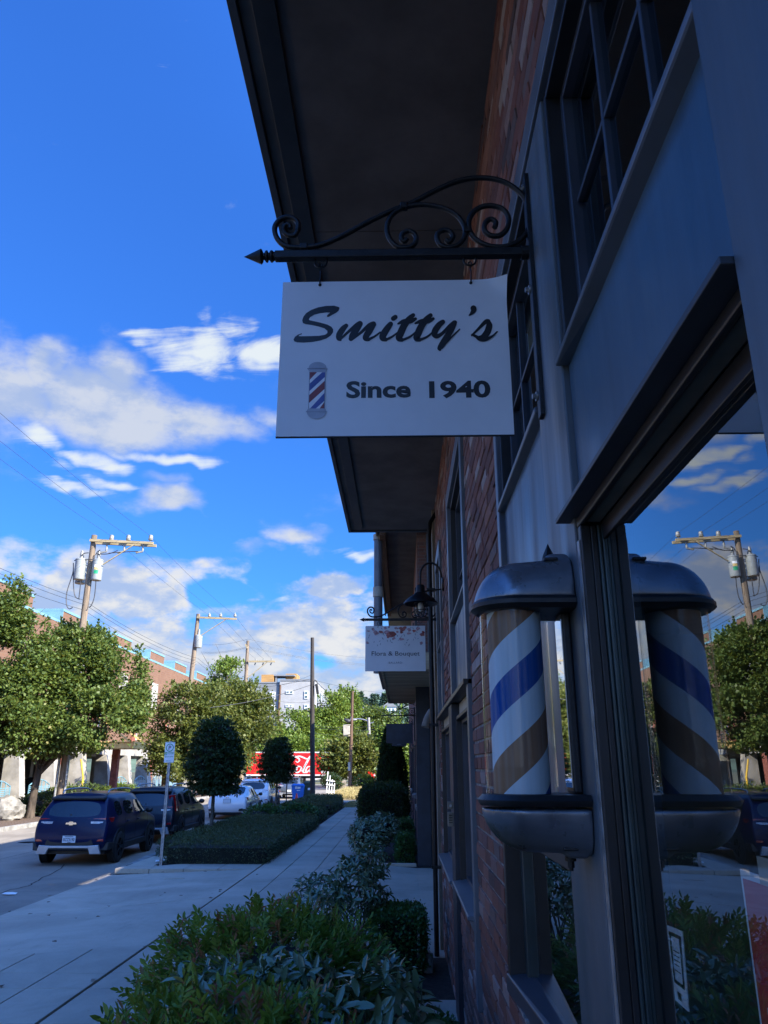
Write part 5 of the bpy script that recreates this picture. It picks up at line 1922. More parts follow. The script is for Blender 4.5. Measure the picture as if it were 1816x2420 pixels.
def nandina(label, c, r, n, n_shoot, seed, z0=0.0):
    """a heap of leafy canes: compound leaves of pointed leaflets and upright young shoots"""
    b = thing('nandina_bush', label, 'bush', (c[0], c[1], 0), group=None)
    stems(b, c, r, 34, c[2] + r[2], 'bark')
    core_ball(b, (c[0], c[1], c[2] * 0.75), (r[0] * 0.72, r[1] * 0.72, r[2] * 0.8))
    # sprays: a rachis with leaflets either side
    ns = n // 9
    d = sph(ns)
    d[:, 2] = np.abs(d[:, 2]) * 1.0 - 0.25
    d = unit(d)
    rad = npr.uniform(0.62, 1.03, ns)
    base = np.array(c) + d * np.array(r) * rad[:, None]
    bump = np.array([noise.noise(Vector(p * 2.2)) for p in base])
    base += d * (bump[:, None] * 0.16)
    ok = base[:, 2] > 0.05
    base, d, bump = base[ok], d[ok], bump[ok]
    ns = len(base)
    ax = unit(d + npr.normal(0, 0.45, (ns, 3)) + np.array([0, 0, 0.35]))
    side = unit(np.cross(ax, npr.normal(0, 0.3, (ns, 3)) + np.array([0, 0, 1.0])))
    P, A, N_, L_, W_, T_ = [], [], [], [], [], []
    st = npr.normal(0.42, 0.20, ns) + 0.12 * bump
    red = npr.uniform(0, 1, ns) < 0.11
    st[red] = npr.uniform(0.78, 0.98, red.sum())
    ln = npr.uniform(0.11, 0.19, ns)
    for k in range(9):
        t = 0.15 + 0.85 * (k // 2 + 1) / 5 if k < 8 else 1.0
        sd = (1 if k % 2 else -1) if k < 8 else 0
        p = base + ax * (ln * t)[:, None]
        a = unit(ax * 0.75 + side * sd * 0.8 + npr.normal(0, 0.16, (ns, 3)) - np.array([0, 0, 0.12]))
        P.append(p)
        A.append(a)
        N_.append(unit(np.cross(side, ax) + npr.normal(0, 0.3, (ns, 3)) + d * 0.3))
        L_.append(npr.uniform(0.050, 0.088, ns))
        T_.append(st + npr.normal(0, 0.05, ns))
    P, A, N_, L_, T_ = map(np.concatenate, (P, A, N_, L_, T_))
    me = leaf_mesh('foliage', P, A, N_, L_, L_ * 0.36, np.clip(T_, 0, 1), M['lf_nandina'], ORG[b.name], 0.2, True)
    link('foliage', me, b, kind='stuff')
    rr = random.Random(seed)
    for i in range(n_shoot):
        a, q = rr.uniform(0, 6.28), rr.random() ** 0.5
        x, y = c[0] + r[0] * 0.9 * q * math.cos(a), c[1] + r[1] * 0.9 * q * math.sin(a)
        zt = c[2] + r[2] * math.sqrt(max(0.05, 1 - 0.81 * q * q))
        h = rr.uniform(0.10, 0.24)
        lean = Vector((rr.uniform(-0.25, 0.25), rr.uniform(-0.25, 0.25), 1)).normalized()
        p0 = Vector((x, y, zt - 0.10))
        m_ = 13
        tt = np.linspace(0.25, 1.0, m_)
        P = np.array([p0 + lean * (h + 0.10) * t for t in tt])
        ang = np.arange(m_) * 2.4
        A = unit(np.stack([np.cos(ang), np.sin(ang), np.full(m_, 1.3)], 1))
        N_ = unit(np.stack([-np.cos(ang), -np.sin(ang), np.full(m_, 0.7)], 1))
        tone = rr.choice([0.5, 0.6, 0.68, 0.62, 0.86, 0.95, 0.55])
        L_ = np.linspace(0.080, 0.045, m_) * rr.uniform(0.85, 1.2)
        me = leaf_mesh('shoot', P, A, N_, L_, L_ * 0.27, np.clip(np.full(m_, tone) + npr.normal(0, 0.04, m_), 0, 1), M['lf_nandina'], ORG[b.name], 0.25, True)
        link('shoot', me, b)
    return b


nandina('green nandina bush with reddish upright shoots, largest in the bed, beside the sidewalk joint', (-1.12, 7.35, 0.38), (0.96, 1.20, 0.44), 12500, 26, 1)
nandina('nearest leafy nandina bush with coppery new shoots at the bottom edge of the view', (-0.92, 4.55, 0.30), (1.0, 1.10, 0.50), 13500, 46, 2)
nandina('nandina bush under the shop window, seen mainly as a reflection in the glass', (-0.55, 2.45, 0.36), (0.65, 0.85, 0.52), 5000, 12, 3)

# a glossy leaf shared by the leaves that can be told apart
lv = MB()
prof = [(0.0, 0.006), (0.14, 0.28), (0.34, 0.46), (0.58, 0.5), (0.80, 0.36), (0.94, 0.16), (1.0, 0.004)]
vs, fs = [], []
for t_, w_ in prof:
    zc = -0.16 * t_ * t_
    for s_, dz in ((-1, 0.09), (0, 0.0), (1, 0.09)):
        vs.append((t_, s_ * w_ * 0.34, zc + dz * w_))
for i in range(len(prof) - 1):
    fs += [(3 * i, 3 * i + 1, 3 * i + 4, 3 * i + 3), (3 * i + 1, 3 * i + 2, 3 * i + 5, 3 * i + 4)]
lv.add(vs, fs)
LEAF = lv.mesh('leaf', M['lf_rhodo'], smooth=180, fix=False)
at_ = LEAF.attributes.new('tone', 'FLOAT', 'FACE')
at_.data.foreach_set('value', np.full(len(LEAF.polygons), 0.55, dtype=np.float32))


def rhodo(label, lobes, n_whorl, n_single, L=0.115, name='rhododendron_bush', core=0.0):
    cx = sum(l[0] for l in lobes) / len(lobes)
    cy = sum(l[1] for l in lobes) / len(lobes)
    b = thing(name, label, 'bush', (cx, cy, 0))
    if core:
        for l in lobes:
            core_ball(b, (l[0], l[1], l[2]), (l[3] * core, l[4] * core, l[5] * core))
    f = MB()
    for l in lobes:
        for _ in range(7):
            e = Vector((l[0] + rnd.uniform(-0.7, 0.7) * l[3], l[1] + rnd.uniform(-0.7, 0.7) * l[4], l[2] + rnd.uniform(-0.5, 0.7) * l[5]))
            s0 = Vector((cx + rnd.uniform(-0.12, 0.12), cy + rnd.uniform(-0.12, 0.12), 0))
            f.tube([s0, s0.lerp(e, 0.5) + Vector((rnd.uniform(-0.08, 0.08), rnd.uniform(-0.08, 0.08), 0)), e], [0.012, 0.009, 0.004], 5)
    f.build('stems', M['bark'], b)
    la = np.array(lobes)
    pick = npr.choice(len(lobes), n_whorl, p=(la[:, 3] * la[:, 5]) / (la[:, 3] * la[:, 5]).sum())
    d = sph(n_whorl)
    d[:, 2] = d[:, 2] * 0.9 + 0.22
    d = unit(d)
    C_ = la[pick, :3] + d * la[pick, 3:6] * npr.uniform(0.78, 1.05, (n_whorl, 1))
    k = 6
    ax = unit(d + npr.normal(0, 0.25, (n_whorl, 3)) + np.array([0, 0, 0.45]))
    u = unit(np.cross(ax, npr.normal(0, 1, (n_whorl, 3))))
    v = np.cross(ax, u)
    items = []
    for i in range(k):
        a = 2 * math.pi * i / k + npr.uniform(-0.25, 0.25, n_whorl)
        rad = u * np.cos(a)[:, None] + v * np.sin(a)[:, None]
        axis = unit(rad * 0.9 + ax * npr.uniform(-0.25, 0.7, (n_whorl, 1)) + npr.normal(0, 0.22, (n_whorl, 3)))
        nn = unit(ax - axis * np.sum(ax * axis, 1, keepdims=True))
        items.append((C_ + npr.normal(0, 0.018, (n_whorl, 3)), axis, unit(nn + npr.normal(0, 0.25, (n_whorl, 3))), L * npr.uniform(0.75, 1.2, n_whorl), npr.normal(0.5, 0.2, n_whorl)))
    P, A, N_, L_, T_ = (np.concatenate([it[q] for it in items]) for q in range(5))
    # the leaves nearest to the eye become leaves of their own
    face = -(P[:, 1]) + P[:, 2] * 0.6 + (A @ np.array([0, -0.3, 0.3]))
    order = np.argsort(-face)
    sel = order[:n_single * 3]
    sel = npr.choice(sel, min(n_single, len(sel)), replace=False) if n_single else np.array([], int)
    rest_ = np.setdiff1d(np.arange(len(P)), sel)
    me = leaf_mesh('foliage', P[rest_], A[rest_], N_[rest_], L_[rest_], L_[rest_] * 0.34, np.clip(T_[rest_], 0, 1), M['lf_rhodo'], ORG[b.name], 0.15, True)
    link('foliage', me, b, kind='stuff')
    o_ = ORG[b.name]
    for i in sel:
        a, nn = Vector(A[i]), Vector(N_[i])
        sd = nn.cross(a).normalized()
        Mx = Matrix((a * L_[i], sd * L_[i], a.cross(sd).normalized() * L_[i])).transposed().to_4x4()
        Mx.translation = Vector(P[i]) - o_
        lo = link('leaf', LEAF, b)
        lo.matrix_basis = Mx
    return b


rhodo('open dark rhododendron bush on bare stems at the end of the front bed', [(-0.95, 9.9, 0.62, 0.34, 0.40, 0.28), (-0.55, 9.9, 0.78, 0.34, 0.40, 0.30), (-0.38, 10.2, 0.95, 0.20, 0.25, 0.20), (-0.32, 9.8, 0.60, 0.16, 0.25, 0.28)], 260, 110, 0.095)
rhodo('small rhododendron with silvery long leaves between the near nandina and the wall', [(-0.14, 5.05, 0.74, 0.24, 0.34, 0.26), (-0.02, 5.25, 0.66, 0.16, 0.30, 0.28), (-0.36, 4.95, 0.66, 0.20, 0.30, 0.24)], 95, 150, 0.125)
rhodo('low rhododendron with pale upturned leaves between the two large nandinas', [(-1.28, 5.85, 0.56, 0.36, 0.30, 0.26), (-0.75, 5.85, 0.64, 0.36, 0.28, 0.24)], 70, 100, 0.125)
rhodo('broad rhododendron by the far side of the driveway', [(-0.85, 20.3, 0.50, 0.46, 0.75, 0.40), (-0.50, 20.9, 0.62, 0.40, 0.75, 0.36), (-1.0, 21.2, 0.40, 0.36, 0.6, 0.36)], 560, 40, 0.11, core=0.5)


def clipped(name, label, cat, boxes, mt, n, L, W, rad=0.12, rough=0.03, grp=None, top_noise=0.0, leaf_up=0.5):
    """a clipped hedge: inner twigs and a skin of small leaves"""
    cx = (boxes[0][0] + boxes[0][1]) / 2
    cy = (boxes[0][2] + boxes[0][3]) / 2
    b = thing(name, label, cat, (cx, cy, boxes[0][4]), group=grp)
    f = MB()
    for (x0, x1, y0, y1, z0, z1) in boxes:
        e = min(0.07, (x1 - x0) * 0.15)
        f.box(x0 + e, x1 - e, y0 + e, y1 - e, z0, z1 - e)
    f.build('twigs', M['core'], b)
    ar = [((q[1] - q[0]) * (q[3] - q[2]) + 2 * (q[5] - q[4]) * (q[1] - q[0] + q[3] - q[2])) for q in boxes]
    PP, NN = [], []
    for q, a in zip(boxes, ar):
        P, N_ = box_surface(int(n * a / sum(ar)), *q, rough=rough, rad=rad)
        if top_noise:
            P[:, 2] += np.array([noise.noise(Vector((p[0] * 1.6, p[1] * 1.6, 1.0))) for p in P]) * top_noise * (P[:, 2] > (q[4] + q[5]) / 2)
        PP.append(P)
        NN.append(N_)
    P, N_ = np.concatenate(PP), np.concatenate(NN)
    tone = npr.normal(0.42, 0.18, len(P)) + 0.25 * np.array([noise.noise(Vector(p * 5.0)) for p in P])
    foliage('foliage', b, mt, P, N_, L, W, tone, up=leaf_up, jit=0.75, oval=False, kind='stuff')
    return b


clipped('boxwood_shrub', 'neatly clipped boxwood cube at the end of the front bed near the wall', 'shrub', [(-0.33, 0.22, 9.42, 10.25, 0.0, 0.545)], M['lf_box'], 9000, 0.034, 0.022, 0.10, 0.02)
clipped('boxwood_shrub', 'small clipped boxwood beside the stoop slab at the foot of the wall', 'shrub', [(0.02, 0.36, 5.85, 6.55, 0.0, 0.36)], M['lf_box'], 6000, 0.030, 0.020, 0.10, 0.02)
clipped('boxwood_shrub', 'rounded boxwood across the driveway, in front of the dark corner panel', 'shrub', [(-0.12, 0.22, 19.35, 20.3, 0.0, 0.56)], M['lf_box'], 4500, 0.045, 0.03, 0.16, 0.03)
clipped('boxwood_shrub', 'rounded boxwood behind the other one across the driveway', 'shrub', [(-0.08, 0.24, 21.9, 22.9, 0.0, 0.72)], M['lf_box'], 3500, 0.05, 0.034, 0.16, 0.03)
clipped('yew_shrub', 'big rounded dark shrub in front of the cone shaped evergreens', 'shrub', [(-1.36, 0.08, 26.4, 28.2, 0.0, 1.44)], M['lf_ball'], 14000, 0.075, 0.04, 0.38, 0.06, None, 0.1)
clipped('low_hedge', 'near low clipped hedge beside the parking sign and the sidewalk', 'hedge', [(-5.45, -3.10, 18.95, 30.4, 0.0, 0.40), (-6.12, -5.40, 20.6, 30.4, 0.0, 0.37)], M['lf_hedge'], 42000, 0.042, 0.022, 0.14, 0.025, 'low clipped hedges along the kerb', 0.06)
clipped('low_hedge', 'farther low clipped hedge that runs up to the dark pole', 'hedge', [(-5.75, -3.75, 33.0, 51.0, 0.0, 0.42), (-3.80, -3.30, 33.0, 36.0, 0.0, 0.38), (-3.80, -3.34, 38.4, 46.0, 0.0, 0.40)], M['lf_hedge'], 26000, 0.06, 0.032, 0.16, 0.03, 'low clipped hedges along the kerb', 0.06)
for (u, v, yy, lab, rx) in ((305, 1468, 31.6, 'leafy green shrub by the kerb between the two low hedges', 0.62), (548, 1462, 32.4, 'leafy green shrub by the sidewalk in front of the farther low hedge', 0.85)):
    c = at('R2', u, v, 'y', yy)
    b = thing('leafy_shrub', lab, 'shrub', (c.x, yy, 0))
    core_ball(b, (c.x, yy, 0.2), (rx * 0.8, 0.7, 0.3))
    P, O_, T_ = lobe_cloud([(c.x, yy, 0.28, rx, 0.9, 0.42), (c.x + 0.3, yy + 0.5, 0.3, rx * 0.6, 0.6, 0.4)], 190, 14, 0.07)
    P[:, 2] = np.maximum(P[:, 2], 0.03)
    foliage('foliage', b, M['lf_box'], P, O_, 0.09, 0.05, T_ - 0.1, oval=True, kind='stuff')


def cone_evergreen(label, x, y, r, h, n):
    b = thing('cone_evergreen', label, 'evergreen', (x, y, 0), group='cone shaped evergreens by the wall')
    f = MB()
    f.lathe([(r * 0.8, 0.05), (r * 0.9, h * 0.25), (r * 0.6, h * 0.65), (0.02, h * 0.96)], (x, y, 0), n=14)
    f.build('branches', M['core'], b)
    z = npr.uniform(0, 1, n) ** 1.25
    prof_ = np.interp(z, [0, 0.12, 0.35, 0.7, 0.92, 1.0], [0.86, 1.0, 0.98, 0.66, 0.26, 0.03]) * r
    a = npr.uniform(0, 6.283, n)
    bump = 1 + 0.13 * np.array([noise.noise(Vector((math.cos(q) * 2.2, math.sin(q) * 2.2, zz * 5))) for q, zz in zip(a, z)])
    P = np.stack([x + prof_ * bump * np.cos(a), y + prof_ * bump * np.sin(a), 0.05 + z * h], 1) + npr.normal(0, 0.025, (n, 3))
    O_ = np.stack([np.cos(a) * 0.6, np.sin(a) * 0.6, np.full(n, 0.9)], 1)
    foliage('foliage', b, M['lf_conifer'], P, O_, 0.13, 0.05, npr.normal(0.45, 0.2, n) + (bump - 1) * 1.5, jit=0.35, kind='stuff')
    return b


cone_evergreen('taller dark cone shaped evergreen under the plain black sign', -0.62, 33.6, 0.42, 3.55, 7000)
cone_evergreen('shorter dark cone shaped evergreen close to the wall', -0.20, 34.6, 0.42, 3.05, 6000)


def ball_tree(label, x, y, zb, zt, rx, n, tr=0.055):
    b = thing('clipped_street_tree', label, 'tree', (x, y, 0), group='clipped young trees in the hedge strip')
    f = MB()
    f.tube([(x, y, -0.02), (x + 0.02, y, zb * 0.6), (x + 0.01, y, zb + 0.5)], [tr * 1.15, tr, tr * 0.85], 10)
    for k in range(9):
        a = k * 2.3
        f.tube([(x, y, zb + 0.1 + 0.06 * k), (x + rx * 0.4 * math.cos(a), y + rx * 0.4 * math.sin(a), zb + 0.35 + 0.12 * k), (x + rx * 0.8 * math.cos(a), y + rx * 0.8 * math.sin(a), zb + 0.5 + 0.16 * k)], [tr * 0.45, tr * 0.3, 0.006], 5)
    f.build('trunk', M['palebark'], b, smooth=60)
    h = zt - zb
    zc = zb + h * 0.47
    lobes = [(x, y, zc, rx * 0.95, rx * 0.95, h * 0.46), (x - rx * 0.25, y, zb + h * 0.36, rx * 0.8, rx * 0.9, h * 0.32), (x + rx * 0.25, y, zb + h * 0.34, rx * 0.78, rx * 0.9, h * 0.33),
             (x + rx * 0.15, y, zb + h * 0.72, rx * 0.62, rx * 0.7, h * 0.28), (x - rx * 0.1, y, zb + h * 0.70, rx * 0.66, rx * 0.7, h * 0.27)]
    f = MB()
    for l in lobes:
        f.ball(l[:3], 1.0, 12, 8, sc=(l[3] * 0.72, l[4] * 0.72, l[5] * 0.72))
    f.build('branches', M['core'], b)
    P, O_, T_ = lobe_cloud(lobes, n // 14, 14, 0.055, 0.8, 0.5)
    foliage('crown', b, M['lf_ball'], P, O_, 0.085, 0.055, T_ - 0.04, up=0.2, jit=0.55, droop=0.35, kind='stuff')
    # drooping fringe of twigs below
    m_ = n // 16
    a = npr.uniform(0, 6.283, m_)
    q = rx * npr.uniform(0.2, 0.98, m_)
    P = np.stack([x + q * np.cos(a), y + q * np.sin(a), zb + 0.18 + npr.uniform(-0.16, 0.12, m_)], 1)
    foliage('fringe', b, M['lf_ball'], P, np.stack([np.cos(a), np.sin(a), np.full(m_, -0.8)], 1), 0.09, 0.055, npr.normal(0.45, 0.2, m_), kind='stuff')
    return b


ball_tree('nearer clipped tree with a dense dark barrel crown growing through the low hedge', -5.72, 24.6, 1.28, 3.60, 0.84, 17000)
ball_tree('farther clipped tree with a dense dark crown, before the red truck', -5.45, 35.2, 1.44, 3.36, 0.76, 12000, 0.05)
for (u0, v0, u1, v1, yy, lab) in ((590, 720, 570, 985, 46.5, 'thin dark stake right of the farther clipped tree trunk'), (378, 760, 372, 1050, 44.5, 'thin dark stake beside the white hatchback')):
    a_, b_ = at('A3', u0, v0, 'y', yy), at('A3', u1, v1, 'y', yy)
    f = MB()
    f.tube([(b_.x, yy, 0.0), (b_.x, yy, a_.z)], 0.035, 8)
    f.lathe([(0.045, 0.0), (0.045, 0.06), (0.0, 0.08)], (b_.x, yy, a_.z), n=8)
    tag(f.build('stake', M['darkpole'], smooth=60), lab, 'stake')


# ================================================================== cars
def loft_car(stations, rear_y, front_y, W):
    """stations: list of (y, ring) rear to front; ring: 8 (x, z) from sill to roof centre, x in half widths; cells get materials by window tables"""
    ns = len(stations)
    V, F_m = [], []
    idx = {}

    def vid(key, co):
        if key not in idx:
            idx[key] = len(V)
            V.append(co)
        return idx[key]

    def sv(s, j, sd):
        y, ring = stations[s][0], stations[s][1]
        x, z = ring[j]
        yo = 0.0
        if s == 0:
            yo = rear_y[j] - y
        if s == ns - 1:
            yo = front_y[j] - y
        if j == 7:
            sd = 1
        return vid((s, j, sd if j < 7 else 0), (sd * x * W, y + yo, z))

    faces = []
    for sd in (-1, 1):
        for s in range(ns - 1):
            for j in range(7):
                m = stations[s][2].get(j, 0) if len(stations[s]) > 2 else 0
                q = (sv(s, j, sd), sv(s + 1, j, sd), sv(s + 1, j + 1, sd), sv(s, j + 1, sd))
                faces.append((q if sd > 0 else q[::-1], m))
    # end caps: columns follow the roof row
    for s, yy, tab in ((0, rear_y, REAR_TAB), (ns - 1, front_y, FRONT_TAB)):
        ring = stations[s][1]
        cols = [-1.0, -ring[6][0] / ring[5][0], 0.0, ring[6][0] / ring[5][0], 1.0]

        def cv(j, c):
            k = cols[c]
            if abs(k) == 1.0:
                return sv(s, j, int(k))
            if j == 5:
                return sv(s, 7, 1) if c == 2 else sv(s, 6, -1 if c == 1 else 1)
            bow = (1 - k * k) * (0.05 if s == 0 else -0.10) * (-1 if s == 0 else -1)
            return vid((s, 'c', j, c), (k * ring[j][0] * W, yy[j] + bow, ring[j][1]))
        for j in range(5):
            for c in range(4):
                q = (cv(j, c), cv(j, c + 1), cv(j + 1, c + 1), cv(j + 1, c))
                faces.append((q if s == 0 else q[::-1], tab(j, c)))
    me = D.meshes.new('loft')
    me.from_pydata(V, [], [f for f, m in faces])
    me.polygons.foreach_set('material_index', [m for f, m in faces])
    bm = bmesh.new()
    bm.from_mesh(me)
    bmesh.ops.remove_doubles(bm, verts=bm.verts, dist=0.0005)
    bmesh.ops.recalc_face_normals(bm, faces=bm.faces)
    cl = bm.edges.layers.float.get('crease_edge') or bm.edges.layers.float.new('crease_edge')
    for e in bm.edges:
        ms_ = {f.material_index for f in e.link_faces}
        if len(ms_) > 1:
            e[cl] = 0.75
        elif len(e.link_faces) == 2 and e.calc_face_angle(0) > R(35):
            e[cl] = 0.35
    bm.to_mesh(me)
    bm.free()
    o = D.objects.new('loft', me)
    COL.objects.link(o)
    sb = o.modifiers.new('s', 'SUBSURF')
    sb.levels = 2
    sb.render_levels = 2
    dg = bpy.context.evaluated_depsgraph_get()
    res = D.meshes.new_from_object(o.evaluated_get(dg))
    D.objects.remove(o)
    return res


def REAR_TAB(j, c):
    return 2 if (j == 3 and c in (1, 2)) else 0


def FRONT_TAB(j, c):
    return 4 if j == 0 else 0


def split_by_material(me, parts, parent):
    """one object per material index"""
    out = {}
    for mi, (name, m) in parts.items():
        bm = bmesh.new()
        bm.from_mesh(me)
        bmesh.ops.delete(bm, geom=[f for f in bm.faces if f.material_index != mi], context='FACES')
        if not bm.faces:
            bm.free()
            continue
        groups = [bm]
        if name == 'side_window':
            # every pane its own object
            left = set(bm.faces)
            isl = []
            while left:
                st = [left.pop()]
                comp = set(st)
                while st:
                    f = st.pop()
                    for e in f.edges:
                        for g_ in e.link_faces:
                            if g_ in left:
                                left.discard(g_)
                                comp.add(g_)
                                st.append(g_)
                isl.append({f.index for f in comp})
            bm.faces.index_update()
            groups = []
            bm.faces.ensure_lookup_table()
            for s_ in isl:
                b2_ = bm.copy()
                b2_.faces.ensure_lookup_table()
                bmesh.ops.delete(b2_, geom=[f for f in b2_.faces if f.index not in s_], context='FACES')
                groups.append(b2_)
        for b_ in groups:
            for f in b_.faces:
                f.material_index = 0
                f.smooth = True
            q = D.meshes.new(name)
            b_.to_mesh(q)
            q.materials.append(m)
            out.setdefault(name, []).append(link(name, q, parent))
    return out


def wheel(par, x, y, r, wd, rim, spokes=5):
    sd = 1 if x > 0 else -1
    f = MB()
    f.lathe([(r * 0.62, -wd / 2), (r * 0.9, -wd / 2), (r * 0.985, -wd * 0.40), (r, -wd * 0.25), (r, wd * 0.25), (r * 0.985, wd * 0.40), (r * 0.9, wd / 2), (r * 0.62, wd / 2)], (x, y, r), axis='x', n=32, cap=False)
    w_ = f.build('wheel', M['tyre'], par, smooth=40, local=True)
    f = MB()
    xo = x + sd * wd * 0.40
    f.lathe([(r * 0.64, -0.02), (r * 0.64, 0.02), (r * 0.58, 0.02), (r * 0.58, -0.02)], (xo, y, r), axis='x', n=28, cap=False)
    for k in range(spokes * 2):
        a = 2 * math.pi * (k // 2) / spokes + (0.13 if k % 2 else -0.13)
        f.bar((xo + sd * 0.012, y, r), (xo + sd * 0.006, y + r * 0.6 * math.cos(a), r + r * 0.6 * math.sin(a)), 0.03, 0.035, up=(1, 0, 0))
    f.lathe([(0.0, -0.03), (0.05, -0.03), (0.05, 0.03), (0.0, 0.03)], (xo, y, r), axis='x', n=14)
    f.build('rim', M[rim], w_, local=True)
    f = MB()
    f.lathe([(0.0, -0.005), (r * 0.6, -0.005), (r * 0.6, 0.005), (0.0, 0.005)], (x + sd * wd * 0.15, y, r), axis='x', n=24)
    f.build('brake_disc', M['plastic'], w_, local=True)
    return w_


def arch_flare(mb_, x, y, r0, r1, z, w_, m=0):
    n = 18
    sd = 1 if x > 0 else -1
    vs, fs = [], []
    for k in range(n + 1):
        a = math.pi * (k / n) * 1.12 - 0.06 * math.pi
        for rr_, dx in ((r0, 0), (r1, 0), (r1, w_), (r0, w_)):
            vs.append((x + sd * dx, y + rr_ * math.cos(a), z + rr_ * math.sin(a)))
    for k in range(n):
        for q in range(4):
            q2 = (q + 1) % 4
            fs.append((4 * k + q, 4 * k + q2, 4 * k + 4 + q2, 4 * k + 4 + q))
    fs += [(0, 1, 2, 3), (4 * n + 3, 4 * n + 2, 4 * n + 1, 4 * n)]
    mb_.add(vs, fs, m)


def make_car(name, label, cat, loc, kind, paint, rz=0.0, roof_h=None, group=None):
    c = thing(name, label, cat, loc, rz, group)
    ORG[c.name] = Vector((0, 0, 0))
    G = {3: 1}
    if kind == 'suv':
        W, r, wb0, wb1, tw = 0.905, 0.355, -1.30, 1.36, 0.78
        up = lambda k: [(0.90, 0.30), (0.975, 0.52), (1.0, 0.80), (0.955, 1.06), (0.80, 1.44), (0.72, 1.545), (0.60, 1.60), (0, 1.635)]
        roof = up(0)
        tail = [(0.86, 0.34), (0.93, 0.54), (0.965, 0.80), (0.90, 1.08), (0.755, 1.43), (0.69, 1.52), (0.60, 1.565), (0, 1.60)]
        hoodA = [(0.90, 0.30), (0.975, 0.52), (1.0, 0.80), (0.95, 1.03), (0.86, 1.07), (0.78, 1.09), (0.6, 1.10), (0, 1.12)]
        hoodB = [(0.90, 0.30), (0.97, 0.50), (0.985, 0.76), (0.92, 0.96), (0.84, 1.00), (0.76, 1.02), (0.6, 1.03), (0, 1.05)]
        nose = [(0.84, 0.30), (0.90, 0.46), (0.93, 0.66), (0.88, 0.86), (0.82, 0.90), (0.75, 0.92), (0.6, 0.93), (0, 0.95)]
        rear_y = [-2.07, -2.19, -2.17, -2.12, -1.88, -1.72, -1.70, -1.70]
        front_y = [2.12, 2.20, 2.18, 2.10, 2.04, 2.0, 2.0, 2.0]
        S = [(-2.02, tail), (-1.72, [(0.90, 0.30), (0.975, 0.52), (0.995, 0.80), (0.94, 1.07), (0.78, 1.44), (0.71, 1.535), (0.60, 1.585), (0, 1.62)], {}),
             (-1.60, roof, G), (-1.02, roof, {}), (-0.94, roof, G), (-0.12, roof, {}), (-0.04, roof, G), (0.50, [(0.90, 0.30), (0.975, 0.52), (1.0, 0.80), (0.955, 1.055), (0.80, 1.41), (0.71, 1.52), (0.60, 1.575), (0, 1.61)], {3: 1, 5: 3, 6: 3, 4: 0}),
             (1.08, hoodA), (1.62, hoodB), (2.02, nose)]
    elif kind == 'sedan':
        W, r, wb0, wb1, tw = 0.90, 0.33, -1.36, 1.34, 0.77
        roof = [(0.90, 0.24), (0.975, 0.46), (1.0, 0.70), (0.95, 0.93), (0.76, 1.28), (0.66, 1.36), (0.52, 1.395), (0, 1.415)]
        deck = [(0.88, 0.27), (0.95, 0.48), (0.97, 0.72), (0.90, 0.93), (0.80, 1.00), (0.72, 1.02), (0.60, 1.03), (0, 1.04)]
        deck1 = [(0.90, 0.25), (0.97, 0.46), (0.99, 0.70), (0.93, 0.94), (0.80, 1.01), (0.70, 1.04), (0.58, 1.055), (0, 1.07)]
        hoodA = [(0.90, 0.24), (0.975, 0.46), (1.0, 0.70), (0.95, 0.90), (0.86, 0.93), (0.78, 0.95), (0.6, 0.96), (0, 0.98)]
        hoodB = [(0.90, 0.24), (0.97, 0.44), (0.985, 0.64), (0.92, 0.80), (0.84, 0.83), (0.76, 0.85), (0.6, 0.86), (0, 0.88)]
        nose = [(0.84, 0.26), (0.90, 0.38), (0.93, 0.52), (0.88, 0.66), (0.82, 0.69), (0.75, 0.71), (0.6, 0.72), (0, 0.74)]
        rear_y = [-2.18, -2.30, -2.28, -2.24, -2.18, -2.14, -2.12, -2.12]
        front_y = [2.20, 2.28, 2.26, 2.18, 2.12, 2.08, 2.08, 2.08]
        S = [(-2.12, deck), (-1.72, deck1, {5: 3, 6: 3}), (-0.95, [(0.90, 0.24), (0.975, 0.46), (1.0, 0.70), (0.95, 0.93), (0.76, 1.22), (0.66, 1.31), (0.52, 1.35), (0, 1.375)], {3: 1}),
             (-0.72, roof, {}), (-0.64, roof, G), (0.0, roof, {}), (0.08, roof, G), (0.45, [(0.90, 0.24), (0.975, 0.46), (1.0, 0.70), (0.95, 0.92), (0.76, 1.27), (0.66, 1.345), (0.52, 1.38), (0, 1.40)], {3: 1, 5: 3, 6: 3}),
             (1.12, hoodA), (1.70, hoodB), (2.10, nose)]
    if roof_h:
        kz = roof_h / 1.635
    old = globals()['REAR_TAB']
    if kind == 'sedan':
        globals()['REAR_TAB'] = lambda j, c_: 0
    me = loft_car(S, rear_y, front_y, W)
    globals()['REAR_TAB'] = old
    bits = split_by_material(me, {0: ('body', M[paint]), 1: ('side_window', M['carglass']), 2: ('rear_window', M['carglass']), 3: ('windscreen', M['carglass']), 4: ('front_bumper', M['plastic'])}, c)
    zb = 0.30 if kind == 'suv' else 0.24
    f = MB()
    f.box(-W * 0.86, W * 0.86, -1.95, 1.98, zb - 0.05, zb + 0.30)
    f.build('underbody', M['plastic'], c, local=True)
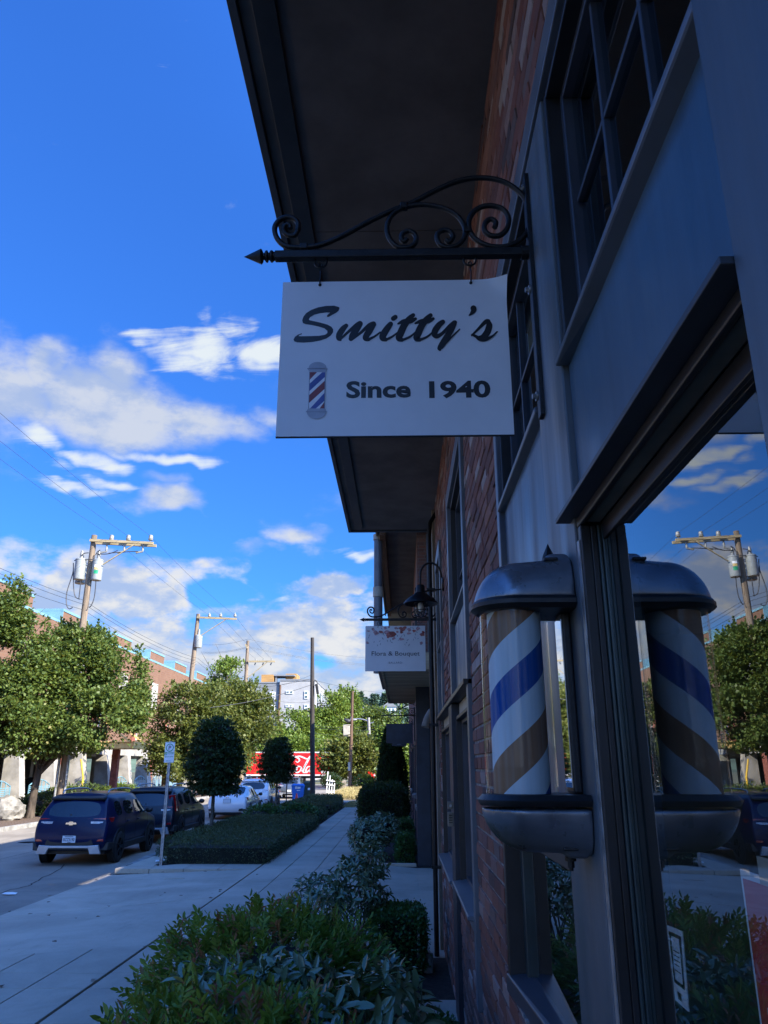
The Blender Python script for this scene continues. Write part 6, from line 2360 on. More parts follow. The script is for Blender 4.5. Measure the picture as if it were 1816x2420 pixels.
    for x in (-1, 1):
        for y in (wb0, wb1):
            f = MB()
            arch_flare(f, x * W * 0.972, y, r * 0.80, r + (0.085 if kind == 'suv' and paint != 'carwhite' else 0.03), r, 0.03)
            fl_ = f.build('wheel_arch', M['plastic'], c, local=True)
            f = MB()
            f.lathe([(0.0, -0.004), (r + 0.03, -0.004), (r + 0.03, 0.004), (0.0, 0.004)], (x * (W * 0.988), y, r), axis='x', n=24)
            f.build('arch_liner', M['plastic'], fl_, local=True)
        f = MB()
        if kind == 'suv':
            f.hexa([(x * W * 0.91, wb0 + r, 0.27), (x * W * 1.0, wb0 + r, 0.30), (x * W * 1.0, wb1 - r, 0.30), (x * W * 0.91, wb1 - r, 0.27), (x * W * 0.95, wb0 + r, 0.44), (x * W * 1.012, wb0 + r, 0.42), (x * W * 1.012, wb1 - r, 0.42), (x * W * 0.95, wb1 - r, 0.44)])
            f.build('sill_cladding', M['plastic'], c, local=True)
    for x in (-1, 1):
        for y in (wb0, wb1):
            wheel(c, x * (W - 0.085), y, r, 0.225, 'rimblack' if kind == 'suv' else 'rim', 5)
    bel = 1.06 if kind == 'suv' else 0.93
    for x in (-1, 1):
        f = MB()
        f.ball((x * (W + 0.10), 0.72, bel + 0.05), 1.0, 10, 7, sc=(0.10, 0.07, 0.075))
        f.bar((x * (W - 0.10), 0.72, bel - 0.01), (x * (W + 0.04), 0.72, bel + 0.03), 0.05, 0.05)
        f.build('mirror', M['plastic'], c, smooth=True, local=True)
        for y in (-0.82, 0.06):
            f = MB()
            f.box(x * W * 0.985, x * (W * 0.985 + 0.045), y, y + 0.19, bel - 0.16, bel - 0.125)
            f.build('door_handle', M[paint], c, bevel=0.01, local=True)
        f = MB()
        for yl in (-0.98, -0.06, 0.98):
            f.box(x * W * 0.999, x * W * 1.004, yl, yl + 0.008, zb + 0.2, bel - 0.04)
        f.build('door_gap', M['plastic'], c, local=True)
    # the back end
    yb = rear_y[2]
    if kind == 'suv':
        f = MB()
        f.hexa([(-0.66, -1.93, 1.455), (0.66, -1.93, 1.455), (0.64, -1.60, 1.49), (-0.64, -1.60, 1.49), (-0.65, -1.95, 1.51), (0.65, -1.95, 1.51), (0.60, -1.58, 1.585), (-0.60, -1.58, 1.585)])
        f.build('spoiler', M['plastic' if paint != 'carwhite' else paint], c, bevel=0.02, local=True)
        for x in (-1, 1):
            f = MB()
            f.hexa([(x * 0.40, -2.165, 0.93), (x * 0.80, -2.13, 0.90), (x * 0.885, -1.80, 0.97), (x * 0.86, -1.80, 0.97), (x * 0.36, -2.150, 1.05), (x * 0.79, -2.115, 1.06), (x * 0.885, -1.76, 1.06), (x * 0.86, -1.80, 1.06)])
            tl = f.build('tail_lamp', M['lampred'], c, bevel=0.012, local=True)
            f = MB()
            f.hexa([(x * 0.46, -2.176, 0.935), (x * 0.74, -2.150, 0.93), (x * 0.74, -2.10, 0.93), (x * 0.46, -2.10, 0.935), (x * 0.45, -2.170, 0.985), (x * 0.74, -2.140, 0.985), (x * 0.74, -2.10, 0.985), (x * 0.45, -2.10, 0.985)])
            f.build('reversing_lens', M['lampclear'], tl, bevel=0.006, local=True)
            f = MB()
            f.box(x * 0.50, x * 0.80, -2.196, -2.15, 0.545, 0.60)
            f.build('reflector', M['lampred'], c, bevel=0.008, local=True)
        f = MB()
        f.hexa([(-0.60, -2.205, 0.36), (0.60, -2.205, 0.36), (0.62, -2.10, 0.36), (-0.62, -2.10, 0.36), (-0.52, -2.206, 0.66), (0.52, -2.206, 0.66), (0.5, -2.10, 0.66), (-0.5, -2.10, 0.66)])
        f.hexa([(-0.885, -2.10, 0.34), (0.885, -2.10, 0.34), (0.885, -1.70, 0.34), (-0.885, -1.70, 0.34), (-0.905, -2.08, 0.52), (0.905, -2.08, 0.52), (0.91, -1.70, 0.50), (-0.91, -1.70, 0.50)])
        f.build('rear_bumper', M['plastic'], c, bevel=0.02, local=True)
        f = MB()
        f.hexa([(-0.56, -2.225, 0.40), (0.56, -2.225, 0.40), (0.56, -2.18, 0.40), (-0.56, -2.18, 0.40), (-0.56, -2.222, 0.455), (0.56, -2.222, 0.455), (0.56, -2.18, 0.455), (-0.56, -2.18, 0.455)])
        for x in (-1, 1):
            f.hexa([(x * 0.52, -2.226, 0.27), (x * 0.76, -2.20, 0.27), (x * 0.76, -2.12, 0.27), (x * 0.52, -2.12, 0.27), (x * 0.44, -2.227, 0.455), (x * 0.70, -2.215, 0.47), (x * 0.70, -2.12, 0.47), (x * 0.44, -2.12, 0.455)])
        f.build('skid_plate', M['silver'], c, bevel=0.012, local=True)
        for x in (-0.56, 0.56):
            f = MB()
            f.tube(spline([(x, -1.45, 1.60), (x, -1.36, 1.668), (x, -1.0, 1.69), (x, -0.2, 1.69), (x, 0.30, 1.655), (x, 0.42, 1.59)], 4), 0.019, 8)
            f.build('roof_rail', M['silver' if kind == 'suv' else paint], c, smooth=60, local=True)
        f = MB()
        f.prism([(0, -0.9, 1.645), (0, -1.16, 1.645), (0, -1.14, 1.70)], (0.03, 0, 0))
        f.build('roof_fin', M[paint], c, local=True)
        f = MB()
        f.bar((-0.05, -2.105, 1.115), (-0.42, -2.08, 1.145), 0.02, 0.035)
        f.lathe([(0.03, -0.02), (0.03, 0.02)], (-0.05, -2.11, 1.115), axis='y', n=10)
        f.build('rear_wiper', M['plastic'], c, local=True)
        yp, zp = -2.232, 0.52
    else:
        for x in (-1, 1):
            f = MB()
            f.hexa([(x * 0.44, -2.295, 0.80), (x * 0.78, -2.25, 0.74), (x * 0.895, -1.93, 0.80), (x * 0.86, -1.93, 0.80), (x * 0.50, -2.265, 0.90), (x * 0.80, -2.21, 0.935), (x * 0.875, -1.90, 0.93), (x * 0.84, -1.90, 0.93)])
            f.build('tail_lamp', M['lampred'], c, bevel=0.015, local=True)
            f = MB()
            f.hexa([(x * 0.52, -2.315, 0.36), (x * 0.80, -2.28, 0.36), (x * 0.80, -2.2, 0.36), (x * 0.52, -2.2, 0.36), (x * 0.56, -2.318, 0.46), (x * 0.82, -2.27, 0.47), (x * 0.82, -2.2, 0.47), (x * 0.56, -2.2, 0.46)])
            f.build('bumper_vent', M['plastic'], c, bevel=0.012, local=True)
        f = MB()
        f.hexa([(-0.72, -2.26, 0.20), (0.72, -2.26, 0.20), (0.75, -2.0, 0.20), (-0.75, -2.0, 0.20), (-0.60, -2.315, 0.31), (0.60, -2.315, 0.31), (0.72, -2.0, 0.31), (-0.72, -2.0, 0.31)])
        f.build('rear_bumper', M['plastic'], c, bevel=0.02, local=True)
        yp, zp = -2.345, 0.70
    f = MB()
    f.box(-0.155, 0.155, yp, yp + 0.02, zp, zp + 0.155)
    po = f.build('number_plate', M['plate'], c, bevel=0.004, local=True)
    f = MB()
    f.box(-0.165, 0.165, yp + 0.004, yp + 0.10, zp - 0.008, zp + 0.163)
    f.build('plate_recess', M['plastic'], c, local=True)
    return c, (yp, zp), po


def plate_text(car, yp, zp, body, po):
    me_ = text_mesh(body, 0.098, offset=0.0012, extrude=0.0008)
    xs_ = [v.co.x for v in me_.vertices]
    k = 0.26 / (max(xs_) - min(xs_))
    me_.transform(Matrix.Diagonal((k, 1, 1, 1)))
    Mx = Matrix(((1, 0, 0, -0.13), (0, 0, -1, yp - 0.002), (0, 1, 0, zp + 0.038), (0, 0, 0, 1)))
    me_.transform(Mx)
    me_.materials.clear()
    me_.materials.append(M['ink2'])
    link('lettering', me_, po)
    f = MB()
    f.box(-0.10, 0.10, yp - 0.002, yp, zp + 0.128, zp + 0.142)
    f.box(-0.03, 0.05, yp - 0.002, yp, zp + 0.008, zp + 0.022)
    f.build('plate_print', M['ink2'], po, local=True)


RZ = -0.13
car, pp, po = make_car('parked_car', 'navy blue SUV with silver bumper skid plate, nearest parked car half in shadow', 'car', (-7.95, 21.75, RZ), 'suv', 'navy', R(1.5), group='cars parked along the kerb')
plate_text(car, pp[0], pp[1], 'BZZ5190', po)
f = MB()
yq = -2.212
f.prism([(-0.13, yq, 0.925), (-0.045, yq, 0.925), (-0.045, yq, 0.905), (0.045, yq, 0.905), (0.045, yq, 0.925), (0.13, yq, 0.925), (0.115, yq, 0.965), (0.045, yq, 0.965), (0.045, yq, 0.985), (-0.045, yq, 0.985), (-0.045, yq, 0.965), (-0.115, yq, 0.965)], (0, 0.02, 0))
f.build('emblem', M['chrome'], car, local=True)
car, pp, po = make_car('parked_car', 'dark grey blue SUV parked second, behind the parking sign post', 'car', (-7.90, 27.35, RZ), 'suv', 'blackblue', R(0.5), group='cars parked along the kerb')
f = MB()
for x in (-1, 1):
    f.hexa([(x * 0.74, -2.11, 0.92), (x * 0.90, -2.02, 0.92), (x * 0.90, -1.92, 0.92), (x * 0.74, -1.95, 0.92), (x * 0.60, -1.98, 1.38), (x * 0.76, -1.84, 1.40), (x * 0.76, -1.76, 1.40), (x * 0.62, -1.80, 1.40)])
f.build('tall_tail_lamp', M['lampred'], car, bevel=0.01, local=True)
f = MB()
f.cyl((0.62, -2.24, 0.33), (0.62, -2.10, 0.33), 0.045, n=14)
f.build('exhaust_tip', M['chrome'], car, local=True)
car, pp, po = make_car('parked_car', 'white sedan with wide dark red tail lamps parked third along the kerb', 'car', (-7.83, 38.6, RZ), 'sedan', 'carwhite', R(1.0), group='cars parked along the kerb')
f = MB()
for x in (-0.05, 0.05):
    f.box(x - 0.008, x + 0.008, -2.325, -2.30, 0.90, 0.975)
f.box(-0.05, 0.05, -2.325, -2.30, 0.93, 0.945)
f.build('emblem', M['chrome'], car, local=True)
car, pp, po = make_car('parked_car', 'white hatchback SUV parked in front of the white sedan', 'car', (-7.95, 45.3, RZ), 'suv', 'carwhite', R(0.5), group='cars parked along the kerb')
car, pp, po = make_car('parked_car', 'grey hatchback in the sun beyond the blue recycling bin', 'car', (-8.30, 61.5, RZ), 'suv', 'cargrey', R(1.0), group='cars parked along the kerb')
car.scale = (0.97, 0.95, 0.93)
car, pp, po = make_car('parked_car', 'dark car in the shade under the brick building across the street', 'car', (-26.0, 57.5, 0.0), 'sedan', 'blackblue', R(80))

# ================================================================== red lorry on the cross street
TY, TZ = 98.0, -0.12
tr = thing('delivery_truck', 'long red delivery truck with white script lettering and a white bottle on its side', 'truck', (-10, TY, TZ))
tx0, tx1 = -18.9, -7.55
f = MB()
f.box(tx0, tx1, TY, TY + 2.5, 1.20, 3.66)
f.build('trailer_box', M['red'], tr, bevel=0.03)
f = MB()
f.box(tx0 - 0.02, tx1 + 0.03, TY - 0.03, TY + 2.53, 3.662, 3.80)
f.box(tx0 - 0.02, tx1 + 0.03, TY - 0.03, TY + 2.53, 1.02, 1.198)
f.build('trailer_rail', M['truckwhite'], tr, bevel=0.02)
f = MB()
f.box(tx0 + 0.3, tx1 - 0.3, TY + 0.5, TY + 2.0, 0.75, 1.0)
for x in (-12.6, -12.2):
    f.box(x, x + 0.12, TY + 0.3, TY + 0.42, 0.0, 1.0)
f.build('chassis', M['plastic'], tr)
for x in (-17.2, -16.0, -8.45):
    for yy in (TY + 0.28, TY + 2.2):
        f = MB()
        f.lathe([(0.30, -0.14), (0.46, -0.14), (0.50, -0.08), (0.50, 0.08), (0.46, 0.14), (0.30, 0.14)], (x, yy, 0.50 + TZ), axis='y', n=28, cap=False)
        wo_ = f.build('wheel', M['tyre'], tr, smooth=40)
        f = MB()
        f.lathe([(0.0, -0.10), (0.12, -0.12), (0.16, -0.06), (0.30, -0.07), (0.31, -0.13)], (x, yy, 0.50 + TZ), axis='y', n=24)
        f.build('rim', M['truckwhite'], wo_, smooth=40)
# bonneted tractor
f = MB()
f.box(-7.2, -6.0, TY + 0.15, TY + 2.35, 0.9, 2.7)
f.hexa([(-6.0, TY + 0.15, 0.7), (-5.2, TY + 0.2, 0.7), (-5.2, TY + 2.3, 0.7), (-6.0, TY + 2.35, 0.7), (-6.0, TY + 0.2, 2.65), (-5.55, TY + 0.3, 2.6), (-5.55, TY + 2.2, 2.6), (-6.0, TY + 2.3, 2.65)])
cabo = f.build('cab', M['red'], tr, bevel=0.05)
f = MB()
f.prism([(-5.2, TY + 0.25, 0.55), (-3.40, TY + 0.25, 0.28), (-3.30, TY + 0.25, 0.9), (-3.42, TY + 0.25, 1.45), (-3.75, TY + 0.25, 1.70), (-5.2, TY + 0.25, 1.80)], (0, 2.0, 0))
f.build('bonnet', M['red'], tr, bevel=0.12, smooth=50)
f = MB()
arch_flare(f, -4.2, TY, 0.1, 0.2, 0, 0.1)
f = MB()
n = 14
vs, fs = [], []
for k in range(n + 1):
    a = math.pi * k / n
    for rr_, dy in ((0.56, 0.0), (0.68, 0.0), (0.68, 0.5), (0.56, 0.5)):
        vs.append((-4.25 + rr_ * math.cos(a), TY + 0.10 + dy, 0.45 + rr_ * math.sin(a)))
for k in range(n):
    for q in range(4):
        fs.append((4 * k + q, 4 * k + (q + 1) % 4, 4 * k + 4 + (q + 1) % 4, 4 * k + 4 + q))
f.add(vs, fs)
f.build('mudguard', M['red'], tr, smooth=40)
f = MB()
f.lathe([(0.30, -0.14), (0.46, -0.14), (0.50, -0.08), (0.50, 0.08), (0.46, 0.14), (0.30, 0.14)], (-4.25, TY + 0.32, 0.50 + TZ), axis='y', n=28)
f.build('wheel', M['tyre'], tr, smooth=40)
f = MB()
f.box(-5.95, -5.45, TY + 0.14, TY + 0.18, 1.75, 2.4)
f.build('side_window', M['carglass'], cabo)
f = MB()
f.box(-7.4, -5.1, TY + 0.10, TY + 0.16, 0.75, 1.05)
f.box(-7.5, -7.25, TY + 0.1, TY + 0.5, 1.1, 3.4)
f.build('fairing', M['truckwhite'], tr)
f = MB()
f.ball((-3.42, TY + 0.35, 1.05), 0.13, 10, 7)
f.build('headlamp', M['lampclear'], tr, smooth=True)
# white script: the second word, its ribbon and the bottle
yl = TY - 0.02
TP = lambda u, v: at('A3', u, v, 'y', yl)
f = MB()
LAY[0] = 0.0


def tbrush(strokes):
    for s_ in strokes:
        P, L_, R_ = stroke_poly(s_)
        LAY[0] += 0.0015
        vs, fs = [], []
        for l, r in zip(L_, R_):
            a, b = at('A3', l.x, l.y, 'y', yl - LAY[0]), at('A3', r.x, r.y, 'y', yl - LAY[0])
            vs += [a, b]
        for i in range(len(P) - 1):
            fs.append((2 * i, 2 * i + 1, 2 * i + 3, 2 * i + 2))
        f.add(vs, fs)


tbrush([[(600, 580, 16), (560, 560, 22), (550, 500, 26), (580, 440, 22), (640, 420, 14), (700, 440, 20), (725, 470, 16), (700, 495, 10), (680, 480, 8)],
        [(660, 440, 10), (720, 425, 16), (770, 440, 18), (810, 455, 14), (850, 435, 10)],
        [(560, 600, 10), (610, 612, 16), (660, 605, 16), (700, 570, 14)],
        [(735, 545, 12), (700, 545, 18), (680, 580, 20), (690, 612, 16), (725, 600, 16), (745, 560, 14), (735, 545, 8)],
        [(745, 600, 8), (800, 520, 14), (850, 430, 10), (835, 440, 16), (785, 540, 22), (765, 600, 20), (785, 615, 12), (815, 590, 8)],
        [(850, 545, 12), (820, 548, 16), (795, 590, 18), (805, 614, 14), (840, 580, 12), (862, 545, 12), (845, 595, 18), (860, 612, 12), (885, 590, 6)]])
f.build('script_lettering', M['truckwhite'], tr, fix=False)
f = MB()
half = [(0, 412), (14, 412), (15, 428), (12, 432), (13, 455), (20, 480), (27, 505), (27, 525), (22, 545), (23, 575), (27, 600), (26, 618), (20, 622)]
poly = [TP(1002 + a, b) for a, b in half] + [TP(1002 - a, b) for a, b in reversed(half[1:])]
for i in range(len(poly)):
    poly[i].y = yl - 0.02
f.sheet(poly)
f.build('bottle_picture', M['truckwhite'], tr, fix=False)
f = MB()
f.sheet([Vector((p.x, yl - 0.03, p.z)) for p in (TP(984, 512), (TP(1022, 512)), TP(1022, 534), TP(984, 534))])
f.build('bottle_label', M['red'], tr, fix=False)

# ================================================================== parking sign, bins, litter
PYS = 18.85
a_, b_ = at('A2', 417, 140, 'y', PYS), at('A2', 345, 1350, 'y', PYS)
ps = thing('parking_sign', 'white and green parking time sign on a steel channel post by the low hedge', 'street sign', (-5.46, PYS, 0))
f = MB()
f.box(-5.485, -5.435, PYS - 0.012, PYS + 0.012, -0.05, a_.z + 0.02)
f.box(-5.492, -5.478, PYS - 0.03, PYS + 0.012, -0.05, a_.z + 0.02)
f.box(-5.442, -5.428, PYS - 0.03, PYS + 0.012, -0.05, a_.z + 0.02)
f.build('post', M['steel'], ps)
z0, z1 = at('A2', 410, 340, 'y', PYS).z, a_.z
sx = -5.475
f = MB()
f.prism([(sx + x_, PYS - 0.036, z_) for x_, z_ in ((-0.105, z0), (0.125, z0), (0.125, z1), (-0.105, z1))], (0, 0.004, 0))
pl = f.build('sign_plate', M['signwhite'], ps, bevel=0.0015)
f = MB()
zc, xc = z1 - 0.125, sx + 0.01
vs, fs = [], []
for k in range(32):
    g_ = 2 * math.pi * k / 32
    for rr_ in (0.072, 0.090):
        vs.append((xc + rr_ * math.cos(g_), PYS - 0.0375, zc + rr_ * math.sin(g_)))
for k in range(32):
    k2 = (k + 1) % 32
    fs.append((2 * k, 2 * k + 1, 2 * k2 + 1, 2 * k2))
f.add(vs, fs)
f.box(sx - 0.10, sx + 0.12, PYS - 0.0372, PYS - 0.0366, z1 - 0.010, z1 - 0.004)
f.box(sx - 0.10, sx - 0.045, PYS - 0.0376, PYS - 0.037, z0 + 0.165, z0 + 0.235)
f.box(sx - 0.04, sx + 0.12, PYS - 0.0376, PYS - 0.037, z0 + 0.225, z0 + 0.235)
f.build('green_print', M['green'], pl)
text_part('P', 0.13, M['ink2'], pl, (xc - 0.036, PYS - 0.0378, zc - 0.046), offset=0.002)
text_part('2', 0.066, M['signwhite'], pl, (sx - 0.088, PYS - 0.0382, z0 + 0.176), offset=0.001)
text_part('HOURS', 0.05, M['green'], pl, (sx - 0.035, PYS - 0.0378, z0 + 0.182), fit=0.145)
text_part('8AM-6PM', 0.045, M['green'], pl, (sx - 0.09, PYS - 0.0378, z0 + 0.115), fit=0.19)
f = MB()
f.bar((sx - 0.03, PYS - 0.0374, z0 + 0.035), (sx + 0.05, PYS - 0.0374, z0 + 0.035), 0.001, 0.008)
f.prism([(sx - 0.05, PYS - 0.038, z0 + 0.035), (sx - 0.028, PYS - 0.038, z0 + 0.050), (sx - 0.028, PYS - 0.038, z0 + 0.020)], (0, 0.001, 0))
f.build('arrow', M['green'], pl)


def wheelie_bin(name, label, x, y, m, hgt=1.05, wd=0.58):
    b = thing(name, label, 'bin', (x, y, RZ))
    h = wd / 2
    f = MB()
    f.hexa([(x - h * 0.78, y - 0.27, RZ + 0.08), (x + h * 0.78, y - 0.27, RZ + 0.08), (x + h * 0.78, y + 0.27, RZ + 0.03), (x - h * 0.78, y + 0.27, RZ + 0.03), (x - h, y - 0.34, RZ + hgt * 0.9), (x + h, y - 0.34, RZ + hgt * 0.9), (x + h, y + 0.34, RZ + hgt * 0.9), (x - h, y + 0.34, RZ + hgt * 0.9)])
    f.box(x - h - 0.02, x + h + 0.02, y - 0.36, y + 0.36, RZ + hgt * 0.86, RZ + hgt * 0.9)
    f.build('tub', m, b, bevel=0.02)
    f = MB()
    f.hexa([(x - h - 0.03, y - 0.38, RZ + hgt * 0.905), (x + h + 0.03, y - 0.38, RZ + hgt * 0.905), (x + h + 0.03, y + 0.38, RZ + hgt * 0.905), (x - h - 0.03, y + 0.38, RZ + hgt * 0.905), (x - h * 0.8, y - 0.30, RZ + hgt), (x + h * 0.8, y - 0.30, RZ + hgt), (x + h * 0.8, y + 0.30, RZ + hgt), (x - h * 0.8, y + 0.30, RZ + hgt)])
    f.build('lid', m, b, bevel=0.02)
    for s_ in (-1, 1):
        f = MB()
        f.lathe([(0.0, -0.03), (0.12, -0.03), (0.12, 0.03), (0.0, 0.03)], (x + s_ * (h * 0.85), y + 0.26, RZ + 0.12), axis='x', n=16)
        f.build('wheel', M['tyre'], b)
    return b


c_ = at('A3', 708, 860, 'y', 55.2)
bb = wheelie_bin('recycling_bin', 'bright blue recycling bin with white print standing left of the dark pole', c_.x, 55.2, M['binblue'], 1.12, 0.84)
f = MB()
for i, (dx, dz, wq, hq) in enumerate(((-0.16, 0.80, 0.10, 0.16), (-0.02, 0.80, 0.10, 0.14), (0.10, 0.82, 0.09, 0.12), (-0.05, 0.68, 0.22, 0.04))):
    f.box(c_.x + dx, c_.x + dx + wq, 55.2 - 0.352, 55.2 - 0.345, RZ + dz, RZ + dz + hq)
f.build('white_print', M['white'], bb)
c2_ = at('A3', 690, 915, 'y', 54.2)
cn = thing('traffic_cone', 'small orange red cone in front of the blue bin', 'traffic cone', (c2_.x, 54.2, RZ))
f = MB()
f.lathe([(0.14, 0.03), (0.035, 0.55), (0.0, 0.56)], (c2_.x, 54.2, RZ), n=18)
f.build('cone', mat('orange_red_cone', (0.65, 0.06, 0.04), 0.5), cn, smooth=40)
f = MB()
f.box(c2_.x - 0.19, c2_.x + 0.19, 54.01, 54.39, RZ, RZ + 0.03)
f.build('foot', M['tyre'], cn)
c_ = at('A3', 828, 840, 'y', 55.6)
gb = wheelie_bin('waste_bin', 'dark green waste bin with small pale print behind the dark pole', c_.x, 55.6, M['bingreen'], 1.28, 0.62)
f = MB()
f.box(c_.x - 0.02, c_.x + 0.14, 55.6 - 0.352, 55.6 - 0.345, RZ + 0.72, RZ + 0.86)
f.build('pale_print', M['white'], gb)
# white trellis panel leaning by the dry grass
tp = thing('white_trellis', 'white painted wooden trellis leaning at the edge of the dry grass', 'trellis', (-5.35, 60.4, 0))
f = MB()
for i in range(4):
    f.bar((-5.62 + 0.18 * i, 60.2, -0.13), (-5.55 + 0.17 * i, 60.5, 1.75 - 0.28 * i), 0.06, 0.04)
for zz_ in (0.35, 0.85, 1.15):
    f.bar((-5.66, 60.30, zz_), (-5.0, 60.36, zz_ - 0.1), 0.04, 0.07)
f.build('slats', M['white'], tp)
# cardboard box and dark bush on the far verge
cbx = thing('cardboard_box', 'torn tan cardboard box leaning against the brown utility pole', 'cardboard box', (-5.9, 83, 0))
f = MB()
f.hexa([(-6.9, 82.8, -0.05), (-5.75, 82.8, -0.05), (-5.75, 83.4, -0.05), (-6.9, 83.4, -0.05), (-6.7, 82.9, 0.45), (-5.75, 82.9, 0.75), (-5.75, 83.3, 0.75), (-6.8, 83.3, 0.9)])
f.build('carton', M['tanpaint'], cbx)
for (x, yv, r0, r1, lab, mm) in ((-7.3, 83.0, 0.9, 1.3, 'dark green bush between the red truck and the cardboard box', 'lf_ball'), (-3.9, 85.0, 1.2, 1.1, 'bright weedy bush on the verge in front of the red cab', 'lf_bright')):
    b = thing('verge_bush', lab, 'bush', (x, yv, 0))
    core_ball(b, (x, yv, r1 * 0.45), (r0 * 0.7, 0.6, r1 * 0.5))
    P, O_, T_ = lobe_cloud([(x, yv, r1 * 0.5, r0, 0.9, r1 * 0.6), (x + 0.5, yv, r1 * 0.35, r0 * 0.7, 0.8, r1 * 0.45)], 130, 14, 0.14)
    P[:, 2] = np.maximum(P[:, 2], 0.0)
    foliage('foliage', b, M[mm], P, O_, 0.22, 0.11, T_, kind='stuff')
# litter on the ground
def scrap(label, x, y, z, a, L_, W_, m):
    f = MB()
    ca, sa = math.cos(a), math.sin(a)
    q = []
    for (u, v) in ((-1, -0.8), (-0.2, -1), (0.9, -0.7), (1, 0.5), (0.2, 1), (-0.8, 0.7)):
        q.append((x + (u * L_ * ca - v * W_ * sa), y + (u * L_ * sa + v * W_ * ca), z + 0.006 + rnd.uniform(0, 0.03)))
    f.prism(q, (0, 0, 0.003))
    tag(f.build('paper_scrap', m), label, 'litter')


c_ = at('A1', 98, 1225, 'z', RZ)
scrap('white paper scrap on the shaded asphalt near the driveway edge', c_.x, c_.y, RZ + 0.006, 0.2, 0.12, 0.07, M['white'])
c_ = at('R5', 895, 513, 'z', 0)
scrap('crumpled white paper at the foot of the parking sign', c_.x, c_.y, 0.0, 0.4, 0.10, 0.09, M['white'])
c_ = at('R5', 982, 612, 'z', 0)
f = MB()
f.tube([(c_.x - 0.20, c_.y - 0.05, 0.014), (c_.x, c_.y + 0.01, 0.018), (c_.x + 0.18, c_.y + 0.05, 0.014)], [0.006, 0.010, 0.005], 6)
tag(f.build('pale_twig', M['cream']), 'pale stripped twig lying on the driveway concrete', 'twig')
c_ = at('A1', 1655, 1078, 'z', 0)
rr = random.Random(12)
for i in range(34):
    x, yv = rr.uniform(-6.2, -1.9), rr.uniform(8.5, 18)
    f = MB()
    a = rr.uniform(0, 6.28)
    s_ = rr.uniform(0.015, 0.032)
    f.prism([(x + s_ * math.cos(a) * 1.3, yv + s_ * math.sin(a) * 1.3, 0.01), (x - s_ * math.sin(a), yv + s_ * math.cos(a), 0.016), (x - s_ * math.cos(a) * 1.3, yv - s_ * math.sin(a) * 1.3, 0.01), (x + s_ * math.sin(a), yv - s_ * math.cos(a), 0.02)], (0, 0, 0.003))
    tag(f.build('fallen_leaf', M['mulch'] if i % 3 else M['tanpaint']), 'dry fallen leaf lying on the concrete driveway', 'leaf', 'fallen leaves on the driveway')

# ================================================================== dark pole at the end of the hedge
DY = 51.4
a_, b_ = at('A5', 742, 195, 'y', DY), at('A3', 876, 955, 'y', DY)
dp = thing('wooden_pole', 'tall bare dark wooden pole at the far end of the low hedges', 'pole', (b_.x, DY, 0))
f = MB()
f.tube([(b_.x + 0.01, DY, -0.1), ((a_.x + b_.x) / 2 - 0.02, DY, a_.z / 2), (a_.x, DY, a_.z)], [0.165, 0.15, 0.115], 14)
f.build('shaft', M['darkpole'], dp, smooth=60)
c_ = at('A5', 790, 700, 'y', DY)
f = MB()
f.bar((c_.x - 0.06, DY - 0.1, c_.z + 0.32), (c_.x + 0.05, DY - 0.1, c_.z - 0.30), 0.16, 0.22, up=(0, 1, 0))
f.tube(spline([at('A5', 755, 660, 'y', DY - 0.1), at('A5', 760, 620, 'y', DY - 0.1), at('A5', 785, 620, 'y', DY - 0.1), at('A5', 785, 650, 'y', DY - 0.1), at('A5', 765, 665, 'y', DY - 0.1)], 5), 0.02, 6)
f.build('cable_closure', M['tyre'], dp)


# ================================================================== brick building across the street
ob = thing('brick_block_across_street', 'long orange brick block across the street with stepped parapet and open ground floor parking', 'building')
AX0 = -22.5
mo = D.materials.new('orange_brick')
mo.use_nodes = True
t = NT(mo.node_tree)
p_ = t.n['Principled BSDF']
geo = t.node('ShaderNodeNewGeometry')
sp_ = t.node('ShaderNodeSeparateXYZ')
t.l.new(geo.outputs['Position'], sp_.inputs[0])
cb_ = t.node('ShaderNodeCombineXYZ')
t.l.new(t.math('ADD', sp_.outputs[1], sp_.outputs[0]), cb_.inputs[0])
t.l.new(sp_.outputs[2], cb_.inputs[1])
bt = t.node('ShaderNodeTexBrick')
t.l.new(cb_.outputs[0], bt.inputs['Vector'])
bt.inputs['Scale'].default_value = 1.0
bt.inputs['Brick Width'].default_value = 0.40
bt.inputs['Row Height'].default_value = 0.20
bt.inputs['Mortar Size'].default_value = 0.010
bt.inputs['Color1'].default_value = (0.175, 0.088, 0.048, 1)
bt.inputs['Color2'].default_value = (0.142, 0.067, 0.038, 1)
bt.inputs['Mortar'].default_value = (0.155, 0.112, 0.076, 1)
nz = t.noise(t.vmath('MULTIPLY', geo.outputs['Position'], (1, 1, 0.5)), 0.35, 5)
t.l.new(t.mix(t.smooth(nz, 0.40, 0.75, 0, 0.35), bt.outputs['Color'], (0.20, 0.12, 0.09)), p_.inputs['Base Color'])
p_.inputs['Roughness'].default_value = 0.9
M['orange'] = mo
f = MB()
f.box(-40, AX0, 16, 94, 3.55, 11.10)
f.build('wall', M['orange'], ob)
f = MB()
f.box(-40, AX0 + 0.02, 16, 94, 11.102, 11.26)
f.build('low_coping', M['lightblue'], ob)
y = 24.3
k = 0
for y in (16.5, 25.0, 33.4, 41.6, 50.2, 59.6, 68.9, 76.7, 85.2):
    L_ = 4.3
    f = MB()
    f.box(-24.2, AX0 - 0.01, y + 0.05, y + L_, 11.262, 11.93)
    mo_ = f.build('merlon', M['orange'], ob)
    f = MB()
    f.box(-24.3, AX0 + 0.03, y - 0.03, y + L_ + 0.05, 11.932, 12.09)
    f.box(-24.25, AX0 + 0.02, y - 0.02, y + 0.048, 11.262, 11.93)
    f.build('blue_cladding', M['lightblue'], mo_)
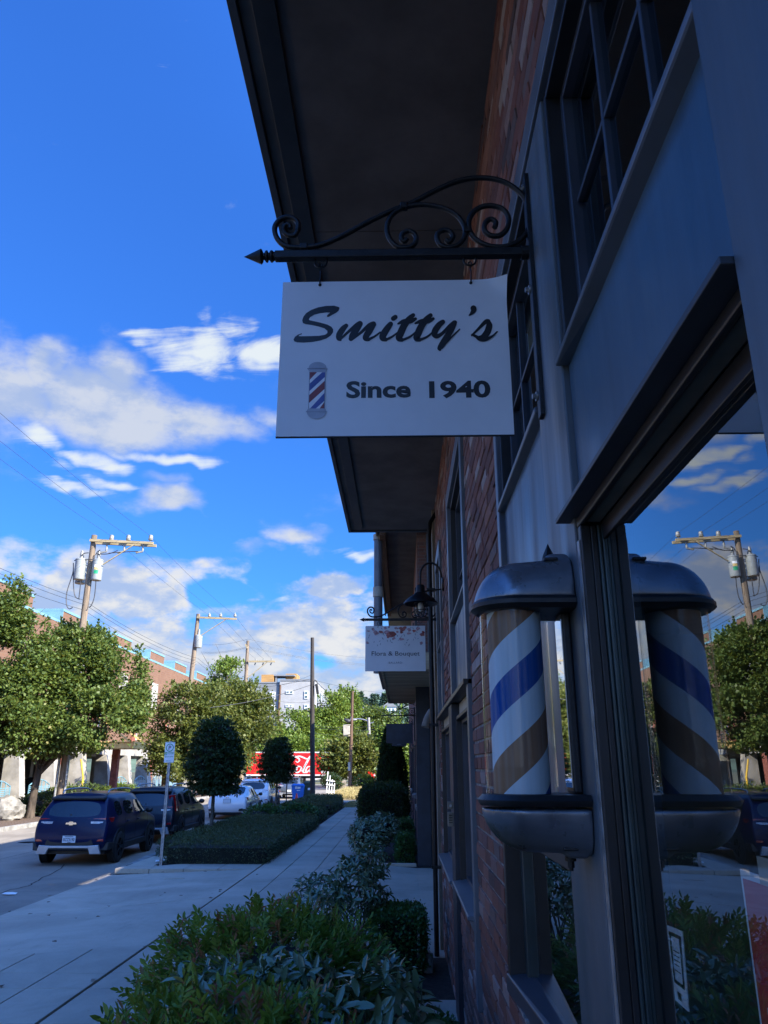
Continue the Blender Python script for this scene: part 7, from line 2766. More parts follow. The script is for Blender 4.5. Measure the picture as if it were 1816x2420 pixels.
# bricked up windows and pilaster strips
for (y0, y1, z0, z1) in ((70.2, 72.0, 6.9, 9.3), (78.0, 79.6, 6.7, 9.0), (53.0, 55.0, 6.9, 9.3), (45.5, 47.2, 6.9, 9.3), (62.0, 63.8, 6.9, 9.3), (87, 88.5, 6.9, 9.0)):
    f = MB()
    f.box(AX0 + 0.0, AX0 + 0.03, y0, y1, z0, z1)
    f.build('blocked_window', M['palecon'], ob)
for yv in (40.0, 48.7, 57.3, 65.9, 74.7, 83.4):
    f = MB()
    f.box(AX0, AX0 + 0.16, yv, yv + 0.75, 3.56, 6.2)
    f.build('pilaster', mat('red_brick_strip', (0.28, 0.09, 0.06), 0.9) if 'red_brick_strip' not in D.materials else D.materials['red_brick_strip'], ob)
    f = MB()
    f.box(AX0 + 0.001, AX0 + 0.05, yv + 0.9, yv + 1.5, 4.2, 5.9)
    f.build('grey_panel', M['palecon'], ob)
f = MB()
f.box(-40, AX0 + 0.1, 16, 94, 2.95, 3.548)
f.build('floor_beam', M['palecon'], ob)
f = MB()
f.add([(-39, 16, 0), (-39, 94, 0), (-39, 94, 2.95), (-39, 16, 2.95)], [(0, 1, 2, 3)])
f.build('garage_back_wall', M['garage'], ob)
f = MB()
f.box(-40, AX0 + 0.2, 16, 94, -0.3, 0.02)
f.build('garage_floor', M['kerb'], ob)
yv = 27.6 - 4.65 * 2
k = 0
while yv < 94:
    f = MB()
    wq = 1.0 if k % 2 else 0.7
    f.hexa([(AX0 - 0.5, yv, 0.0), (AX0 + 0.75, yv, 0.0), (AX0 + 0.75, yv + wq, 0.0), (AX0 - 0.5, yv + wq, 0.0), (AX0 - 0.5, yv, 2.94), (AX0 + 0.30, yv, 2.94), (AX0 + 0.30, yv + wq, 2.94), (AX0 - 0.5, yv + wq, 2.94)])
    f.build('pier', M['palecon'], ob)
    if k % 2:
        f = MB()
        f.box(AX0 - 0.3, AX0 + 0.35, yv + wq + 0.01, yv + wq + 1.0, 0.02, 2.94)
        f.build('brick_pier', D.materials['red_brick_strip'], ob)
    for q in (-30.5, -35.5):
        f = MB()
        f.box(q, q + 0.5, yv, yv + 0.5, 0.0, 2.94)
        f.build('inner_column', M['palecon'], ob)
    yv += 4.65
    k += 1
# arched light blue railings between the piers
LBR = {37.9: 'light blue arched railing left of the street tree trunk, at the left edge', 42.4: 'light blue arched railing just right of the street tree trunk', 47.4: 'light blue arched railing mostly behind the shrubs right of the utility pole', 61.4: 'light blue arched railing just right of the canopy post', 66.1: 'light blue railing second to the right of the canopy post', 71.0: 'light blue railing behind the parking sign post', 75.6: 'farthest light blue railing, half hidden by the dark green street tree'}
for yv in (37.9, 42.4, 47.4, 61.4, 66.1, 71.0, 75.6):
    f = MB()
    x = AX0 + 0.62
    w_ = 2.7
    top = [(x, yv + w_ * i / 10, 1.05 + 0.30 * math.sin(math.pi * i / 10)) for i in range(11)]
    f.tube(top, 0.035, 6)
    for i in range(0, 11, 2):
        f.bar((x, top[i][1], 0.05), top[i], 0.05, 0.05)
    for j in range(9):
        f.box(x - 0.012, x + 0.012, yv, yv + w_, 0.14 + 0.10 * j, 0.185 + 0.10 * j)
    rr_ = thing('railing', LBR[yv], 'railing', (x, yv, 0), group='light blue railings between the piers')
    f.build('frame', M['lightblue'], rr_)
# entrance canopy
cp = thing('entrance_canopy', 'yellow steel entrance canopy with diagonal struts on the brick block across the street', 'canopy', (AX0, 57.3, 3.3))
f = MB()
for yv in (56.0, 59.0):
    f.box(AX0 + 0.1, AX0 + 3.6, yv, yv + 0.06, 3.36, 3.72)
    f.box(AX0 + 0.1, AX0 + 3.62, yv - 0.10, yv + 0.16, 3.722, 3.78)
    f.box(AX0 + 0.1, AX0 + 3.62, yv - 0.10, yv + 0.16, 3.30, 3.358)
f.build('side_beam', M['yellow'], cp)
f = MB()
f.box(AX0 + 3.62, AX0 + 3.68, 55.9, 59.2, 3.30, 3.78)
f.build('front_beam', M['yellow'], cp)
f = MB()
f.box(AX0 + 0.1, AX0 + 3.6, 56.17, 58.89, 3.64, 3.70)
f.build('deck', M['palecon'], cp)
for yv in (56.05, 59.05):
    f = MB()
    f.bar((AX0 + 0.1, yv, 6.0), (AX0 + 3.3, yv, 3.79), 0.12, 0.12)
    f.build('strut', M['yellow'], cp)
f = MB()
f.box(AX0 + 1.4, AX0 + 1.85, 58.2, 58.65, 0, 3.28)
f.build('post', D.materials['red_brick_strip'], cp)
a_, b_ = at('A6', 796, 640, 'y', 50.0), at('A6', 818, 812, 'y', 50.0)
f = MB()
f.tube([b_ - Vector((0, 0, b_.z)), b_, a_], 0.055, 8)
tag(f.build('leaning_post', M['bollard'], smooth=60), 'bright yellow leaning post behind the shrubs across the street', 'post')

# boulder at the kerb
f = MB()
f.ball((-16.75, 33.9, 0.34), 1.0, 40, 26, sc=(1.0, 0.65, 0.58))
f.v = [tuple(Vector(v) + (Vector(v) - Vector((-16.75, 33.9, 0.3))) * (0.28 * noise.noise(Vector(v) * 1.7) + 0.16 * noise.noise(Vector(v) * 4.1) + 0.07 * noise.noise(Vector(v) * 10.0))) for v in f.v]
tag(f.build('boulder', M['rock'], smooth=28), 'large pale rough boulder beside the street tree trunk', 'boulder')

# shrubs in the far planting strip
SH = [((690, 850), 43.5, 1.3, 1.0, 'lf_olive', 'rusty golden shrub right of the utility pole across the street'), ((850, 880), 43.0, 1.9, 1.15, 'lf_tree', 'wide green shrub across the street behind the navy SUV'),
      ((430, 945), 40.0, 1.0, 0.85, 'lf_bright', 'yellow green rounded shrub between the street tree and the utility pole'), ((90, 1045), 36.4, 1.5, 0.55, 'lf_ball', 'low dark shrubs behind the boulder'),
      ((430, 1060), 37.5, 1.3, 0.75, 'lf_ball', 'dark shrub to the right of the street tree trunk'), ((560, 1000), 39.5, 1.0, 0.9, 'lf_ball', 'dark shrub at the foot of the utility pole'), ((1200, 935), 62, 1.4, 0.8, 'lf_bright', 'small bright shrub before the far concrete piers')]
for (uv, yv, rx, h, mm, lab) in SH:
    c = at('A6', uv[0], uv[1], 'y', yv)
    b = thing('street_shrub', lab, 'shrub', (c.x, yv, 0), group=None)
    core_ball(b, (c.x, yv, h * 0.4), (rx * 0.75, 0.8, h * 0.5))
    P, O_, T_ = lobe_cloud([(c.x - rx * 0.35, yv, h * 0.45, rx * 0.7, 0.9, h * 0.55), (c.x + rx * 0.35, yv, h * 0.42, rx * 0.7, 0.9, h * 0.5), (c.x, yv, h * 0.55, rx * 0.7, 0.9, h * 0.55)], 260, 15, 0.10)
    P[:, 2] = np.maximum(P[:, 2], 0.0)
    foliage('foliage', b, M[mm], P, O_, 0.12, 0.07, T_, kind='stuff')

# ================================================================== street trees and trees beyond
def px_lobe(u, v, ru, rv, Y, depth=None):
    c = at('D', u, v, 'y', Y)
    k = Y * 1.06 / F_ / ZOOMS['D'][2]
    return (c.x, Y, c.z, ru * k, (depth or ru) * k, rv * k)


def tree(label, name, lobes, Y, base, th, r0, mt, n_clump, per, L, W, spread, cut=0.40, cs=0.5, bark='bark', group=None, lean=(0, 0), shoots=0, core=0.0):
    b = thing(name, label, 'tree', base, group=group)
    tips = []
    for l in lobes:
        for q in range(2):
            tips.append((l[0] + rnd.uniform(-0.5, 0.5) * l[3], l[1] + rnd.uniform(-0.5, 0.5) * l[4], l[2] + rnd.uniform(-0.2, 0.6) * l[5]))
    limb_tree(base, th, r0, tips, M[bark], b, lean=lean)
    P, O_, T_ = lobe_cloud(lobes, n_clump, per, spread, 0.45, 0.5, cut, cs)
    ok = P[:, 2] > base[2] + 0.3
    P, O_, T_ = P[ok], O_[ok], T_[ok]
    foliage('crown', b, M[mt], P, O_, L, W, T_, up=0.5, jit=0.8)
    if shoots:
        Q, A, T2 = [], [], []
        for _ in range(shoots):
            l = lobes[rnd.randrange(len(lobes))]
            d = Vector((rnd.uniform(-0.7, 0.9), rnd.uniform(-0.6, 0.6), rnd.uniform(0.35, 1))).normalized()
            s0 = Vector((l[0] + d.x * l[3], l[1] + d.y * l[4], l[2] + d.z * l[5])) * 1.0
            dd = (d + Vector((0, 0, 0.9))).normalized()
            ln = rnd.uniform(0.4, 1.1) * spread * 3.0
            for i in range(16):
                t_ = i / 15
                Q.append(s0 + dd * ln * (t_ - 0.25) + Vector((rnd.gauss(0, 1), rnd.gauss(0, 1), rnd.gauss(0, 1))) * spread * 0.30 * (1.1 - t_))
                A.append(dd)
                T2.append(rnd.gauss(0.5, 0.12))
        foliage('upright_twigs', b, M[mt], np.array(Q), np.array(A), L, W, np.array(T2), up=0.3, jit=0.8, kind='stuff')
    if core:
        f = MB()
        for l in lobes:
            f.ball(l[:3], 1.0, 10, 7, sc=(l[3] * core, l[4] * core, l[5] * core))
        f.build('inner_branches', M['core'], b)
    return b


GRP = 'trees along the far side of the street'
tree('spreading street tree with a forked trunk behind the pale boulder', 'street_tree',
     [px_lobe(185, 1440, 62, 78, 36), px_lobe(250, 1470, 62, 70, 36.5), px_lobe(120, 1500, 70, 80, 35.5), px_lobe(205, 1555, 90, 58, 35), px_lobe(90, 1585, 80, 50, 35), px_lobe(150, 1400, 34, 50, 36.5), px_lobe(285, 1530, 34, 50, 36)],
     36, (-16.0, 35.1, 0), 2.0, 0.17, 'lf_tree', 3300, 22, 0.15, 0.115, 0.21, 0.42, 0.8, lean=(0.08, 0.1), shoots=70, group=GRP)
tree('tallest street tree at the left edge of the view', 'street_tree',
     [px_lobe(15, 1330, 42, 75, 33), px_lobe(60, 1400, 48, 60, 33.5), px_lobe(10, 1460, 70, 80, 33), px_lobe(-40, 1400, 60, 110, 33), px_lobe(15, 1560, 70, 60, 33), px_lobe(-60, 1520, 80, 90, 33)],
     33, (-18.6, 33.0, 0), 2.4, 0.2, 'lf_tree', 2300, 22, 0.15, 0.11, 0.20, 0.40, 0.8, shoots=60, group=GRP)
tback = tree('street tree across the road, reflected at the right edge of the shop window', 'street_tree',
     [(-17.5, 20.5, 5.2, 2.2, 2.2, 2.4), (-16.5, 19.2, 4.2, 1.9, 1.9, 1.7), (-18.0, 22.2, 4.4, 2.0, 2.0, 2.0)],
     20, (-17.3, 20.5, 0), 2.2, 0.18, 'lf_tree', 900, 22, 0.16, 0.13, 0.26, 0.46, 0.8, group=GRP)
tb2 = copy_tree(tback)
tb2.location = (-17.3, 4.5, 0)
tb2['label'] = 'street tree across the road level with the shop window, seen only as a reflection'
for (dx, dy, lab) in ((-17.0, -4.5, 'street tree behind the viewer on the far side of the road'), (-17.8, -14.0, 'second street tree behind the viewer on the far side of the road'), (-17.2, -24.0, 'third street tree behind the viewer on the far side of the road')):
    tb2 = copy_tree(tback)
    tb2.location = (dx, dy, 0)
    tb2['label'] = lab
tree('dark green street tree behind the parking sign', 'street_tree',
     [px_lobe(405, 1545, 62, 62, 54), px_lobe(360, 1600, 48, 58, 53), px_lobe(440, 1600, 50, 60, 54), px_lobe(385, 1640, 60, 40, 53), px_lobe(455, 1520, 34, 40, 55)],
     54, (-15.9, 54, 0), 2.4, 0.17, 'lf_olive', 1500, 20, 0.22, 0.14, 0.28, 0.44, 0.6, shoots=30, group=GRP)
tree('olive green street tree left of the farther clipped tree', 'street_tree',
     [px_lobe(515, 1535, 55, 60, 64), px_lobe(475, 1570, 50, 60, 63), px_lobe(550, 1580, 48, 62, 64), px_lobe(500, 1620, 62, 45, 63), px_lobe(560, 1545, 28, 42, 65)],
     64, (-15.6, 64, 0), 2.8, 0.18, 'lf_olive', 1400, 20, 0.26, 0.17, 0.33, 0.44, 0.5, shoots=30, group=GRP)
tree('bright green pointed tree rising beside the far utility pole', 'poplar_tree',
     [px_lobe(485, 1490, 38, 55, 92), px_lobe(497, 1460, 24, 36, 92), px_lobe(465, 1520, 40, 50, 92), px_lobe(525, 1520, 30, 45, 92)],
     92, (at('D', 488, 1600, 'y', 92).x, 92, 0), 4.0, 0.25, 'lf_bright', 700, 20, 0.32, 0.22, 0.5, 0.40, 0.3, shoots=14)
BT = [
    ('bright green tree before the white apartment block', [(640, 1580, 42, 40), (610, 1605, 40, 36), (668, 1600, 30, 36)], 118, 'lf_bright'),
    ('yellow green tree beside the dark pole', [(700, 1560, 34, 44), (690, 1600, 44, 36), (722, 1530, 26, 34)], 122, 'lf_bright'),
    ('tall bright tree left of the brown utility pole', [(742, 1540, 32, 44), (730, 1580, 38, 42), (752, 1515, 20, 28)], 128, 'lf_bright'),
    ('broad olive tree overhanging the front of the red truck', [(765, 1625, 46, 34), (722, 1640, 36, 28), (805, 1640, 40, 34), (770, 1650, 60, 24)], 92, 'lf_olive'),
    ('dark green tree beyond the street lamp', [(800, 1565, 46, 34), (835, 1585, 36, 40), (775, 1590, 36, 34)], 135, 'lf_tree'),
    ('light green tree between the evergreens and the wall', [(862, 1630, 26, 50), (875, 1680, 20, 40), (850, 1580, 24, 40)], 84, 'lf_bright'),
    ('green tree beyond the white cars', [(590, 1610, 38, 40), (560, 1640, 40, 34), (620, 1640, 40, 36)], 112, 'lf_bright'),
    ('dark leafy tree behind the red truck trailer', [(540, 1625, 40, 36), (575, 1655, 34, 24), (500, 1650, 44, 30)], 116, 'lf_tree'),
    ('green tree behind the middle of the red truck', [(660, 1625, 44, 34), (700, 1640, 40, 24), (640, 1650, 40, 24)], 114, 'lf_bright'),
    ('green tree at the far left behind the parked cars', [(440, 1650, 46, 40), (400, 1670, 40, 30)], 108, 'lf_olive'),
]
for (lab, ls, Y, mm) in BT:
    lob = [px_lobe(u, v, ru, rv, Y, ru * 0.9) for (u, v, ru, rv) in ls]
    x = lob[0][0]
    tree(lab, 'broadleaf_tree', lob, Y, (x, Y, -0.2), max(1.5, lob[0][2] - lob[0][5] * 1.3), 0.22, mm, 900, 18, 0.36, 0.25, 0.46, 0.38, 0.28, shoots=16)

# ================================================================== utility poles
UY = 35.7
def U(u, v, dy=0.0):
    return at('A7', u, v, 'y', UY + dy)


p_top, p_mid = U(575, 140), U(430, 1000)
pb = Vector((-15.02, UY, -0.1))
up1 = thing('utility_pole', 'nearest utility pole carrying three grey transformers, its base behind the shrubs', 'utility pole', (pb.x, UY, 0), group='utility poles along the street')
f = MB()
f.tube([pb, pb.lerp(p_top, 0.5), p_top], [0.19, 0.165, 0.135], 14)
f.build('shaft', M['pole'], up1, smooth=60)
a_, b_ = U(515, 203, -0.22), U(1345, 243, -0.22)
f = MB()
f.bar(a_, b_, 0.10, 0.125)
f.bar(a_ + Vector((0, 0.46, 0)), b_ + Vector((0, 0.46, 0)), 0.10, 0.125)
arm = f.build('crossarm', M['timber'], up1)
for u in (798, 1018, 1310):
    c_ = U(u, 190, 0)
    f = MB()
    f.lathe([(0.03, -0.14), (0.03, 0.0), (0.105, 0.0), (0.115, 0.03), (0.10, 0.05), (0.115, 0.08), (0.10, 0.10), (0.10, 0.22), (0.06, 0.26), (0.0, 0.27)], (c_.x, UY, c_.z - 0.05), n=16)
    f.build('insulator', M['insul'], arm, smooth=40)
for u in (740, 970, 1212):
    c_ = U(u, 262, -0.1)
    f = MB()
    f.lathe([(0.0, -0.36), (0.035, -0.36), (0.05, -0.30), (0.05, -0.05), (0.03, 0.0), (0.0, 0.02)], c_, n=10)
    f.bar(c_ + Vector((0, 0, -0.34)), c_ + Vector((-0.32, 0, -0.40)), 0.07, 0.08)
    f.build('fuse_cutout', M['insul'], arm)
f = MB()
for dy in (-0.25, 0.25):
    f.bar(U(682, 522, dy), U(1100, 258, dy), 0.045, 0.045)
f.build('brace', M['timber'], up1)
for (u, v, dy, hh) in ((385, 585, -0.10, 1.0), (610, 595, -0.10, 1.0), (400, 640, 0.52, 1.0)):
    c_ = U(u, v, dy)
    f = MB()
    q = 0.25
    f.lathe([(0.0, -0.50), (q * 0.93, -0.50), (q * 0.97, -0.47), (q, -0.44), (q, 0.44), (q * 1.06, 0.45), (q * 1.06, 0.49), (q * 0.8, 0.53), (0.0, 0.56)], c_, n=28)
    tf = f.build('transformer', M['can'], up1, smooth=35)
    f = MB()
    f.lathe([(0.07, 0.52), (0.09, 0.60), (0.07, 0.66), (0.09, 0.72), (0.07, 0.80), (0.05, 0.92), (0.0, 0.93)], (c_.x, c_.y, c_.z), n=12)
    f.build('bushing', M['insul'], tf, smooth=40)
    if u == 610:
        for (z0, z1, mm) in ((-0.02, 0.10, 'yellow'), (-0.22, -0.05, 'green'), (0.10, 0.22, 'signwhite')):
            f = MB()
            vs, fs = [], []
            for i in range(7):
                a = R(-102 + 8 * i)
                for zz in (z0, z1):
                    vs.append((c_.x + 0.254 * math.cos(a), c_.y + 0.254 * math.sin(a), c_.z + zz))
            for i in range(6):
                fs.append((2 * i, 2 * i + 2, 2 * i + 3, 2 * i + 1))
            f.add(vs, fs)
            f.build('label_print', M[mm], tf, fix=False)
c_ = U(500, 600, 0)
f = MB()
f.box(c_.x - 0.55, c_.x + 0.45, UY - 0.08, UY + 0.08, c_.z + 0.25, c_.z + 0.37)
f.box(c_.x - 0.50, c_.x + 0.45, UY - 0.08, UY + 0.08, c_.z - 0.45, c_.z - 0.33)
f.build('mounting_bracket', M['steel'], up1)
f = MB()
for pts in ([(300, 500), (290, 640), (215, 880), (210, 1040), (245, 1100), (290, 1080)], [(300, 500), (300, 760), (320, 930), (380, 975)], [(600, 600), (590, 800), (570, 960), (530, 1060), (500, 1080)], [(395, 740), (385, 850), (370, 970)],
            [(310, 470), (380, 455), (560, 455), (620, 465), (640, 510)], [(650, 330), (610, 360), (590, 400)], [(880, 335), (780, 375), (680, 385), (600, 378)], [(1145, 348), (1000, 355), (760, 372)], [(500, 368), (440, 375), (408, 405)]):
    f.tube(spline([U(q[0], q[1], -0.2) for q in pts], 5), 0.022, 6)
f.build('leads', M['wire'], up1, smooth=60)
f = MB()
for k, dx in enumerate((-0.22, 0.20)):
    f.tube([(pb.x + dx, UY - 0.12, 0), (pb.x + dx * 0.9, UY - 0.12, 4.2)], 0.06, 8)
f.build('conduit', M['steel'], up1, smooth=60)

# second and third poles down the street
P2Y = 54.0
t2 = at('R1', 1113, 595, 'y', P2Y)
m2 = at('R1', 1070, 985, 'y', P2Y)
up2 = thing('utility_pole', 'second utility pole with one small transformer, above the trees', 'utility pole', (-15.2, P2Y, 0), group='utility poles along the street')
k_ = (t2 - m2) / (t2.z - m2.z)
f = MB()
f.tube([t2 - k_ * (t2.z + 0.1), m2, t2], [0.20, 0.17, 0.13], 12)
f.build('shaft', M['pole'], up2, smooth=60)
a_, b_ = at('R1', 1105, 614, 'y', P2Y - 0.2), at('R1', 1328, 623, 'y', P2Y - 0.2)
f = MB()
f.bar(a_, b_, 0.10, 0.13)
ar2 = f.build('crossarm', M['timber'], up2)
for u in (1175, 1238, 1318):
    c_ = at('R1', u, 610, 'y', P2Y)
    f = MB()
    f.lathe([(0.025, -0.05), (0.10, 0.0), (0.11, 0.06), (0.09, 0.12), (0.10, 0.16), (0.03, 0.22), (0.0, 0.32)], c_, n=10)
    f.build('insulator', M['insul'], ar2)
f = MB()
f.bar(at('R1', 1113, 725, 'y', P2Y - 0.2), at('R1', 1265, 628, 'y', P2Y - 0.2), 0.05, 0.05)
f.build('brace', M['timber'], up2)
c_ = at('R1', 1113, 748, 'y', P2Y - 0.05)
f = MB()
f.lathe([(0.0, -0.45), (0.25, -0.45), (0.27, -0.40), (0.27, 0.38), (0.24, 0.42), (0.09, 0.46), (0.07, 0.85), (0.0, 0.86)], c_, n=20)
f.build('transformer', M['can'], up2, smooth=35)

P3Y = 68.0
t3, m3 = at('R1', 1391, 745, 'y', P3Y), at('R1', 1374, 1075, 'y', P3Y)
up3 = thing('utility_pole', 'third slender utility pole with its crossarm well below the top', 'utility pole', (-14.5, P3Y, 0), group='utility poles along the street')
k_ = (t3 - m3) / (t3.z - m3.z)
f = MB()
f.tube([t3 - k_ * (t3.z + 0.1), m3, t3], [0.22, 0.18, 0.13], 12)
f.build('shaft', M['pole'], up3, smooth=60)
f = MB()
f.bar(at('R1', 1392, 861, 'y', P3Y - 0.2), at('R1', 1542, 861, 'y', P3Y - 0.2), 0.11, 0.14)
f.bar(at('R1', 1392, 950, 'y', P3Y - 0.2), at('R1', 1497, 866, 'y', P3Y - 0.2), 0.05, 0.06)
ar3 = f.build('crossarm', M['timber'], up3)
f = MB()
f.bar(at('R1', 1377, 765, 'y', P3Y - 0.2), at('R1', 1389, 790, 'y', P3Y - 0.2), 0.10, 0.10)
f.build('top_bracket', M['timber'], up3)
for u in (1434, 1478, 1523):
    for (v0, v1) in ((846, 858), (868, 882)):
        f = MB()
        f.cyl(at('R1', u, v0, 'y', P3Y), at('R1', u - (6 if v0 > 860 else 0), v1, 'y', P3Y), 0.055, n=8)
        f.build('insulator', M['insul'], ar3)
# brown pole with equipment near the cross street and a street lamp behind
P4Y = 85.0
a_, b_ = at('R2', 923, 645, 'y', P4Y), at('R2', 904, 1288, 'y', P4Y)
up4 = thing('utility_pole', 'brown utility pole with a pale service cabinet rising from the dry grass', 'utility pole', (b_.x, P4Y, 0), group='utility poles along the street')
f = MB()
f.tube([(b_.x, P4Y, -0.15), ((a_.x + b_.x) / 2, P4Y, a_.z / 2), a_], [0.20, 0.17, 0.13], 12)
f.build('shaft', M['brownpole'], up4, smooth=60)
q = [at('R2', *w_, 'y', P4Y - 0.3) for w_ in ((860, 868), (905, 872), (905, 928), (862, 934))]
f = MB()
f.prism(q, (0, 0.35, 0))
f.bar(at('R2', 862, 866, 'y', P4Y - 0.1), at('R2', 918, 866, 'y', P4Y - 0.1), 0.06, 0.10)
f.bar(at('R2', 862, 937, 'y', P4Y - 0.1), at('R2', 918, 937, 'y', P4Y - 0.1), 0.06, 0.10)
f.build('service_cabinet', M['cream'], up4, bevel=0.03)
f = MB()
f.tube(spline([at('R2', *w_, 'y', P4Y - 0.2) for w_ in ((866, 828), (890, 838), (906, 836), (914, 810))], 4), [0.05, 0.10, 0.16, 0.20, 0.22, 0.22, 0.20, 0.16, 0.13, 0.10, 0.08, 0.06, 0.05], 8)
f.build('cable_splice', M['wire'], up4, smooth=60)
c_ = at('R2', 901, 1135, 'y', P4Y - 0.2)
f = MB()
f.box(c_.x - 0.12, c_.x + 0.12, P4Y - 0.32, P4Y - 0.18, c_.z - 0.45, c_.z + 0.40)
f.build('meter_box', M['can'], up4)
P5Y = 102.0
a_, b_ = at('R2', 1027, 818, 'y', P5Y), at('R2', 1034, 1000, 'y', P5Y)
slp = thing('street_lamp', 'grey street lamp on a pole with a long curved arm before the trees', 'street lamp', (a_.x, P5Y, 0))
f = MB()
f.tube([(b_.x + 0.2, P5Y, -0.1), a_], [0.24, 0.17], 12)
f.build('pole', M['kerb'], slp, smooth=60)
f = MB()
f.tube(spline([at('R2', *w_, 'y', P5Y) for w_ in ((1027, 842), (1000, 832), (965, 826), (936, 829))], 5), 0.07, 8)
f.tube(spline([at('R2', *w_, 'y', P5Y) for w_ in ((1030, 856), (1048, 852), (1062, 846))], 5), 0.05, 8)
f.build('arm', M['steel'], slp, smooth=60)
f = MB()
c_ = at('R2', 932, 831, 'y', P5Y)
f.ball(c_, 0.2, 12, 8, sc=(2.0, 1, 0.7))
f.build('lamp_head', M['can'], slp, smooth=True)
for (u0, v0, u1, v1, yv, lab) in ((428, 660, 402, 1080, 128.0, 'thin brown utility pole in front of the grey apartment wall'), (684, 905, 683, 1000, 140.0, 'far small utility pole with a crossarm before the white wall')):
    a_, b_ = at('A5', u0, v0, 'y', yv), at('A5', u1, v1, 'y', yv)
    q = thing('utility_pole', lab, 'utility pole', (b_.x, yv, 0), group='utility poles along the street')
    f = MB()
    f.tube([(b_.x, yv, -0.2), b_, a_], [0.24, 0.22, 0.17], 10)
    f.build('shaft', M['brownpole'], q, smooth=60)
    f = MB()
    if yv > 130:
        f.bar(at('A5', 610, 912, 'y', yv), at('A5', 724, 912, 'y', yv), 0.12, 0.16)
    else:
        f.bar(a_ + Vector((-0.5, 0, -6.0)), a_ + Vector((0.5, 0, -6.0)), 0.12, 0.16)
    f.build('crossarm', M['brownpole'], q)


# ================================================================== cables
def cable(label, a, b, sag, r=0.011, grp='overhead cables'):
    r *= 0.7
    a, b = Vector(a), Vector(b)
    pts = []
    n_ = 14
    for i in range(n_ + 1):
        t_ = i / n_
        p = a.lerp(b, t_)
        p.z -= sag * 4 * t_ * (1 - t_)
        pts.append(p)
    f = MB()
    f.tube(pts, r, 5)
    return tag(f.build('overhead_cable', M['wire'], smooth=60), label, 'cable', grp)


LB = 'thin overhead power line strung above the far side of the street'
for u, u2, nm in ((798, 1175, 'inner'), (1018, 1238, 'middle'), (1310, 1318, 'outer')):
    s_ = U(u, 150)
    e_ = at('R1', u2, 602, 'y', P2Y)
    cable('thin power line from the %s insulator of the nearest pole to the second pole' % nm, s_, e_, 0.18, 0.009, 'thin power lines along the far kerb')
    cable('thin line from the %s insulator of the nearest pole out of the left edge' % nm, s_, (s_.x - 0.3, 8.0, s_.z + 0.1), 0.35, 0.009, 'thin power lines along the far kerb')
for u, u2, nm in ((1175, 1434, 'inner'), (1238, 1478, 'middle'), (1318, 1523, 'outer')):
    cable('thin power line from the %s insulator of the second pole to the third pole' % nm, at('R1', u, 602, 'y', P2Y), at('R1', u2, 846, 'y', P3Y), 0.15, 0.010, 'thin power lines along the far kerb')
s_ = U(440, 990)
for dz, dx, nm in ((0.0, 0.0, 'uppermost'), (-0.22, 0.1, 'middle'), (-0.45, 0.0, 'lowest')):
    q = s_ + Vector((dx, 0, dz))
    cable('%s of three secondary lines from the transformer pole to the second pole' % nm, q, (m2.x + 0.3, P2Y, 9.3 + dz), 0.30, 0.013, 'secondary lines along the far kerb')
    cable('%s of three secondary lines leaving the transformer pole to the left' % nm, q, (q.x - 0.4, 10.0, q.z + 0.2 + dz * 0.3), 0.5, 0.013, 'secondary lines along the far kerb')
for dz, nm in ((0.0, 'upper'), (-0.25, 'lower')):
    cable('%s secondary line running on from the second pole' % nm, (m2.x + 0.35, P2Y, 9.3 + dz), (m3.x, P3Y, 8.6 + dz), 0.25, 0.013, 'secondary lines along the far kerb')
A5 = lambda u, v, yv: at('A5', u, v, 'y', yv)
DP = 51.3
cable('thick sagging cable from the dark pole towards the street trees', A5(722, 660, DP), A5(-260, 880, 44), 0.18, 0.024)
cable('upper cable from the dark pole to the third utility pole', A5(722, 600, DP), A5(95, 692, P3Y), 0.12, 0.015)
cable('thin cable from the dark pole rising to the upper left of it', A5(724, 563, DP), A5(440, 655, 60), 0.06, 0.010)
cable('cable from the dark pole to the brown utility pole', A5(775, 615, DP), A5(1430, 735, 62), 0.10, 0.012)
cable('cable from the dark pole sloping down right behind the trees', A5(800, 668, DP), A5(1128, 790, P4Y), 0.15, 0.012)
cable('lower cable from the dark pole sloping down right behind the trees', A5(800, 675, DP), A5(1060, 1040, P4Y), 0.12, 0.010)
cable('pale guy strand slanting down beside the second brick building', A5(1208, 795, 70), A5(1580, 1025, 62), 0.0, 0.022)
for (v0, v1, nm) in ((208, 395, 'uppermost'), (280, 455, 'middle'), (290, 468, 'lowest')):
    cable('%s of three long thin lines crossing the sky behind the dark pole' % nm, A5(112, v0, P3Y), A5(1300, v1, 75), 0.25, 0.013, 'thin lines crossing the cloudy sky')
    cable('%s of three long thin lines left of the third utility pole' % nm, A5(112, v0, P3Y), A5(-330, v0 + 55, 72), 0.2, 0.013, 'thin lines crossing the cloudy sky')
for (v0, v1, nm) in ((1055, 1045, 'first'), (1075, 1085, 'second'), (1130, 1140, 'third'), (1180, 1190, 'fourth')):
    cable('%s line from the top running right from the street lamp pole' % nm, A5(760, v0, 101), A5(1500, v1, 101), 0.3, 0.022, 'low lines behind the brown utility pole')
for (v0, v1, u1, nm) in ((818, 822, 720, 'uppermost'), (890, 905, 720, 'middle'), (938, 948, 720, 'lowest')):
    cable('%s of three lines strung before the apartment block' % nm, A5(420, v0, 127), A5(u1, v1, 127), 0.2, 0.03, 'lines in front of the apartment block')

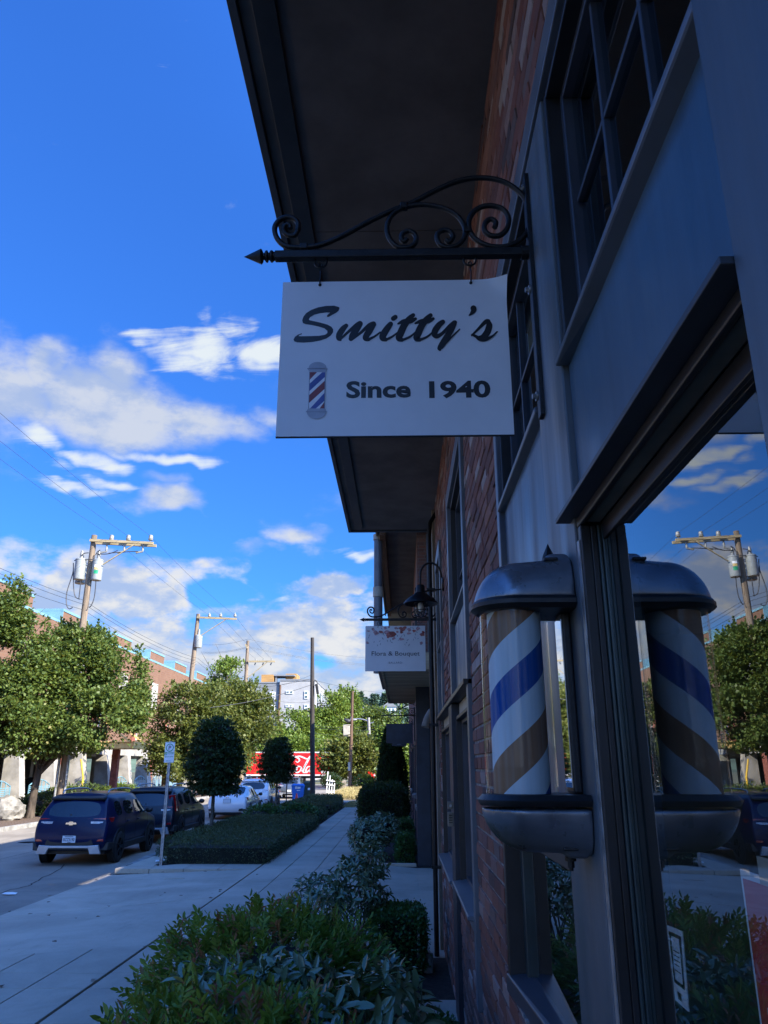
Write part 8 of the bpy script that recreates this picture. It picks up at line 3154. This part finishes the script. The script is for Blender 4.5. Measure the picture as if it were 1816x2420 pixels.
# ================================================================== apartment block far behind
AY = 150.0
ap_ = thing('apartment_block', 'four storey grey and white apartment block with cedar roof pavilion behind the trees', 'building')
E2 = lambda u, v, yv=AY: at('R2', u, v, 'y', yv)
xg0, xg1, xw1 = E2(240, 600).x, E2(449, 600).x, E2(680, 600).x
zg, zw = E2(350, 594).z, E2(560, 580).z
f = MB()
f.box(xg0 - 2, xg1, AY, AY + 14, -0.3, zg)
f.build('grey_wall', M['aptgrey'], ap_)
f = MB()
f.box(xg1 + 0.01, xw1, AY - 0.4, AY + 40, -0.3, zw)
f.build('white_wall', M['aptwhite'], ap_)
f = MB()
f.box(xg1 + 0.01, xw1 + 0.1, AY - 0.5, AY + 40, zw + 0.01, zw + 0.35)
f.box(xg0 - 2, xg1, AY - 0.1, AY + 14, zg + 0.01, zg + 0.25)
f.build('parapet', M['aptgrey'], ap_)
for (u0, u1, v0, v1, kind_) in ((275, 312, 652, 694, 1), (376, 416, 650, 700, 1), (386, 414, 735, 785, 1), (608, 632, 645, 694, 0), (608, 632, 732, 776, 0), (488, 534, 642, 662, 0), (486, 530, 732, 750, 0), (482, 516, 820, 838, 0), (608, 632, 820, 850, 0), (276, 312, 738, 785, 1)):
    yy_ = AY - (0.05 if u0 < 449 else 0.45)
    a_, b_ = E2(u0, v0, yy_), E2(u1, v1, yy_)
    f = MB()
    f.box(a_.x, b_.x, yy_ - 0.10, yy_ + 0.04, b_.z, a_.z)
    wf = f.build('window', M['white'], ap_)
    nx_ = 3 if kind_ else (1 if u1 - u0 < 30 else 2)
    nz_ = 2 if (kind_ or v1 - v0 > 35) else 1
    for i in range(nx_):
        for j in range(nz_):
            w1, h1 = (b_.x - a_.x) / nx_, (a_.z - b_.z) / nz_
            f = MB()
            f.box(a_.x + w1 * i + 0.12, a_.x + w1 * (i + 1) - 0.12, yy_ - 0.13, yy_ - 0.08, b_.z + h1 * j + 0.13, b_.z + h1 * (j + 1) - 0.13)
            f.build('pane', M['aptglass'], wf)
# pavilion on the roof
a_, b_ = E2(328, 537, AY + 4), E2(404, 598, AY + 4)
f = MB()
f.box(a_.x, b_.x, AY + 4, AY + 9, zg - 1.0, a_.z)
a2, b2_ = E2(486, 531, AY + 6), E2(556, 575, AY + 6)
f.box(a2.x, b2_.x, AY + 6, AY + 11, zw - 1.0, a2.z)
f.build('roof_pavilion', M['aptwood'], ap_)
f = MB()
f.box(b_.x, a2.x + 2.0, AY + 4.2, AY + 9, E2(450, 548, AY + 5).z, E2(450, 540, AY + 5).z)
f.box(b_.x + 0.3, b_.x + 0.6, AY + 4.5, AY + 4.8, zg - 1, E2(450, 546, AY + 5).z)
f.build('pavilion_roof', M['aptgrey'], ap_)
# balconies down its right flank
for i in range(7):
    for j in range(4):
        yv = AY + 3 + 5.2 * i
        z_ = 3.0 + 3.6 * j
        f = MB()
        f.box(xw1 + 0.02, xw1 + 1.2, yv, yv + 2.8, z_, z_ + 0.18)
        f.box(xw1 + 1.14, xw1 + 1.2, yv, yv + 2.8, z_ + 0.18, z_ + 1.1)
        f.build('balcony', M['aptgrey'], ap_)
        f = MB()
        f.box(xw1 - 0.05, xw1 + 0.06, yv + 0.3, yv + 2.4, z_ + 0.2, z_ + 2.4)
        f.build('balcony_door', M['aptglass'], ap_)

# ================================================================== wooded hill
hl = MB()
vs, fs = [], []
nx, ny = 60, 24


def hill_z(x, yv):
    t_ = min(1, max(0, (yv - 330) / 330))
    return -2 + 46 * (t_ * t_ * (3 - 2 * t_)) * (0.82 + 0.35 * noise.noise(Vector((x * 0.006, yv * 0.004, 2)))) + 3 * noise.noise(Vector((x * 0.03, yv * 0.02, 5)))


for j in range(ny + 1):
    for i in range(nx + 1):
        x = -520 + 900 * i / nx
        yv = 320 + 700 * j / ny
        vs.append((x, yv, hill_z(x, yv)))
for j in range(ny):
    for i in range(nx):
        a = j * (nx + 1) + i
        fs.append((a, a + 1, a + nx + 2, a + nx + 1))
hl.add(vs, fs)
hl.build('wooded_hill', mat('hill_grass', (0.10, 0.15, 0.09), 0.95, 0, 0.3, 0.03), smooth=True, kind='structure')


def fir(parent_or_none, x, yv, z, h, r, n, arr):
    zz = npr.uniform(0, 1, n) ** 1.2
    q = (1 - zz) ** 0.85 * r * (0.75 + 0.25 * np.sin(zz * 40))
    a = npr.uniform(0, 6.283, n)
    P = np.stack([x + q * np.cos(a), yv + q * np.sin(a), z + h * (0.12 + 0.88 * zz)], 1)
    O_ = np.stack([np.cos(a), np.sin(a), np.full(n, -0.1)], 1)
    arr.append((P, O_))


spots = [(975, 655, 95), (1000, 690, 70), (1060, 668, 100), (1085, 675, 100), (1110, 690, 80), (1135, 660, 100), (945, 700, 60), (1030, 700, 60), (960, 720, 60), (1050, 720, 70), (1120, 720, 70), (770, 690, 50), (1150, 690, 90), (1180, 668, 90)]
for i, (u, v, hpx) in enumerate(spots):
    yv = 600 + 14 * (i % 5)
    tp_ = at('R2', u, v, 'y', yv)
    h = hpx / 2.765 / F_ * yv * 1.05
    lab = ['tall blue green fir on the distant wooded hill', 'dense blue green fir on the distant wooded hill'][i % 2]
    b = thing('hill_fir_tree', 'blue green fir standing among others on the distant wooded hill', 'tree', (tp_.x, yv, tp_.z - h), group='firs on the distant hill')
    arr = []
    fir(b, tp_.x, yv, tp_.z - h, h, h * 0.24, 700, arr)
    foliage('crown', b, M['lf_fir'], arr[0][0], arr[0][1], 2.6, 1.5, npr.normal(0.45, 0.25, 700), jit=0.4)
    f = MB()
    f.tube([(tp_.x, yv, tp_.z - h * 1.3), (tp_.x, yv, tp_.z - h * 0.1)], [0.5, 0.08], 6)
    f.build('trunk', M['bark'], b)
arr = []
for i in range(420):
    x = npr.uniform(-330, 230)
    yv = npr.uniform(420, 700)
    z = hill_z(x, yv)
    h = npr.uniform(9, 19)
    fir(None, x, yv, z - 1, h, h * 0.28, 110, arr)
P = np.concatenate([a[0] for a in arr])
O_ = np.concatenate([a[1] for a in arr])
A_ = unit(O_ + npr.normal(0, 0.4, O_.shape))
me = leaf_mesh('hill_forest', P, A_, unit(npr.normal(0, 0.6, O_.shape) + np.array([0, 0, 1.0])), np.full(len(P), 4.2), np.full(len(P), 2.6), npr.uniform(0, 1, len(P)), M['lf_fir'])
link('hill_forest', me, kind='stuff')
for i, (u, v, wd, hh, lab) in enumerate(((1165, 745, 9, 6, 'white gabled house on the distant hill beside the iron bracket'), (968, 765, 10, 5, 'dark roofed low house on the distant hill left of the street lamp'), (1195, 775, 10, 4, 'small pale house lower on the distant hill'))):
    yv = 560.0 + 8 * i
    c_ = at('R2', u, v, 'y', yv)
    hs = thing('hill_house', lab, 'house', (c_.x, yv, c_.z - hh))
    f = MB()
    f.box(c_.x - wd / 2, c_.x + wd / 2, yv, yv + 10, c_.z - hh * 1.6, c_.z)
    f.build('wall', M['white'] if i != 1 else M['aptgrey'], hs)
    f = MB()
    f.prism([(c_.x - wd * 0.62, yv - 0.8, c_.z - 0.3), (c_.x + wd * 0.62, yv - 0.8, c_.z - 0.3), (c_.x, yv - 0.8, c_.z + hh * 0.62)], (0, 11, 0))
    f.build('roof', M['aptgrey'], hs)
    f = MB()
    for dx in (-0.28, 0, 0.28):
        f.box(c_.x + wd * dx - 0.8, c_.x + wd * dx + 0.8, yv - 0.1, yv, c_.z - hh * 0.75, c_.z - hh * 0.25)
    f.build('window', M['aptglass'], hs)

# everything is still: no scene level leftovers
for me in list(D.meshes):
    if me.users == 0:
        D.meshes.remove(me)
